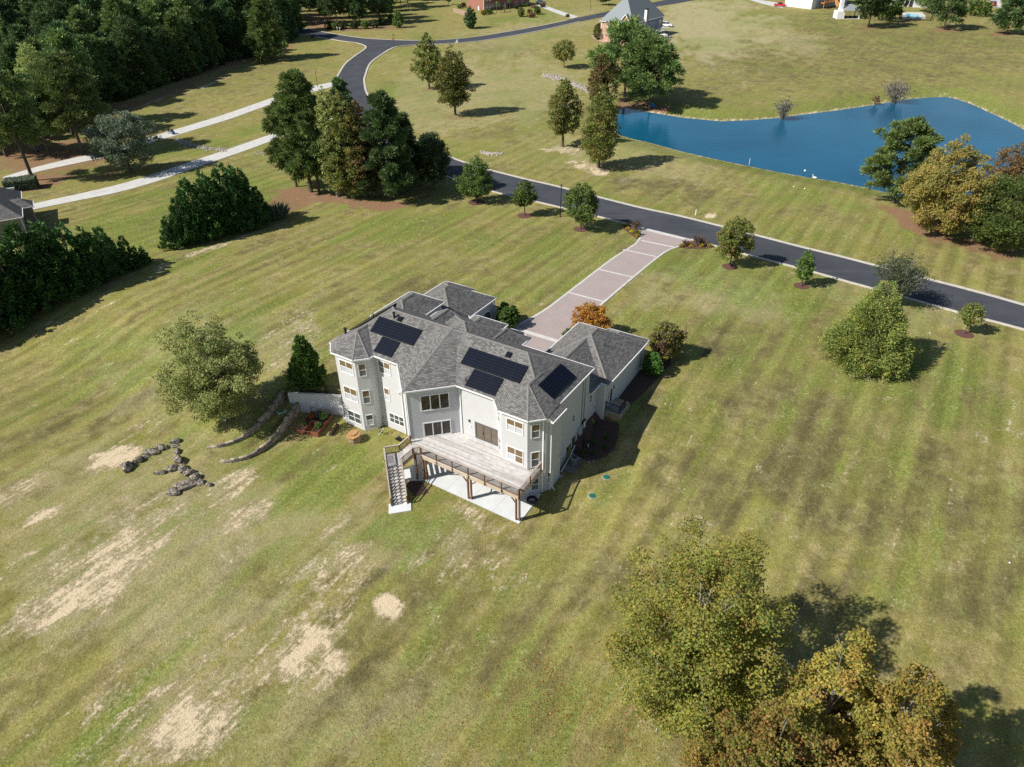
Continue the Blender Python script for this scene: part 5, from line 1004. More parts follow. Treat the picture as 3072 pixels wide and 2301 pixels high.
# the wood at upper left
FOR = [pine(700 + i, 17.0 + i % 3, 4.2 + .3 * (i % 2), .95, ('pine', 'pine', 'pinel')[i % 3], cb=.22 + .05 * (i % 3), dens=1.0, asp=.3) for i in range(5)] + [broad(760 + i, 14.0, 4.4, .55, ('dark', 'green')[i], cb=.1, prof='tall') for i in range(2)]
def inpoly(x, y, poly): return poly_sd(np.array([x]), np.array([y]), poly)[0] > 0
def wood(px, seed, label, group, edge_sp, lim):
    rng = np.random.default_rng(seed); poly = np.array([G(*p)[:2] for p in px]); lo = poly.min(0); hi = poly.max(0); pts = []; tries = 0
    while tries < 60000 and len(pts) < lim:
        tries += 1; q = lo + rng.random(2) * (hi - lo); sp = edge_sp + max(0, (np.hypot(*q) - 170)) * .018
        if pts and np.min(np.hypot(*(np.array(pts) - q).T)) < sp: continue
        if not inpoly(q[0], q[1], poly): continue
        pts.append(q)
    for i, q in enumerate(pts):
        k = int(rng.integers(0, 5)) if rng.random() < .86 else int(rng.integers(5, 7)); put('forest_tree', (('light green pine ' if k == 2 else 'broad crowned leafy tree ' if k > 4 else 'slender dark pine ' if k in (0, 3) else 'stout dark pine ') + label), 'tree', (q[0], q[1], float(terr(*q)) - .2), FOR[k], group, rng.random() * 6.28, rng.uniform(.8, 1.15))
    print('wood', len(pts))
wood([(-160, 470), (40, 440), (250, 425), (300, 322), (450, 268), (590, 222), (686, 182), (775, 160), (870, 122), (893, 100), (880, 62), (868, 20), (850, -12), (-260, -12), (-260, 400)], 5, 'crowded in the wood above the concrete drives', 'trees of the wood', 5.2, 250)
wood([(990, 84), (1040, 84), (1120, 80), (1180, 58), (1225, 28), (1262, 2), (1275, -14), (900, -14), (905, 30), (950, 50)], 6, 'in the far wood beyond the road junction', 'trees of the far wood', 6.0, 45)
EDG = [pine(740 + i, 15.0, 4.0, .9, ('pine', 'pinel', 'pine')[i], cb=.05, dens=1.25, cone=True, asp=.3) for i in range(3)]
_ed = [(298, 318), (335, 305), (372, 292), (410, 279), (448, 266), (485, 254), (520, 243), (556, 231), (590, 221), (622, 209), (655, 196), (688, 181), (722, 172), (758, 163), (845, 130), (872, 118), (893, 101)]
for i, q in enumerate(_ed): put('forest_tree', 'pine with low skirts forming the sunless front of the wood', 'tree', G(q[0] - 4, q[1] - 4), EDG[i % 3], 'trees of the wood', i * 1.9, .8 + .35 * ((i * 37) % 10) / 10)
# undergrowth along the edge of the wood
UND = [broad(780 + i, 3.2, 2.0, .42, ('dark', 'green', 'dark')[i], cb=0, prof='round') for i in range(3)]
rng = np.random.default_rng(8); ed = [(300, 322), (380, 296), (450, 270), (520, 246), (590, 224), (640, 202), (686, 184), (735, 172), (775, 164), (850, 134), (885, 112)]
for i in range(26):
    s = i / 25 * (len(ed) - 1); j = min(int(s), len(ed) - 2); a = np.array(ed[j]) + (np.array(ed[j + 1]) - ed[j]) * (s - j) + rng.normal(size=2) * [5, 1.2]; put('undergrowth_bush', 'dark undergrowth bush along the foot of the wood', 'bush', G(*a), UND[i % 3], 'undergrowth bushes', rng.random() * 6, rng.uniform(.7, 1.3))
for i, (a, b) in enumerate(((990, 88), (1010, 90), (1035, 86), (1065, 87), (1095, 86), (1125, 84), (1150, 76), (1175, 66))): put('undergrowth_bush', 'dark undergrowth bush at the far wood by the street', 'bush', G(a, b), UND[i % 3], 'far wood bushes', i * 1.1, 1.0)
# ------------------------------------------------------------------ walls, fence, rocks and things in the yard
def HL(u, v, z=0.0): x, y = to_world(u, v); return np.array([x, y, z])
HB = (HO[0], HO[1], 0)
rw = thing('retaining_wall', 'white stucco retaining wall between house bay and stone terraces', 'wall', HB, TH)
cv = [(-24.42, -1.2), (-26.0, -1.85), (-27.6, -2.5), (-28.9, -3.0), (-30.0, -3.55)]
for i, (a, b) in enumerate(zip(cv[:-1], cv[1:])):
    za, zb = 2.72 - i * .07, 2.72 - (i + 1) * .07; d = np.array(b) - a; n_ = np.array([-d[1], d[0]]) / np.linalg.norm(d) * .13
    p = [np.array(a) + n_, np.array(a) - n_, np.array(b) - n_, np.array(b) + n_]; v = [(q[0], q[1], -.4) for q in p] + [(p[0][0], p[0][1], za), (p[1][0], p[1][1], za), (p[2][0], p[2][1], zb), (p[3][0], p[3][1], zb)]
    MB().add(v, [(4, 5, 6, 7), (0, 1, 5, 4), (1, 2, 6, 5), (2, 3, 7, 6), (3, 0, 4, 7)]).build('wall_panel', stucco_w, rw)
fence = thing('metal_fence', 'black metal picket fence along top of the white retaining wall', 'fence', HB, TH)
iron_rail(fence, [(a - .03, b + .22, 2.62 - i * .06) for i, (a, b) in enumerate(cv)], 1.15, .105)
blkm = [mat('terrace_block_%d' % i, c, .95, noise=(7, .3), bump=(20, .6, .03)) for i, c in enumerate(((0.34, 0.28, 0.215), (0.24, 0.205, 0.17), (0.46, 0.39, 0.30), (0.19, 0.165, 0.135)))]
BLK = []
for i in range(4):
    mb = MB(); j = random.Random(i); r = lambda: j.uniform(-.014, .014)
    mb.add([(-.2 + r(), -.15 + r(), r()), (.2 + r(), -.15 + r(), r()), (.21, .15, 0), (-.21, .15, 0), (-.2 + r(), -.14 + r(), .188 + r()), (.2 + r(), -.14 + r(), .188 + r()), (.21, .15, .188), (-.21, .15, .188)], [(3, 2, 1, 0), (4, 5, 6, 7), (0, 1, 5, 4), (1, 2, 6, 5), (2, 3, 7, 6), (3, 0, 4, 7)]); BLK.append(mb.mesh('block', blkm[i]))
def block_wall(name, label, pts, z0f, z1f, seed):
    o = thing(name, label, 'wall', HB, TH); rng = random.Random(seed); c = catmull([np.array(p) for p in pts], .05); L = np.concatenate([[0], np.cumsum([np.linalg.norm(b - a) for a, b in zip(c[:-1], c[1:])])]); c = np.array(c)
    top_course = 0; course = 0
    while True:
        s = .21 * (course % 2) + .2; any_ = False
        while s < L[-1]:
            x = np.interp(s, L, c[:, 0]); y = np.interp(s, L, c[:, 1]); x2 = np.interp(s + .05, L, c[:, 0]); y2 = np.interp(s + .05, L, c[:, 1]); z0 = z0f(y); z1 = z1f(y); z = z0 - .18 + course * .19
            if z + .1 < z1 + .05:
                any_ = True; a = math.atan2(y2 - y, x2 - x); link('block', BLK[rng.randrange(4)], o, loc=(x, y, z), rot=(0, 0, a + rng.uniform(-.03, .03) + math.pi), scale=(.97, 1, 1))
            s += .41
        course += 1
        if not any_ or course > 14: break
    return o
_zl = lambda v: float(zleft(np.array(v)))
block_wall('stone_terrace_wall', 'lower curved block terrace wall beside the planter boxes', LOWWALL, lambda v: 0.0, lambda v: .55 * _zl(v) + .16, 1)
block_wall('stone_terrace_wall', 'upper curved block terrace wall under the river birch', UPWALL, lambda v: .55 * _zl(v), lambda v: _zl(v) + .14, 2)
# boulders
rockm = bpy.data.materials.new('lichen_rock'); rockm.use_nodes = True; t = rockm.node_tree; bs = t.nodes['Principled BSDF']; P = N(t, 'ShaderNodeTexCoord').outputs['Object']
c0 = mixc(t, mapr(t, noise_(t, P, 2.0, 6, .7), .42, .58), (0.055, 0.044, 0.034), (0.30, 0.26, 0.20)); c0 = mixc(t, mapr(t, noise_(t, P, 4, 5, .75), .54, .62, 0, .9), c0, (0.56, 0.53, 0.46)); c0 = mixc(t, mapr(t, noise_(t, P, 3.1, 5, .7), .6, .75, 0, .9), c0, (0.03, 0.027, 0.024))
t.links.new(c0, bs.inputs['Base Color']); bs.inputs['Roughness'].default_value = .95; bp = N(t, 'ShaderNodeBump'); bp.inputs['Strength'].default_value = 1; bp.inputs['Distance'].default_value = .06; t.links.new(noise_(t, P, 6, 6, .7), bp.inputs['Height']); t.links.new(bp.outputs[0], bs.inputs['Normal'])
def rock_mesh(seed, m=None, sub=3):
    import bmesh
    bm = bmesh.new(); bmesh.ops.create_icosphere(bm, subdivisions=sub, radius=1); rng = np.random.default_rng(seed); K = rng.normal(size=(7, 3)); A = unit(rng.normal(size=(9, 3))); D = rng.uniform(.5, .8, 9)
    for v in bm.verts:
        p = np.array(v.co); r = 1 + .13 * sum(math.sin(K[i] @ p * 2 + i) for i in range(7)) / 2.6 + .07 * sum(math.sin(K[i] @ p * 6 + i * 2) for i in range(7)) / 2.6
        p = p * r
        for a, d in zip(A, D):
            e = p @ a - d
            if e > 0: p = p - a * e * .95
        v.co = p
    me = bpy.data.meshes.new('boulder'); bm.to_mesh(me); bm.free(); me.materials.append(m or rockm); return me
RK = [rock_mesh(i) for i in range(6)]
for i, (x, y, w_, h_, ang, lb) in enumerate([(170, 465, 150, 125, 30, 'largest rounded boulder at the outer end of the rock line'), (300, 398, 120, 80, 28, 'dark long boulder next to the largest rounded boulder'), (378, 352, 85, 48, 25, 'small pale rock between two dark boulders'), (450, 292, 180, 88, 18, 'wide mottled boulder in the upper arm of the rock line'), (556, 228, 95, 45, 10, 'flat grey rock touching the wide mottled boulder'), (582, 258, 50, 62, 80, 'small upright pale rock beside the flat grey rock'), (640, 238, 66, 52, 30, 'pale slab at inner end of the upper rock arm'), (750, 172, 120, 60, 20, 'flat buried tan rock nearest the river birch'), (735, 222, 80, 40, 10, 'low tan stone below the flat buried rock'), (765, 285, 72, 72, 0, 'square pale rock on the long rock spine'), (778, 382, 90, 108, 60, 'tall tan boulder on the long rock spine'), (830, 426, 62, 42, 0, 'small dark rock wedged on the long rock spine'), (715, 482, 165, 80, 28, 'dark lichen slab in the middle rock arm'), (565, 545, 140, 52, 8, 'low dark rock at tip of the middle rock arm'), (832, 492, 92, 90, 20, 'blue-grey angular rock at the rock fork'), (890, 500, 44, 44, 0, 'tiny rock beside the blue-grey angular rock'), (915, 542, 105, 74, 10, 'dark block below the rock fork'), (972, 597, 112, 76, 5, 'grey boulder between dark block and rock tail'), (1045, 656, 118, 62, -32, 'long mottled rock in the rock tail'), (1142, 690, 84, 46, -20, 'last small rock of the tail'), (858, 682, 210, 96, 30, 'biggest dark lichen slab in the lower rock arm'), (718, 762, 150, 100, 10, 'blunt dark boulder at tip of the lower rock arm')]):
    P = G(340 + x * .2518, 1280 + (y + h_ * .25) * .2518); k = .2518 / ppm(P); o = link('boulder', RK[i % 6], None, loc=(P[0], P[1], P[2] + h_ * k * .22), rot=(0.15 * (i % 3), .1 * (i % 2), rad(ang)), scale=(w_ * k * .72, h_ * k * .84, h_ * k * .66)); tag(o, lb, 'boulder', 'boulders laid out on the lawn')
# stacked stone planter
sp_ = G(1064, 1322); ff = thing('stone_stack', 'round stack of flat stones with big orange capstone', 'stone stack', tuple(sp_), .3); sm_ = [mat('stack_stone_%d' % i, c, .95, noise=(4, .3), bump=(9, .6, .05)) for i, c in enumerate(((0.36, 0.25, 0.15), (0.28, 0.22, 0.16), (0.42, 0.32, 0.2)))]; rng = random.Random(4)
for l in range(7):
    for k in range(6):
        a = k * 1.047 + l * .5 + rng.uniform(-.15, .15); mb = MB(); poly = [((.46 + rng.uniform(-.08, .1)) * math.cos(q) * .62, (.46 + rng.uniform(-.08, .1)) * math.sin(q) * .6) for q in np.linspace(0, 6.283, 8)[:-1]]; mb.prism(poly, 0, .105); mb.build('flat_stone', sm_[rng.randrange(3)], ff, loc=(.38 * math.cos(a), .38 * math.sin(a), l * .108 - .03), rot=(rng.uniform(-.06, .06), rng.uniform(-.06, .06), rng.uniform(0, 6)))
capm_ = mat('orange_flagstone', (0.40, 0.23, 0.10), .9, noise=(2.5, .3), bump=(5, .7, .06)); mb = MB(); r_ = [rng.uniform(.62, .8) for _ in range(11)]
mb.prism([(r_[i] * math.cos(i * .571), r_[i] * math.sin(i * .571)) for i in range(11)], .72, .84); mb.build('capstone', capm_, ff, rot=(.05, -.06, 0)); mb = MB(); mb.prism([(r_[(i * 3) % 11] * .8 * math.cos(i * .571) + .08, r_[(i * 3) % 11] * .66 * math.sin(i * .571) + .1) for i in range(11)], .83, .95); mb.build('capstone', capm_, ff, rot=(-.05, .04, .8))
# raised garden box, open at the front
redw = mat('red_cedar', (0.24, 0.085, 0.05), .85, noise=(3, .3)); soilm = mat('potting_soil', (0.035, 0.026, 0.02), 1.0, noise=(12, .4)); b0 = G(*(840 + 290 * .181, 1100 + 1115 * .181)); b1 = G(840 + 640 * .181, 1100 + 1172 * .181); b3 = G(840 + 455 * .181, 1100 + 800 * .181)
ang = math.atan2(b1[1] - b0[1], b1[0] - b0[0]); W_ = float(np.linalg.norm((b1 - b0)[:2])); D_ = float(np.linalg.norm((b3 - b0)[:2])) * .98
gb = thing('garden_box', 'red cedar U-shaped raised garden box full of herbs and orange flowers', 'planter', tuple(b0), ang); BH = .62
def boards(x0, x1, y0, y1):
    for k in range(3): MB().box(x0, x1, y0, y1, .03 + k * .195, .03 + k * .195 + .185).build('board', redw, gb)
tw = .05; arm = W_ * .32
boards(0, tw, 0, D_); boards(W_ - tw, W_, 0, D_); boards(tw, W_ - tw, D_ - tw, D_); boards(tw, arm, 0, tw); boards(W_ - arm, W_ - tw, 0, tw); boards(arm - tw, arm, tw, D_ * .55); boards(W_ - arm, W_ - arm + tw, tw, D_ * .55); boards(arm, W_ - arm, D_ * .55 - tw, D_ * .55)
for x in (arm + .02, W_ / 2, W_ - arm - .06): MB().box(x, x + .05, 0, .05, 0, .5).build('gate_post', redw, gb)
for z in (.06, .5): MB().box(arm, W_ - arm, .005, .045, z, z + .06).build('gate_rail', redw, gb)
for x, y in ((0, 0), (W_ - .09, 0), (0, D_ - .09), (W_ - .09, D_ - .09)): MB().box(x - .012, x + .1, y - .012, y + .1, 0, .68).build('corner_post', redw, gb)
MB().box(0, .05, D_ - .05, D_, .6, 1.5).build('trellis_post', redw, gb); MB().box(W_ - .05, W_, D_ - .05, D_, .6, 1.3).build('trellis_post', redw, gb); MB().box(0, W_, D_ - .04, D_ - .01, 1.15, 1.2).build('trellis_rail', redw, gb)
for a in ((tw, arm - tw, tw, D_ * .55), (W_ - arm + tw, W_ - tw, tw, D_ * .55), (tw, W_ - tw, D_ * .55, D_ - tw)): MB().box(*a, .3, .52).build('soil_fill', soilm, gb)
def clump(name, label, P, R, H, pal, n, ls, parent=None, group=None, blades=False, cat='plant', seed=1):
    rng = np.random.default_rng(seed)
    if blades:
        a = rng.random(n) * 6.283; d = np.stack([np.cos(a) * .55, np.sin(a) * .55, rng.uniform(.6, 1.2, n)], 1); c_ = np.stack([rng.normal(size=n) * R * .22, rng.normal(size=n) * R * .22, np.zeros(n)], 1); V, Qd = cards(c_, H * rng.uniform(.7, 1.25, n), rng, .09, 0, d)
    else:
        c_ = unit(rng.normal(size=(n, 3))) * rng.random((n, 1)) ** .4 * [R, R, H * .5] + [0, 0, H * .5]; V, Qd = cards(c_, ls * rng.uniform(.7, 1.3, n), rng, .7, .4)
    p, w_ = PAL[pal]; me = quadmesh(name, V, Qd, LEAF, np.repeat(paint(n, p, w_, rng), 4, 0)); o = link(name, me, parent, loc=tuple(P))
    if parent is None: tag(o, label, cat, group)
    return o
gw = lambda x, y, z=.52: tuple(np.array(b0) + np.array([x * math.cos(ang) - y * math.sin(ang), x * math.sin(ang) + y * math.cos(ang), z]))
PAL['orangefl'] = ([(0.55, 0.16, 0.02), (0.6, 0.25, 0.03), (0.1, 0.15, 0.04)], [3, 2, 2]); PAL['terra'] = ([(0.30, 0.14, 0.09), (0.16, 0.12, 0.05)], [2, 1])
clump('herb_plant', 'orange marigolds in back of the garden box', gw(W_ * .25, D_ * .72), .42, .4, 'orangefl', 260, .11); clump('herb_plant', 'leafy green herb on right arm of garden box', gw(W_ * .84, D_ * .3), .4, .6, 'bush', 420, .14, seed=2); clump('herb_plant', 'pale flowering plants against garden box trellis', gw(W_ * .5, D_ * .88), .6, .55, 'blueg', 500, .13, seed=3); clump('herb_plant', 'green herb on left arm of garden box', gw(W_ * .16, D_ * .3), .3, .4, 'bush', 260, .12, seed=4); clump('herb_plant', 'tall green plant in back corner of garden box', gw(W_ * .8, D_ * .75), .5, .75, 'green', 500, .14, seed=5)
pa = G(840 + 840 * .181, 1100 + 1150 * .181); pb = G(840 + 965 * .181, 1100 + 985 * .181); an = math.atan2(pb[1] - pa[1], pb[0] - pa[0]); LL = float(np.linalg.norm((pb - pa)[:2])); darkw = mat('dark_timber', (0.05, 0.04, 0.035), .8, noise=(4, .3))
tp_ = thing('long_planter', 'long dark trough planter with dry red foliage beside house bay', 'planter', tuple(pa), an); MB().box(0, LL, -.17, -.13, 0, .32).build('side', darkw, tp_); MB().box(0, LL, .13, .17, 0, .32).build('side', darkw, tp_); MB().box(0, .04, -.13, .13, 0, .32).build('end', darkw, tp_); MB().box(LL - .04, LL, -.13, .13, 0, .32).build('end', darkw, tp_); MB().box(.04, LL - .04, -.13, .13, .02, .26).build('soil_fill', soilm, tp_)
for k in range(4): q = np.array(pa) + (np.array(pb) - pa) * ((k + .5) / 4); clump('trough_plant', 'dry red plant growing in the long dark trough', (q[0], q[1], q[2] + .24), .2, .25, 'terra', 120, .09, group='plants in trough', seed=20 + k)
# hose reel, bag, splash block, tray
hr = G(1147, 1304); reel = thing('hose_reel_cart', 'white framed hose reel cart leaning near basement windows', 'hose reel', tuple(hr), -.3)
for y in (-.22, .22): MB().tube([(-.3, y, 0), (.15, y, .75)], .022, 6).build('side_bar', white, reel)
for s in (0, 1): MB().tube([(-.3 + .45 * s, -.22, .75 * s + .02), (-.3 + .45 * s, .22, .75 * s + .02)], .022, 6).build('cross_bar', white, reel)
MB().tube([(-.08 + .17 * math.cos(k * .7), (k % 10) * .03 - .15, .37 + .17 * math.sin(k * .7)) for k in range(40)], .02, 5).build('hose_coil', pipe_m, reel)
bgp = G(1197, 1322); bag = rock_mesh(77); bag.materials.clear(); bag.materials.append(mat('black_plastic', (0.012, 0.012, 0.014), .25)); o = link('rubbish_bag', bag, None, loc=(bgp[0], bgp[1], bgp[2] + .22), scale=(.42, .34, .3)); tag(o, 'black plastic rubbish bag under downspout by deck stairs', 'bag')
sbp = G(1033, 1254); mb = MB(); mb.add([(-.3, -.14, 0), (.3, -.2, 0), (.3, .2, 0), (-.3, .14, 0), (-.3, -.14, .14), (.3, -.2, .1), (.3, .2, .1), (-.3, .14, .14), (-.24, -.09, .05), (.3, -.14, .04), (.3, .14, .04), (-.24, .09, .05)], [(0, 1, 5, 4), (2, 3, 7, 6), (3, 0, 4, 7), (4, 5, 9, 8), (6, 7, 11, 10), (7, 4, 8, 11), (8, 9, 10, 11), (1, 2, 6, 10, 9, 5)]); tag(mb.build('splash_block', conc, None, loc=tuple(sbp), rot=(0, 0, -1.2)), 'pale splash block on grass at foot of white retaining wall', 'splash block')
trp = HL(-29.6, -5.2, 0); trp[2] = float(terr(trp[0], trp[1])) + .02; ty = thing('seed_tray', 'pale plastic tray of green seedlings on the stone terrace', 'tray', tuple(trp), .6); MB().box(-.45, .45, -.22, .22, 0, .16).build('tray', mat('pale_plastic', (0.45, 0.52, 0.5), .5), ty); clump('seedlings', None, (0, 0, .14), .36, .16, 'green', 150, .09, parent=ty)
# on and beside the patio
cp_ = AZ(1100 + 1825 * .2716, 1200 + 1110 * .2716, .1); coil = thing('pipe_coil', 'coil of black corrugated drain pipe on the patio slab', 'pipe coil', (cp_[0], cp_[1], .07)); 
for l in range(3): MB().tube([((.42 + .06 * math.sin(l * 2)) * math.cos(a), (.42 + .06 * math.sin(l * 2)) * math.sin(a), .06 + l * .1) for a in np.linspace(0, 6.283, 29)], .058, 7, False).build('loop', pipe_m, coil)
ew = AZ(1100 + 1745 * .2716, 1200 + 1112 * .2716, .07); tag(MB().box(-.16, .16, -.05, .05, 0, .06).build('pipe_fitting', white, None, loc=(ew[0], ew[1], .07), rot=(0, 0, .1)), 'white pipe fitting beside the black pipe coil', 'fitting')
hc = thing('hose_bib', 'thin garden hose loop hanging on wall beside hose reel cart', 'hose', tuple(HL(-19.5, -.35, .4)), TH); MB().tube([(0, 0, .9), (-.1, -.05, .5), (-.05, -.2, .08), (.3, -.5, .05)], .02, 5).build('hose', pipe_m, hc)
# right side of the house
pz = .58; padp = [HL(.25, 2.75), HL(1.5, 2.65), HL(1.5, 4.75), HL(.25, 4.75)]; flat_poly('paver_pad', padp, .05, mat('pad_pavers', (0.23, 0.18, 0.165), .95, noise=(4, .3)))
acp = HL(1.0, 3.95); acp[2] = float(terr(acp[0], acp[1])) + .06; acm = mat('ac_grey', (0.15, 0.18, 0.2), .6); ac = thing('air_conditioner', 'round grey air conditioner unit on paver pad beside house', 'air conditioner', tuple(acp)); mb = MB(); mb.lathe([(.40, 0), (.42, .05), (.42, .82), (.36, .9), (.24, .92), (.22, .80)], 24); mb.build('casing', acm, ac)
for k in range(24): a = k * .2618; link('fin', MB().box(-.008, .008, -.012, .02, .08, .8).mesh('fin', mat('ac_fin', (0.09, 0.11, 0.125), .6)) if k == 0 else FIN, ac, loc=(.425 * math.cos(a), .425 * math.sin(a), 0), rot=(0, 0, a - 1.57)) if k else globals().__setitem__('FIN', MB().box(-.008, .008, -.012, .02, .08, .8).mesh('fin', mat('ac_fin', (0.09, 0.11, 0.125), .6)))
for k in range(3): MB().box(-.2, .2, -.03, .03, .80, .82).build('fan_blade', pvf, ac, rot=(0, 0, k * 1.047))
p1 = HL(.12, 5.7, 1.55); p2 = HL(.3, 4.4, 1.1); p3 = HL(.45, 2.3, .72); ext = MB().tube([p1, p2, p3], .06, 6); tag(ext.build('drain_pipe', white), 'long white downspout extension lying along side wall to splash tray', 'pipe')
st_ = HL(.62, 1.75); st_[2] = float(terr(st_[0], st_[1])) + .02; mb = MB(); mb.box(-.12, .12, -.32, .32, 0, .03); mb.box(-.12, -.09, -.32, .32, .03, .12); mb.box(.09, .12, -.32, .32, .03, .12); tag(mb.build('splash_tray', greybox, None, loc=tuple(st_), rot=(0, 0, TH - .3)), 'grey splash tray at end of the long downspout extension', 'splash tray')
eb = thing('bed_edging', 'low curved edging of tan blocks around mulch bed near air conditioner', 'edging', HB, TH); ce = catmull([np.array(p) for p in ((.15, 5.15), (1.1, 4.85), (2.1, 4.9), (2.75, 5.5))], .34)
for i, q in enumerate(ce[:-1]): d = ce[i + 1] - q; wq = to_world(q[0], q[1]); link('block', BLK[i % 4], eb, loc=(q[0], q[1], float(terr(*wq)) - .04), rot=(0, 0, math.atan2(d[1], d[0])), scale=(.8, .7, 1))
for i, (u, v) in enumerate(((2.3, 8.2), (1.4, 6.9), (2.7, 7.0), (1.2, 5.7), (2.0, 5.9), (.9, 7.6))): q = HL(u, v); q[2] = float(terr(q[0], q[1])) + .02; clump('lily_clump', 'strappy green lily clump in mulch bed beside house', q, .5, .55, 'bush', 70, .1, group='lilies in side bed', blades=True, seed=40 + i)
q = HL(1.15, 6.6); tag(MB().tube([(0, 0, 0), (0, 0, .35)], .06, 8).build('cleanout_pipe', white, None, loc=(q[0], q[1], float(terr(q[0], q[1])))), 'short white cleanout pipe standing in mulch bed', 'pipe')
lidm = mat('green_lid', (0.02, 0.13, 0.10), .5)
for px, lb in (((1819, 1432), 'green round septic lid closer to the mulch bed'), ((1777, 1488), 'green round septic lid closer to the patio')):
    q = G(*px); o = thing('septic_lid', lb, 'lid', tuple(q)); MB().lathe([(.33, -.1), (.33, .05), (.28, .08), (.02, .09)], 20).build('lid', lidm, o); MB().lathe([(.38, -.1), (.38, .025), (.33, .03)], 20).build('collar', mat('lid_collar', (0.35, 0.33, 0.25), .9), o); MB().box(-.04, .04, -.015, .015, .08, .11).build('handle', lidm, o)
# satellite dish under the gum tree
q = G(1968.6, 2194); dsh = thing('satellite_dish', 'pale grey satellite dish on a pole under the gum tree', 'satellite dish', tuple(q)); dm = mat('dish_grey', (0.55, 0.56, 0.57), .5); MB().tube([(0, 0, -.1), (0, 0, 1.35)], .035, 8).build('pole', dm, dsh)
mb = MB(); prof = [(.02, 0), (.12, .012), (.24, .05), (.33, .1)]; mb.lathe(prof, 22); do = mb.build('reflector', dm, dsh, loc=(.06, .02, 1.45), rot=(rad(-42), rad(38), 0)); MB().tube([(.0, -.28, .06), (0, -.1, .42)], .018, 5).build('feed_arm', dm, do); MB().box(-.04, .04, -.14, -.06, .38, .48).build('feed_horn', pvf, do)
# fallen leaves
rng = np.random.default_rng(12); pts = []
for cx, cy, sx, sy, n in ((1560, 2180, 330, 90, 900), (1700, 2080, 160, 120, 700), (1250, 2100, 260, 120, 450), (1850, 2150, 110, 90, 500), (1640, 2000, 30, 30, 120), (2000, 2200, 90, 60, 300), (1650, 2090, 40, 60, 250), (2780, 720, 130, 22, 500), (1500, 1850, 200, 120, 160)):
    for _ in range(n): pts.append((cx + rng.normal() * sx, cy + rng.normal() * sy))
pts = [p for p in pts if 300 < p[0] < 3200 and p[1] < 2420]
Pn = []
dr = np.array([ray(*p) for p in pts]); tt = (-CAM_H) / dr[:, 2]; X_ = dr[:, 0] * tt; Y_ = dr[:, 1] * tt
for _ in range(4): z_ = terr(X_, Y_); tt = (z_ - CAM_H) / dr[:, 2]; X_ = dr[:, 0] * tt; Y_ = dr[:, 1] * tt
Pn = np.stack([X_, Y_, terr(X_, Y_) + .03], 1); V, Qd = cards(Pn, rng.uniform(.07, .13, len(Pn)), rng, .8); pal, wt = [(0.50, 0.25, 0.07), (0.42, 0.17, 0.05), (0.55, 0.36, 0.14), (0.25, 0.12, 0.05)], [3, 2, 2, 1]
fl = link('fallen_leaves', quadmesh('fallen_leaves', V, Qd, LEAF, np.repeat(paint(len(Pn), pal, wt, rng), 4, 0))); tag(fl, 'scattered orange fallen leaves on the lawn', 'leaves', kind='stuff')
# mulch rings under the street trees
for b, r in (((1429, 607), 1.5), ((1574, 647), 1.3), ((1742, 688), 1.2), ((2189, 800), 1.1), ((2403, 858), 1.0), ((2892, 1002), 1.05)):
    q = G(*b); flat_poly('mulch_ring', [(q[0] + r * math.cos(a), q[1] + r * math.sin(a)) for a in np.linspace(0, 6.283, 19)[:-1]], .05, mulch_r, sub=1.0)
# entrance beds
for i, b in enumerate(((1879, 678), (1884, 690), (1895, 699), (1911, 711), (2043, 741), (2073, 741), (2103, 741), (2129, 740))): clump('yellow_shrub', 'small bright yellow shrub edging drive entrance bed', G(*b), .42, .55, 'yellow', 150, .17, group='yellow shrubs at drive entrance', cat='shrub', seed=60 + i)
tree('bare', (1907, 690), (1908, 664), 15, 'brown bare shrub in entrance bed left of drive mouth', 'purple', leaves=250, n=40, cat='shrub'); tree('bare', (2088, 738), (2086, 700), 15, 'tall bare brown shrub in entrance bed near maple', 'purple', leaves=150, n=50, cat='shrub'); tree('bare', (2106, 737), (2104, 716), 14, 'low dark red shrub in entrance bed near maple', 'red', leaves=250, n=50, cat='shrub')
for i, (b, lb) in enumerate((((1912, 706), 'grey green grass clump in entrance bed left of drive mouth'), ((2060, 738), 'reddish grass clump in entrance bed near maple'))): clump('grass_clump', lb, G(*b), .8, 1.0, ('olive', 'red')[i], 140, .1, blades=True, seed=80 + i)
clump('pampas_grass', 'tall grey pampas grass clump at end of the cypress clump', G(838, 655), 1.7, 2.6, 'blueg', 420, .1, blades=True, seed=90)
# rip-rap stones in drains
rrm = mat('riprap', (0.36, 0.33, 0.29), .95, noise=(3, .35)); rrb = mat('riprap_tan', (0.30, 0.24, 0.18), .95, noise=(3, .35)); RR = [rock_mesh(200 + i, rrm if i % 2 else rrb, 1) for i in range(4)]
def riprap(line, n, wd, label, seed, s=.35):
    rng = np.random.default_rng(seed); V = []; F = []; base_ = [np.array([v.co[:] for v in r.vertices]) for r in RR]; fa = [[tuple(p.vertices) for p in r.polygons] for r in RR]
    for i in range(n):
        u = rng.random() * (len(line) - 1); j = min(int(u), len(line) - 2); p = np.array(line[j]) + (np.array(line[j + 1]) - line[j]) * (u - j) + rng.normal(size=2) * wd; q = G(*p); k = i % 4; a = rng.random() * 6.28; ca, sa = math.cos(a), math.sin(a); sc_ = s * rng.uniform(.5, 1.2) * np.array([1, .8, .6]); v = base_[k] * sc_; v = np.stack([v[:, 0] * ca - v[:, 1] * sa, v[:, 0] * sa + v[:, 1] * ca, v[:, 2]], 1) + q + [0, 0, .05]; n0 = len(V); V += [tuple(x) for x in v]; F += [tuple(n0 + t_ for t_ in f) for f in fa[k]]
    mb = MB(); mb.v = V; mb.f = F; o = mb.build('riprap', rrm); tag(o, label, 'rocks', kind='stuff')
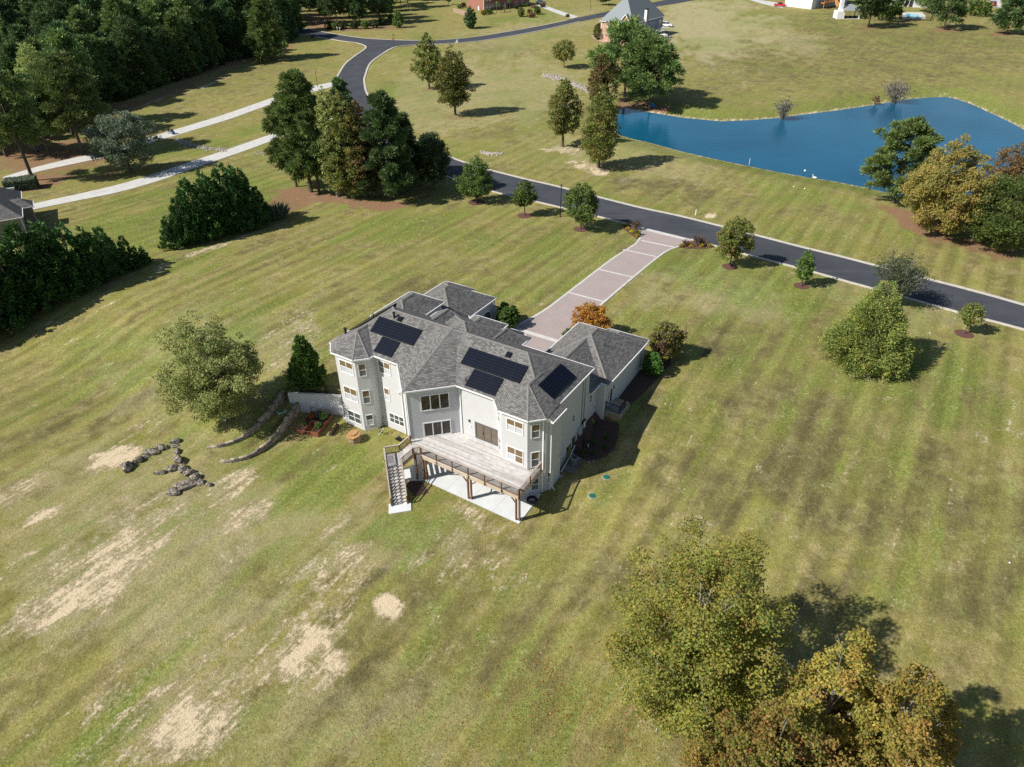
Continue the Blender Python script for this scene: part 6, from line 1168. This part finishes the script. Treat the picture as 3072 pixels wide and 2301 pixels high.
riprap([(1630, 228), (1660, 231), (1690, 240), (1720, 252), (1745, 264), (1768, 276)], 420, (6, 3.2), 'pale grey rip-rap in drain running to pond pines', 1, .45); riprap([(1448, 458), (1475, 462), (1500, 462)], 120, (6, 2), 'small fan of rip-rap below culvert', 2, .4); riprap([(525, 418), (555, 428), (590, 440), (630, 447), (680, 451)], 300, (4, 3), 'tan rip-rap between two concrete drives', 3, .28); riprap([(765, 458), (800, 462), (850, 455)], 60, (8, 3), 'rip-rap below drive at the grove', 4, .26)
# ------------------------------------------------------------------ houses beyond, cars, signs, people, pond things
brick = bpy.data.materials.new('red_brick'); brick.use_nodes = True; t = brick.node_tree; bs = t.nodes['Principled BSDF']; gc = N(t, 'ShaderNodeTexCoord').outputs['Object']
brk = noise_(t, gc, 6, 4, .7); t.links.new(mixc(t, mapr(t, brk, .3, .7), (0.27, 0.115, 0.085), (0.38, 0.18, 0.13)), bs.inputs['Base Color']); bs.inputs['Roughness'].default_value = .9
pinkb = mat('salmon_brick', (0.50, 0.315, 0.235), .9, noise=(6, .12)); bluew = mat('blue_siding', (0.20, 0.255, 0.335), .8, noise=(2, .06)); whitew = mat('white_siding', (0.74, 0.75, 0.76), .8, noise=(2, .04)); greyb = mat('grey_blue_siding', (0.42, 0.46, 0.52), .8)
roof_b = mat('blue_grey_shingle', (0.235, 0.26, 0.27), .95, noise=(8, .22)); roof_d = mat('charcoal_shingle', (0.10, 0.115, 0.135), .95, noise=(8, .3)); taupe = mat('taupe_siding', (0.26, 0.225, 0.2), .85)
def frame3(c, r):
    c = np.asarray(c); r = np.asarray(r); d = r[:2] - c[:2]; return math.atan2(d[1], d[0]), float(np.linalg.norm(d))
def gable(parent, poly2, y0, y1, m, wm=None):
    pass
# neighbour at the left edge
E1 = AZ(68, 651, 5.6); E2 = AZ(66, 620, 5.6); an, L_ = frame3(E1, E2)
nh = thing('neighbour_house', 'neighbour house with charcoal shingle roof at lawn edge beside cypress screen', 'house', (E1[0], E1[1], 0), an)
MB().box(.4, 14, .4, 15, 1.5, 5.5).build('wall', taupe, nh); hip(0, 14.4, 0, 15.4, 5.6, .75, parent=nh, m=shin, caps=False)
MB().box(5.2, 7.6, -1.2, 3, 1.5, 5.3).build('wall', taupe, nh); hip(4.8, 8.0, -1.6, 6, 5.55, .75, parent=nh, m=shin, caps=False); window((.4, 0), (0, -1), -6, -4.5, 3.4, 5.0, 2, True, g_dark, g_grey, parent=nh); window((0, .4), X, 1.5, 3.0, 3.4, 5.0, 2, True, g_dark, g_grey, parent=nh); MB().box(.33, .42, .33, .42, 1.5, 5.5).build('corner_board', white, nh)
# brick house at the top
c0 = G(1452, 33); r0 = G(1585, 15); an, L_ = frame3(c0, r0); bh = thing('brick_house', 'two-storey red brick house behind palms and wooden garden fence', 'house', tuple(c0), an)
MB().prism([(0, 0), (L_ * .16, 0), (L_ * .16, 1.2), (L_ * .62, 1.2), (L_ * .62, -.6), (L_, -.6), (L_, 12), (0, 12)], -.6, 6.3).build('wall', brick, bh); hip(-.5, L_ + .5, -1.0, 12.5, 6.3, .7, parent=bh, m=roof_d, caps=False, gut='blr')
for s in (1.1, 3.0): window((0, 0), X, s, s + 1.2, .9, 2.6, 1, True, g_grey, g_pale, parent=bh); window((0, 0), X, s, s + 1.2, 3.9, 5.6, 1, True, g_grey, g_pale, parent=bh)
for s in (.2, .34, .48): window((0, 1.2), X, L_ * s, L_ * s + 1.3, .9, 2.7, 2, True, g_grey, g_pale, parent=bh)
for s in (.68, .82): window((0, -.6), X, L_ * s, L_ * s + 1.5, .9, 2.6, 2, True, g_grey, g_grey, parent=bh)
window((0, 1.2), X, L_ * .56, L_ * .6, 0, 2.2, 1, False, g_dark, parent=bh, name='front_door'); MB().box(-.06, .12, -.06, .12, -.3, 6.2).build('downspout', white, bh); MB().box(L_ * .155, L_ * .165 + .15, 1.0, 1.25, -.3, 6.2).build('downspout', white, bh); MB().box(-.4, 0, 3.0, 4.0, 0, 1.6).build('utility_box', white, bh)
fw = mat('fence_wood', (0.36, 0.27, 0.19), .9, noise=(3, .2)); fa = G(1360, 36); fb = G(1402, 49); an, L_ = frame3(fa, fb); gf_ = thing('garden_fence', 'short wooden board fence beside the red brick house', 'fence', tuple(fa), an); nb_ = int(L_ / .3)
BRD = MB().box(0, .28, -.02, .02, -.2, 1.75).mesh('board', fw)
for i in range(nb_): link('board', BRD, gf_, loc=(i * L_ / nb_, .03 * math.sin(i), 0))
MB().box(0, L_, .03, .09, .4, .5).build('rail', fw, gf_); MB().box(0, L_, .03, .09, 1.3, 1.4).build('rail', fw, gf_)
# blue and brick house
c0 = G(1893, 131); r0 = G(1985, 101); an, L_ = frame3(c0, r0); lf_ = G(1820, 125); D_ = float(np.linalg.norm((lf_ - c0)[:2])); bl = thing('blue_house', 'house with salmon brick side blue rear wall and steep grey roof by pond', 'house', tuple(c0), an); HH = 6.6
MB().box(0, L_, .003, 13, -2, HH).build('wall', bluew, bl); MB().box(-.03, 3, 0, 13.03, -2, HH - .01).build('wall', pinkb, bl)
hip(-.5, L_ + .5, -.5, 13.5, HH, 1.15, parent=bl, m=roof_b, caps=False, gut='bl')
MB().prism([(-.05, 0.9), (-.05, 4.6), (2.5, 4.6), (2.5, .9)], HH - .3, HH).build('wall', pinkb, bl)
mg = MB(); mg.add([(-.06, .7, HH), (-.06, 5.1, HH), (-.06, 2.9, HH + 2.6)], [(0, 2, 1)]); mg.build('gable', pinkb, bl); mr = MB(); uvface(mr, ((-.45, .3, HH - .25), (-.45, 2.9, HH + 2.8), (4.5, 2.9, HH + 2.8), (4.5, .3, HH - .25))); uvface(mr, ((-.45, 5.5, HH - .25), (-.45, 2.9, HH + 2.8), (4.5, 2.9, HH + 2.8), (4.5, 5.5, HH - .25))); mr.build('roof', roof_b, bl)
for a, b in (((-.46, .3, HH - .25), (-.46, 2.9, HH + 2.8)), ((-.46, 5.5, HH - .25), (-.46, 2.9, HH + 2.8))): MB().beam(a, b, .1, .25).build('rake_board', white, bl)
ch = MB().box(L_ * .36, L_ * .36 + 1.6, -.9, .1, -1, HH + 3.6).build('chimney', bluew, bl); MB().box(L_ * .36 - .01, L_ * .36 + .0, -.9, .1, -1, HH + 3.55).build('chimney_side', white, ch); MB().box(L_ * .36 + .1, L_ * .36 + 1.5, -.8, 0, HH + 3.6, HH + 4.0).build('chimney_cap', pvf, ch)
for s, z in ((.22, 3.4), (.86, 3.6)): window((0, 0.003), X, L_ * s, L_ * s + (1.2 if s < .5 else 2.2), z, z + 1.9, 1 if s < .5 else 2, True, g_pale, g_grey, parent=bl)
for s in (.56, .66): window((0, .003), X, L_ * s, L_ * s + 1.1, 2.6, 5.2, 1, False, g_grey, parent=bl, name='glazed_door')
for s in (.56, .64, .72): window((0, .003), X, L_ * s, L_ * s + .9, -.6, 1.6, 1, False, g_grey, parent=bl, name='basement_door')
window((-.03, 13), (0, -1), 2.6, 3.7, 2.6, 5.0, 1, True, g_pale, g_grey, parent=bl); window((-.03, 13), (0, -1), 5.4, 6.5, -.4, 1.4, 1, True, g_pale, g_grey, parent=bl); MB().box(-.14, -.03, 12.6, 12.9, -1.5, HH).build('downspout', white, bl)
MB().box(L_ * .5, L_ * .78, -3.6, 0, 2.35, 2.5).build('balcony_floor', white, bl)
for x in (L_ * .5, L_ * .59, L_ * .68, L_ * .775): MB().box(x, x + .16, -3.6, -3.44, -1.2, 3.5).build('balcony_post', white, bl)
for z in (2.7, 3.1, 3.45): MB().box(L_ * .5, L_ * .78, -3.57, -3.47, z, z + .12).build('balcony_rail', white, bl)
MB().box(L_ * .77, L_ * .78, -3.5, -.2, 3.4, 3.52).build('balcony_rail', white, bl)
q = G(1932, 112); um = thing('patio_umbrella', 'white patio umbrella on the blue house balcony', 'umbrella', (q[0], q[1], q[2] + 2.6)); MB().lathe([(1.6, 1.75), (.8, 2.05), (.03, 2.3)], 8).build('canopy', white, um); MB().tube([(0, 0, -.1), (0, 0, 2.2)], .04, 6).build('pole', white, um)
q = G(1984, 118); tr = thing('hoop_shelter', 'small white arched hoop shelter on patio beside blue house', 'shelter', tuple(q), an)
for i in range(4): MB().tube([(i * .9, 1.4 * math.cos(a), 1.7 * math.sin(a)) for a in np.linspace(0, 3.1416, 11)], .09, 5).build('hoop', white, tr)
MB().add([(i * .9 * 3, 1.38 * math.cos(a), 1.68 * math.sin(a)) for i in (0, 1) for a in np.linspace(1.2, 3.1416, 9)], [(k, k + 1, 10 + k, 9 + k) for k in range(8)]).build('cover', white, tr)
flat_poly('terrace_edge', [G(*p) for p in ((1775, 105), (1780, 116), (1800, 125), (1830, 130), (1890, 138), (1985, 128), (2010, 118), (2014, 108), (1995, 100), (1900, 120), (1820, 118))], .08, mat('brick_paving', (0.48, 0.33, 0.26), .9, noise=(3, .15)))
flat_poly('concrete_drive', [G(*p) for p in ((1984, 84), (2010, 83), (2018, 76), (1990, 72), (1960, 74))], .06, conc)
# white house with orange deck
c0 = G(2433, 28); r0 = G(2540, 10); an, L_ = frame3(c0, r0); wh = thing('white_house', 'big white sided house with orange timber deck above the far field', 'house', tuple(c0), an)
MB().box(0, L_, .003, 14, -1, 9).build('wall', greyb, wh); MB().box(-.02, 3.2, 0, 14.02, -1.0, 8.99).build('wall', whitew, wh); hip(-.5, L_ + .5, -.5, 14.5, 9, .8, parent=wh, m=roof_d, caps=False, gut='bl')
for s in (.08, .3, .7, .85):
    window((0, 0), X, L_ * s, L_ * s + 1.4, 3.6, 5.6, 2, True, g_dark, g_dark, parent=wh)
    if s > .5: window((0, .003), X, L_ * s, L_ * s + 1.4, .6, 2.4, 2, True, g_dark, g_grey, parent=wh)
ordm = mat('orange_deck', (0.52, 0.25, 0.085), .8, noise=(2, .15)); dk = thing('orange_deck', 'orange stained timber deck with stairs on white house', 'deck', tuple(c0), an); dx = L_ * .16
MB().box(dx, dx + 8, -3.2, 0, 2.2, 2.5).build('floor', ordm, dk)
for x in (dx, dx + 2.6, dx + 5.2, dx + 7.8): MB().box(x, x + .2, -3.2, -3.0, -.8, 3.4).build('post', ordm, dk)
MB().box(dx, dx + 8, -3.2, -3.1, 3.25, 3.4).build('rail', ordm, dk)
for i in range(26): MB().box(dx + .3 * i, dx + .3 * i + .16, -3.16, -3.12, 2.5, 3.25).build('baluster', ordm, dk)
for i in range(8): MB().box(dx + 8 + .02, dx + 9.4, -3.2 - .3 * i, -2.9 - .3 * i, 2.3 - .33 * i, 2.4 - .33 * i).build('step', ordm, dk)
for x in (dx + 8, dx + 9.4): MB().beam((x, -3.0, 3.2), (x, -5.5, .7), .12, .9).build('stair_side', ordm, dk)
# gazebo
c0 = G(2528, 57); r0 = G(2578, 57); an, L_ = frame3(c0, r0); gz = thing('gazebo', 'white garden pavilion with chimney and pale hip roof below the oak', 'gazebo', tuple(c0), an)
MB().box(-2.6, .4, -.2, 5, -.4, 2.9).build('chimney_base', white, gz); MB().box(-1.6, -.2, 1.5, 3.2, 2.9, 7.2).build('chimney_stack', white, gz)
for x, y in ((L_ - .4, .1), (L_ - .4, 6), (.3, 6)): MB().box(x, x + .4, y, y + .4, -.4, 3.2).build('column', white, gz)
MB().box(-.2, L_ + .2, -.2, 6.6, 3.0, 3.4).build('beam', white, gz); hip(-.6, L_ + .6, -.7, 7.1, 3.42, .5, parent=gz, m=roof_b, caps=False, gut='bflr'); MB().box(-.2, L_ + .2, -.4, 6.6, -.5, .08).build('floor', conc, gz)
for i in range(3): MB().box(1.2 + i * 2, 2.2 + i * 2, 2.2, 3.2, .08, .95).build('seat', pvf, gz)
# pool
def xp(x, y): return G(2640 + x * .1953, y * .1953)
flat_poly('pool_deck', [xp(*p) for p in ((318, 205), (420, 190), (640, 190), (695, 235), (705, 290), (500, 302), (345, 292))], .07, conc); poolm = mat('pool_water', (0.10, 0.52, 0.70), .1, noise=(1, .1)); flat_poly('pool_water', [xp(*p) for p in ((392, 214), (585, 226), (608, 282), (410, 270))], .1, poolm)
def panel_fence(pts, label):
    P0 = xp(*pts[0]); o = thing('pool_fence', label, 'fence', tuple(P0)); W = [xp(*p) - P0 for p in pts]
    for a, b in zip(W[:-1], W[1:]):
        n = max(1, int(np.linalg.norm(b - a) / .25))
        for i in range(n + 1): p = a + (b - a) * i / n; link('picket', PICK, o, loc=tuple(p), scale=(3, 3, 1.5))
        MB().beam(a + [0, 0, 1.45], b + [0, 0, 1.45], .06, .06).build('rail', blackm, o); MB().beam(a + [0, 0, .2], b + [0, 0, .2], .06, .06).build('rail', blackm, o)
panel_fence([(290, 280), (300, 175)], 'dark pool fence side nearest the oak'); panel_fence([(772, 318), (800, 230), (770, 190)], 'dark pool fence side nearest the round pine'); panel_fence([(290, 285), (500, 318), (772, 322)], 'dark pool fence run facing the field')
c0 = xp(290, 108); r0 = xp(530, 112); an, L_ = frame3(c0, r0); ph = thing('porch_house', 'white house with dark open porch and outside stairs above pool', 'house', tuple(c0), an); MB().box(0, L_, 3, 12, -.5, 6).build('wall', whitew, ph); MB().box(L_ * .9, L_ + 6, -.5, 12, -.5, 6).build('wall', whitew, ph); MB().box(0, L_ * .9, 0, 3, 3.0, 3.3).build('porch_roof', roof_d, ph); hip(-.5, L_ + 6.5, -1, 12.5, 6, .6, parent=ph, m=roof_d, caps=False)
for k in range(4): MB().box(k * L_ * .29, k * L_ * .29 + .3, 0, .3, -.3, 3).build('column', greyb, ph)
window((0, 3), X, .4, 1.8, 0, 2.3, 1, False, g_dark, parent=ph, name='porch_door'); window((0, 3), X, 3, L_ * .85, 0, 2.3, 3, False, g_dark, parent=ph, name='porch_door'); MB().beam((-.2, .5, 3.0), (-5.5, .5, .1), 1.2, .3).build('stair', white, ph)
for k in range(3): q = xp(330 + 50 * k, 112); ch_ = thing('patio_chair', 'white patio chair in front of the dark porch', 'chair', tuple(q), .3, 'white patio chairs'); MB().box(-.3, .3, -.3, .3, .35, .45).build('seat', white, ch_); MB().box(-.3, .3, .25, .32, .45, 1.0).build('backrest', white, ch_); [MB().box(x, x + .06, y, y + .06, 0, .36).build('leg', white, ch_) for x in (-.3, .24) for y in (-.3, .24)]
flat_poly('concrete_drive', [xp(*p) for p in ((1690, 0), (1860, -10), (1865, 118), (1700, 110))], .07, conc)
flat_poly('concrete_drive', [G(2280 + x * .1808, y * .1808) for x, y in ((-300, -60), (0, 2), (250, 40), (480, 112), (350, 130), (150, 95), (0, 55), (-250, -20))], .07, conc)
# ------------------------------------------------------------------ cars
tyre = mat('tyre', (0.015, 0.015, 0.016), .8); rimm = mat('rim', (0.4, 0.4, 0.42), .3, .8); cgl = mat('car_glass', (0.02, 0.025, 0.03), .05, spec=.6)
def car(kind, rgb, P, rz, label):
    m = mat('paint_' + kind, rgb, .25, spec=.5); o = thing(kind, label, 'car' if kind != 'pickup' else 'truck', tuple(P), rz); L = 5.6 if kind == 'pickup' else 4.8; hw = .95
    prof = {'pickup': [(-2.8, .45), (-2.8, 1.1), (-1.2, 1.12), (-1.1, 1.1), (1.0, 1.1), (2.6, 1.05), (2.8, .85), (2.8, .45)], 'suv': [(-2.4, .4), (-2.4, 1.05), (-2.3, 1.1), (1.0, 1.1), (2.2, 1.0), (2.4, .8), (2.4, .4)], 'sedan': [(-2.3, .35), (-2.35, .95), (-1.6, 1.0), (1.0, .95), (2.2, .8), (2.35, .6), (2.35, .35)]}[kind]
    cab = {'pickup': [(-1.15, 1.1), (-1.0, 1.85), (.35, 1.88), (1.05, 1.1)], 'suv': [(-2.3, 1.1), (-2.1, 1.78), (.2, 1.82), (1.0, 1.1)], 'sedan': [(-1.7, 1.0), (-1.0, 1.42), (.2, 1.44), (1.0, .96)]}[kind]
    def ext(p, w0, w1, mm, nm):
        n = len(p); zc = min(z for _, z in p); zt = max(z for _, z in p); f = lambda z: w0 + (w1 - w0) * ((z - zc) / (zt - zc + 1e-6)); v = [(x, -f(z), z) for x, z in p] + [(x, f(z), z) for x, z in p]
        return MB().add(v, [tuple(range(n)), tuple(range(2 * n - 1, n - 1, -1))] + [(i, n + i, n + (i + 1) % n, (i + 1) % n) for i in range(n)]).build(nm, mm, o)
    ext(prof, hw, hw * .97, m, 'body'); ext(cab, hw * .93, hw * .74, cgl, 'windows'); tz = max(z for _, z in cab); xs = [x for x, z in cab if z > tz - .06]; MB().box(min(xs) - .05, max(xs) + .05, -hw * .76, hw * .76, tz - .03, tz + .04).build('roof_panel', m, o)
    for s in (-1, 1):
        for a, b in ((cab[0], cab[1]), (cab[2], cab[3]), ((-.25, 1.1), (-.25, tz))): MB().beam((a[0], s * hw * .93, a[1]), (b[0], s * hw * .76, b[1]), .09, .07).build('pillar', m, o)
    if kind == 'pickup': MB().box(-2.7, -1.25, -.78, .78, .7, 1.125).build('bed', cgl, o)
    for x in (-L * .3, L * .31):
        for s in (-1, 1): wv_ = MB().tube([(x, s * .72, .37), (x, s * .97, .37)], .37, 14).build('wheel', tyre, o); MB().tube([(x, s * .95, .37), (x, s * .985, .37)], .2, 10).build('rim', rimm, wv_)
    for s in (-1, 1): MB().box(L / 2 - .06, L / 2 + .02, s * .7 - .16, s * .7 + .16, .68, .82).build('headlight', rimm, o); MB().box(-L / 2 - .02, -L / 2 + .06, s * .75 - .1, s * .75 + .1, .75, .98).build('tail_light', mat('tail_red', (0.4, 0.02, 0.02), .3), o)
    return o
car('pickup', (0.55, 0.015, 0.02), G(2340, 20), -.35, 'red pickup truck on drive beside the white house'); car('suv', (0.75, 0.75, 0.75), G(2000, 80), -.5, 'white sport utility vehicle parked beside blue house'); car('sedan', (0.10, 0.12, 0.14), G(1622, 10), -.3, 'dark sedan on drive of the brick house')
car('suv', (0.35, 0.02, 0.03), G(2975, 18), 1.45, 'dark red car on far concrete driveway'); car('suv', (0.75, 0.75, 0.75), G(2973, 3), 1.45, 'white car ahead of the dark red car on far driveway')
# ------------------------------------------------------------------ street furniture
def lamp_post(b, tp, label):
    P = G(*b); h = max(3.0, top_h(P, *tp)); o = thing('street_lamp', label, 'street lamp', tuple(P), 0, 'street lamps'); MB().tube([(0, 0, -.2), (0, 0, .5), (0, 0, h - .6)], [.11, .07, .055], 8).build('pole', blackm, o); MB().lathe([(.14, 0), (.16, .05), (.06, .08)], 10).build('base', blackm, o); MB().lathe([(.1, h - .62), (.2, h - .25), (.19, h - .22)], 8).build('lantern', mat('lantern_glass', (0.35, 0.35, 0.33), .2), o); MB().lathe([(.24, h - .22), (.12, h - .06), (.02, h)], 8).build('lantern_cap', blackm, o)
lamp_post((1681, 651), (1685, 553), 'black street lamp between roadside oaks'); lamp_post((953, 261), (946, 207), 'grey street lamp beside concrete drive mouth'); lamp_post((1023, 88), (1019, 56), 'street lamp in front of far wood'); lamp_post((1771, 32), (1771, -8), 'tall pole lamp across street from blue house')
P = G(1182, 142); ss_ = thing('stop_sign', 'red stop sign with green street blades at the road junction', 'sign', tuple(P)); hS = top_h(P, 1178, 105); MB().tube([(0, 0, -.2), (0, 0, hS)], .05, 6).build('pole', blackm, ss_)
redm = mat('stop_red', (0.55, 0.04, 0.03), .5); grm = mat('sign_green', (0.02, 0.20, 0.08), .5); mo = MB(); oc = [(.42 * math.cos(a), .42 * math.sin(a)) for a in np.linspace(math.pi / 8, 2 * math.pi + math.pi / 8, 9)[:-1]]; mo.add([(x, -.07, z) for x, z in oc], [tuple(range(8))]); mo.add([(x, -.05, z) for x, z in oc], [tuple(range(7, -1, -1))]); pl_ = mo.build('octagon', redm, ss_, loc=(0, 0, hS * .66))
tc_ = bpy.data.curves.new('stop_text', 'FONT'); tc_.body = 'STOP'; tc_.size = .3; tc_.align_x = 'CENTER'; tc_.align_y = 'CENTER'; to = bpy.data.objects.new('stop_text', tc_); COL.objects.link(to); me_ = to.to_mesh(); me2 = bpy.data.meshes.new('lettering'); V_ = [v.co[:] for v in me_.vertices]; F_ = [tuple(p.vertices) for p in me_.polygons]; bpy.data.objects.remove(to); me2.from_pydata(V_, [], F_); me2.materials.append(white); link('lettering', me2, pl_, loc=(0, -.075, 0), rot=(rad(90), 0, 0))
MB().box(.02, .95, -.02, .02, hS - .22, hS - .02).build('street_blade', grm, ss_); MB().box(-.02, .02, -.5, .5, hS, hS + .2).build('street_blade', grm, ss_)
P = G(1374, 141); fg = thing('feather_flag', 'small white flag on a pole beside the street', 'flag', tuple(P)); hS = max(2.5, top_h(P, 1373, 115)); MB().tube([(0, 0, -.2), (0, 0, hS)], .05, 6).build('pole', rimm, fg); MB().prism([(0, 0), (0, .02), (-1.0, .02), (-1.0, 0)], hS * .5, hS * .55).build('flag_hem', white, fg); MB().add([(-.05, 0, hS * .95), (-1.0, .05, hS * .5), (-.05, .02, hS * .45), (-.05, .04, hS * .95), (-1.0, .09, hS * .5), (-.05, .06, hS * .45)], [(0, 1, 2), (5, 4, 3), (0, 3, 4, 1), (1, 4, 5, 2)]).build('flag', white, fg)
def stake(b, tp, label, m=None, r=.06): P = G(*b); h = max(.5, top_h(P, *tp)); tag(MB().tube([(0, 0, -.1), (0, 0, h)], r, 8).lathe([(r * 1.25, h), (r * 1.25, h + .06), (.01, h + .1)], 8).build('marker_post', m or white, None, loc=tuple(P)), label, 'post')
stake((2087, 645), (2089, 631), 'white utility marker post beyond the street kerb', r=.09); stake((2247, 497), (2248, 477), 'white stake in the near pond bank', r=.05)
P = G(2411, 530); gl = thing('globe_light', 'white globe light on thin pole at pond bank', 'light', tuple(P)); MB().tube([(0, 0, -.1), (0, 0, 1.05)], .03, 6).build('pole', blackm, gl); MB().lathe([(.02, .98), (.13, 1.02), (.2, 1.15), (.2, 1.25), (.13, 1.38), (.02, 1.42)], 12).build('globe', white, gl, smooth=True)
P = G(2444, 536); sw = thing('swan_decoy', 'white swan decoy on grass at pond bank', 'decoy', tuple(P), 2.8)
mb = MB(); mb.tube([(-.45, 0, .22), (-.3, 0, .2), (-.05, 0, .2), (.2, 0, .2), (.36, 0, .25), (.42, 0, .4), (.38, 0, .58), (.42, 0, .70), (.52, 0, .70), (.60, 0, .68)], [.03, .16, .22, .2, .12, .065, .055, .065, .07, .02], 10); mb.build('body', white, sw, smooth=True); MB().tube([(.58, 0, .68), (.68, 0, .66)], [.025, .01], 6).build('beak', mat('beak', (0.5, 0.2, 0.03), .5), sw)
for px, lb in ((( 2414, 568), 'white ball lying on grass before the swan'), ((2381, 562), 'small pale stone on grass near the white ball'), ((3028, 1690), 'tiny white ball on lawn beyond the orange gums')): P = G(*px); tag(MB().lathe([(.02, 0), (.12, .05), (.17, .16), (.12, .27), (.02, .32)], 12).build('lawn_ball', white, None, loc=tuple(P), smooth=True, scale=(.45, .45, .45) if px[0] > 3000 else (.8, .8, .8)), lb, 'ball')
P = G(1955, 318); tag(MB().lathe([(.2, 0), (.75, .05), (.8, .3), (.6, .42), (.05, .45)], 14).build('float', mat('blue_plastic', (0.03, 0.22, 0.55), .4), None, loc=(P[0], P[1], P[2] + .1), rot=(.5, .3, 0)), 'blue plastic float lying under the pond-edge pine', 'float')
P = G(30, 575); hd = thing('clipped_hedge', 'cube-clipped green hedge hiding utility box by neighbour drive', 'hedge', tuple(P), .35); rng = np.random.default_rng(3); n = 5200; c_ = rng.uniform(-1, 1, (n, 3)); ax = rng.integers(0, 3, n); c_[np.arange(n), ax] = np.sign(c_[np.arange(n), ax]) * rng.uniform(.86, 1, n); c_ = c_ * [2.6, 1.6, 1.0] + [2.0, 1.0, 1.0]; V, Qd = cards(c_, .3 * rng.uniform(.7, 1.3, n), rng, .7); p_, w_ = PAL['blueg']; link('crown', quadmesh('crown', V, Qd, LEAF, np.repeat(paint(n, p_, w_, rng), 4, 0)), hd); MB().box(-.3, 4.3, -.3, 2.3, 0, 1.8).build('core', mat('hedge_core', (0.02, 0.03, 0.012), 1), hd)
P = G(36, 577); ub = thing('utility_box', 'pale green utility box in front of the clipped hedge', 'utility box', tuple(P), .35); MB().box(-.6, .7, -.5, .5, 0, .85).build('cabinet', mat('pale_green_steel', (0.42, 0.50, 0.44), .5), ub); MB().box(-.65, .75, -.55, .55, .85, .92).build('lid', mat('pale_green_lid', (0.46, 0.54, 0.48), .5), ub)
P = G(938, 113); cbx = thing('utility_box', 'dark green transformer box at shaded kerb of side street', 'utility box', tuple(P)); MB().box(-.6, .6, -.5, .5, 0, .95).build('cabinet', mat('dark_green_steel', (0.04, 0.07, 0.05), .5), cbx); MB().box(-.65, .65, -.55, .55, .95, 1.0).build('lid', mat('dark_green_lid', (0.05, 0.08, 0.06), .5), cbx)
for px, lb in (((1012, 92), 'white mailbox nearer the side street'), ((1020, 94), 'white mailbox nearer the lamp by far wood')): P = G(*px); mbx = thing('mailbox', lb, 'mailbox', tuple(P)); MB().box(-.06, .06, -.06, .06, 0, 1.0).build('post', white, mbx); MB().box(-.2, .2, -.35, .35, 1.0, 1.4).build('box', white, mbx)
# ------------------------------------------------------------------ person tipping a wheeled bin down the drive
P = G(508, 402); pr = link('person', bpy.data.meshes.new('person'), None, loc=tuple(P), rot=(0, 0, -.35)); tag(pr, 'person in dark clothes pulling a blue wheeled bin along concrete drive', 'person')
J = dict(pel=(0, 0, .95), sp=(.05, 0, 1.2), ch=(.12, 0, 1.42), nk=(.16, 0, 1.52), hd=(.19, 0, 1.66), lh=(0, .11, .9), lk=(.12, .12, .5), la=(-.05, .12, .08), lt=(.15, .13, .03), rh=(0, -.11, .9), rk=(-.05, -.12, .5), ra=(-.28, -.12, .1), rt=(-.1, -.13, .03), ls=(.13, .21, 1.42), le=(.25, .26, 1.17), lw=(.46, .16, 1.02), rs=(.13, -.21, 1.42), re=(.25, -.26, 1.17), rw=(.46, -.16, 1.02))
k_ = list(J); E_ = [('pel', 'sp'), ('sp', 'ch'), ('ch', 'nk'), ('nk', 'hd'), ('pel', 'lh'), ('lh', 'lk'), ('lk', 'la'), ('la', 'lt'), ('pel', 'rh'), ('rh', 'rk'), ('rk', 'ra'), ('ra', 'rt'), ('ch', 'ls'), ('ls', 'le'), ('le', 'lw'), ('ch', 'rs'), ('rs', 're'), ('re', 'rw')]
pr.data.from_pydata([J[a] for a in k_], [(k_.index(a), k_.index(b)) for a, b in E_], []); pr.data.materials.append(mat('dark_clothes', (0.018, 0.022, 0.03), .9)); sk = pr.modifiers.new('skin', 'SKIN'); sv_ = pr.data.skin_vertices[0].data; RADI = dict(pel=.15, sp=.14, ch=.17, nk=.06, hd=.11, lh=.1, lk=.07, la=.05, lt=.045, rh=.1, rk=.07, ra=.05, rt=.045, ls=.075, le=.055, lw=.045, rs=.075, re=.055, rw=.045)
for i, a in enumerate(k_): sv_[i].radius = (RADI[a], RADI[a])
sv_[0].use_root = True; pr.modifiers.new('sub', 'SUBSURF').levels = 2
MB().lathe([(.02, -.14), (.09, -.1), (.105, 0), (.09, .09), (.02, .13)], 12).build('head', mat('skin', (0.30, 0.17, 0.12), .7), pr, loc=(.21, 0, 1.67), smooth=True); MB().lathe([(.112, -.02), (.118, .05), (.09, .11), (.02, .15)], 12).build('hair', mat('dark_hair', (0.015, 0.012, 0.01), .8), pr, loc=(.19, 0, 1.68), smooth=True)
bn = thing('wheeled_bin', 'blue wheeled rubbish bin tipped back on the concrete drive', 'bin', (P[0] + 1.35 * math.cos(-.35), P[1] + 1.35 * math.sin(-.35), P[2] + .06), -.35); binm = mat('bin_blue', (0.05, 0.12, 0.22), .5); tilt = rad(-42)
bb = MB(); bb.add([(-.25, -.24, 0), (.25, -.24, 0), (.25, .24, 0), (-.25, .24, 0), (-.33, -.3, .95), (.33, -.3, .95), (.33, .3, .95), (-.33, .3, .95)], [(3, 2, 1, 0), (4, 5, 6, 7), (0, 1, 5, 4), (1, 2, 6, 5), (2, 3, 7, 6), (3, 0, 4, 7)]); bb.build('body', binm, bn, rot=(0, tilt, 0), loc=(.1, 0, .16)); MB().box(-.42, .36, -.32, .32, .95, 1.03).build('lid', binm, bn, rot=(0, tilt, 0), loc=(.1, 0, .16)); MB().tube([(-.45, -.25, .97), (-.45, .25, .97)], .025, 6).build('handle', pvf, bn, rot=(0, tilt, 0), loc=(.1, 0, .16))
for s in (-1, 1): MB().tube([(0, s * .24, .12), (0, s * .3, .12)], .13, 12).build('wheel', tyre, bn)
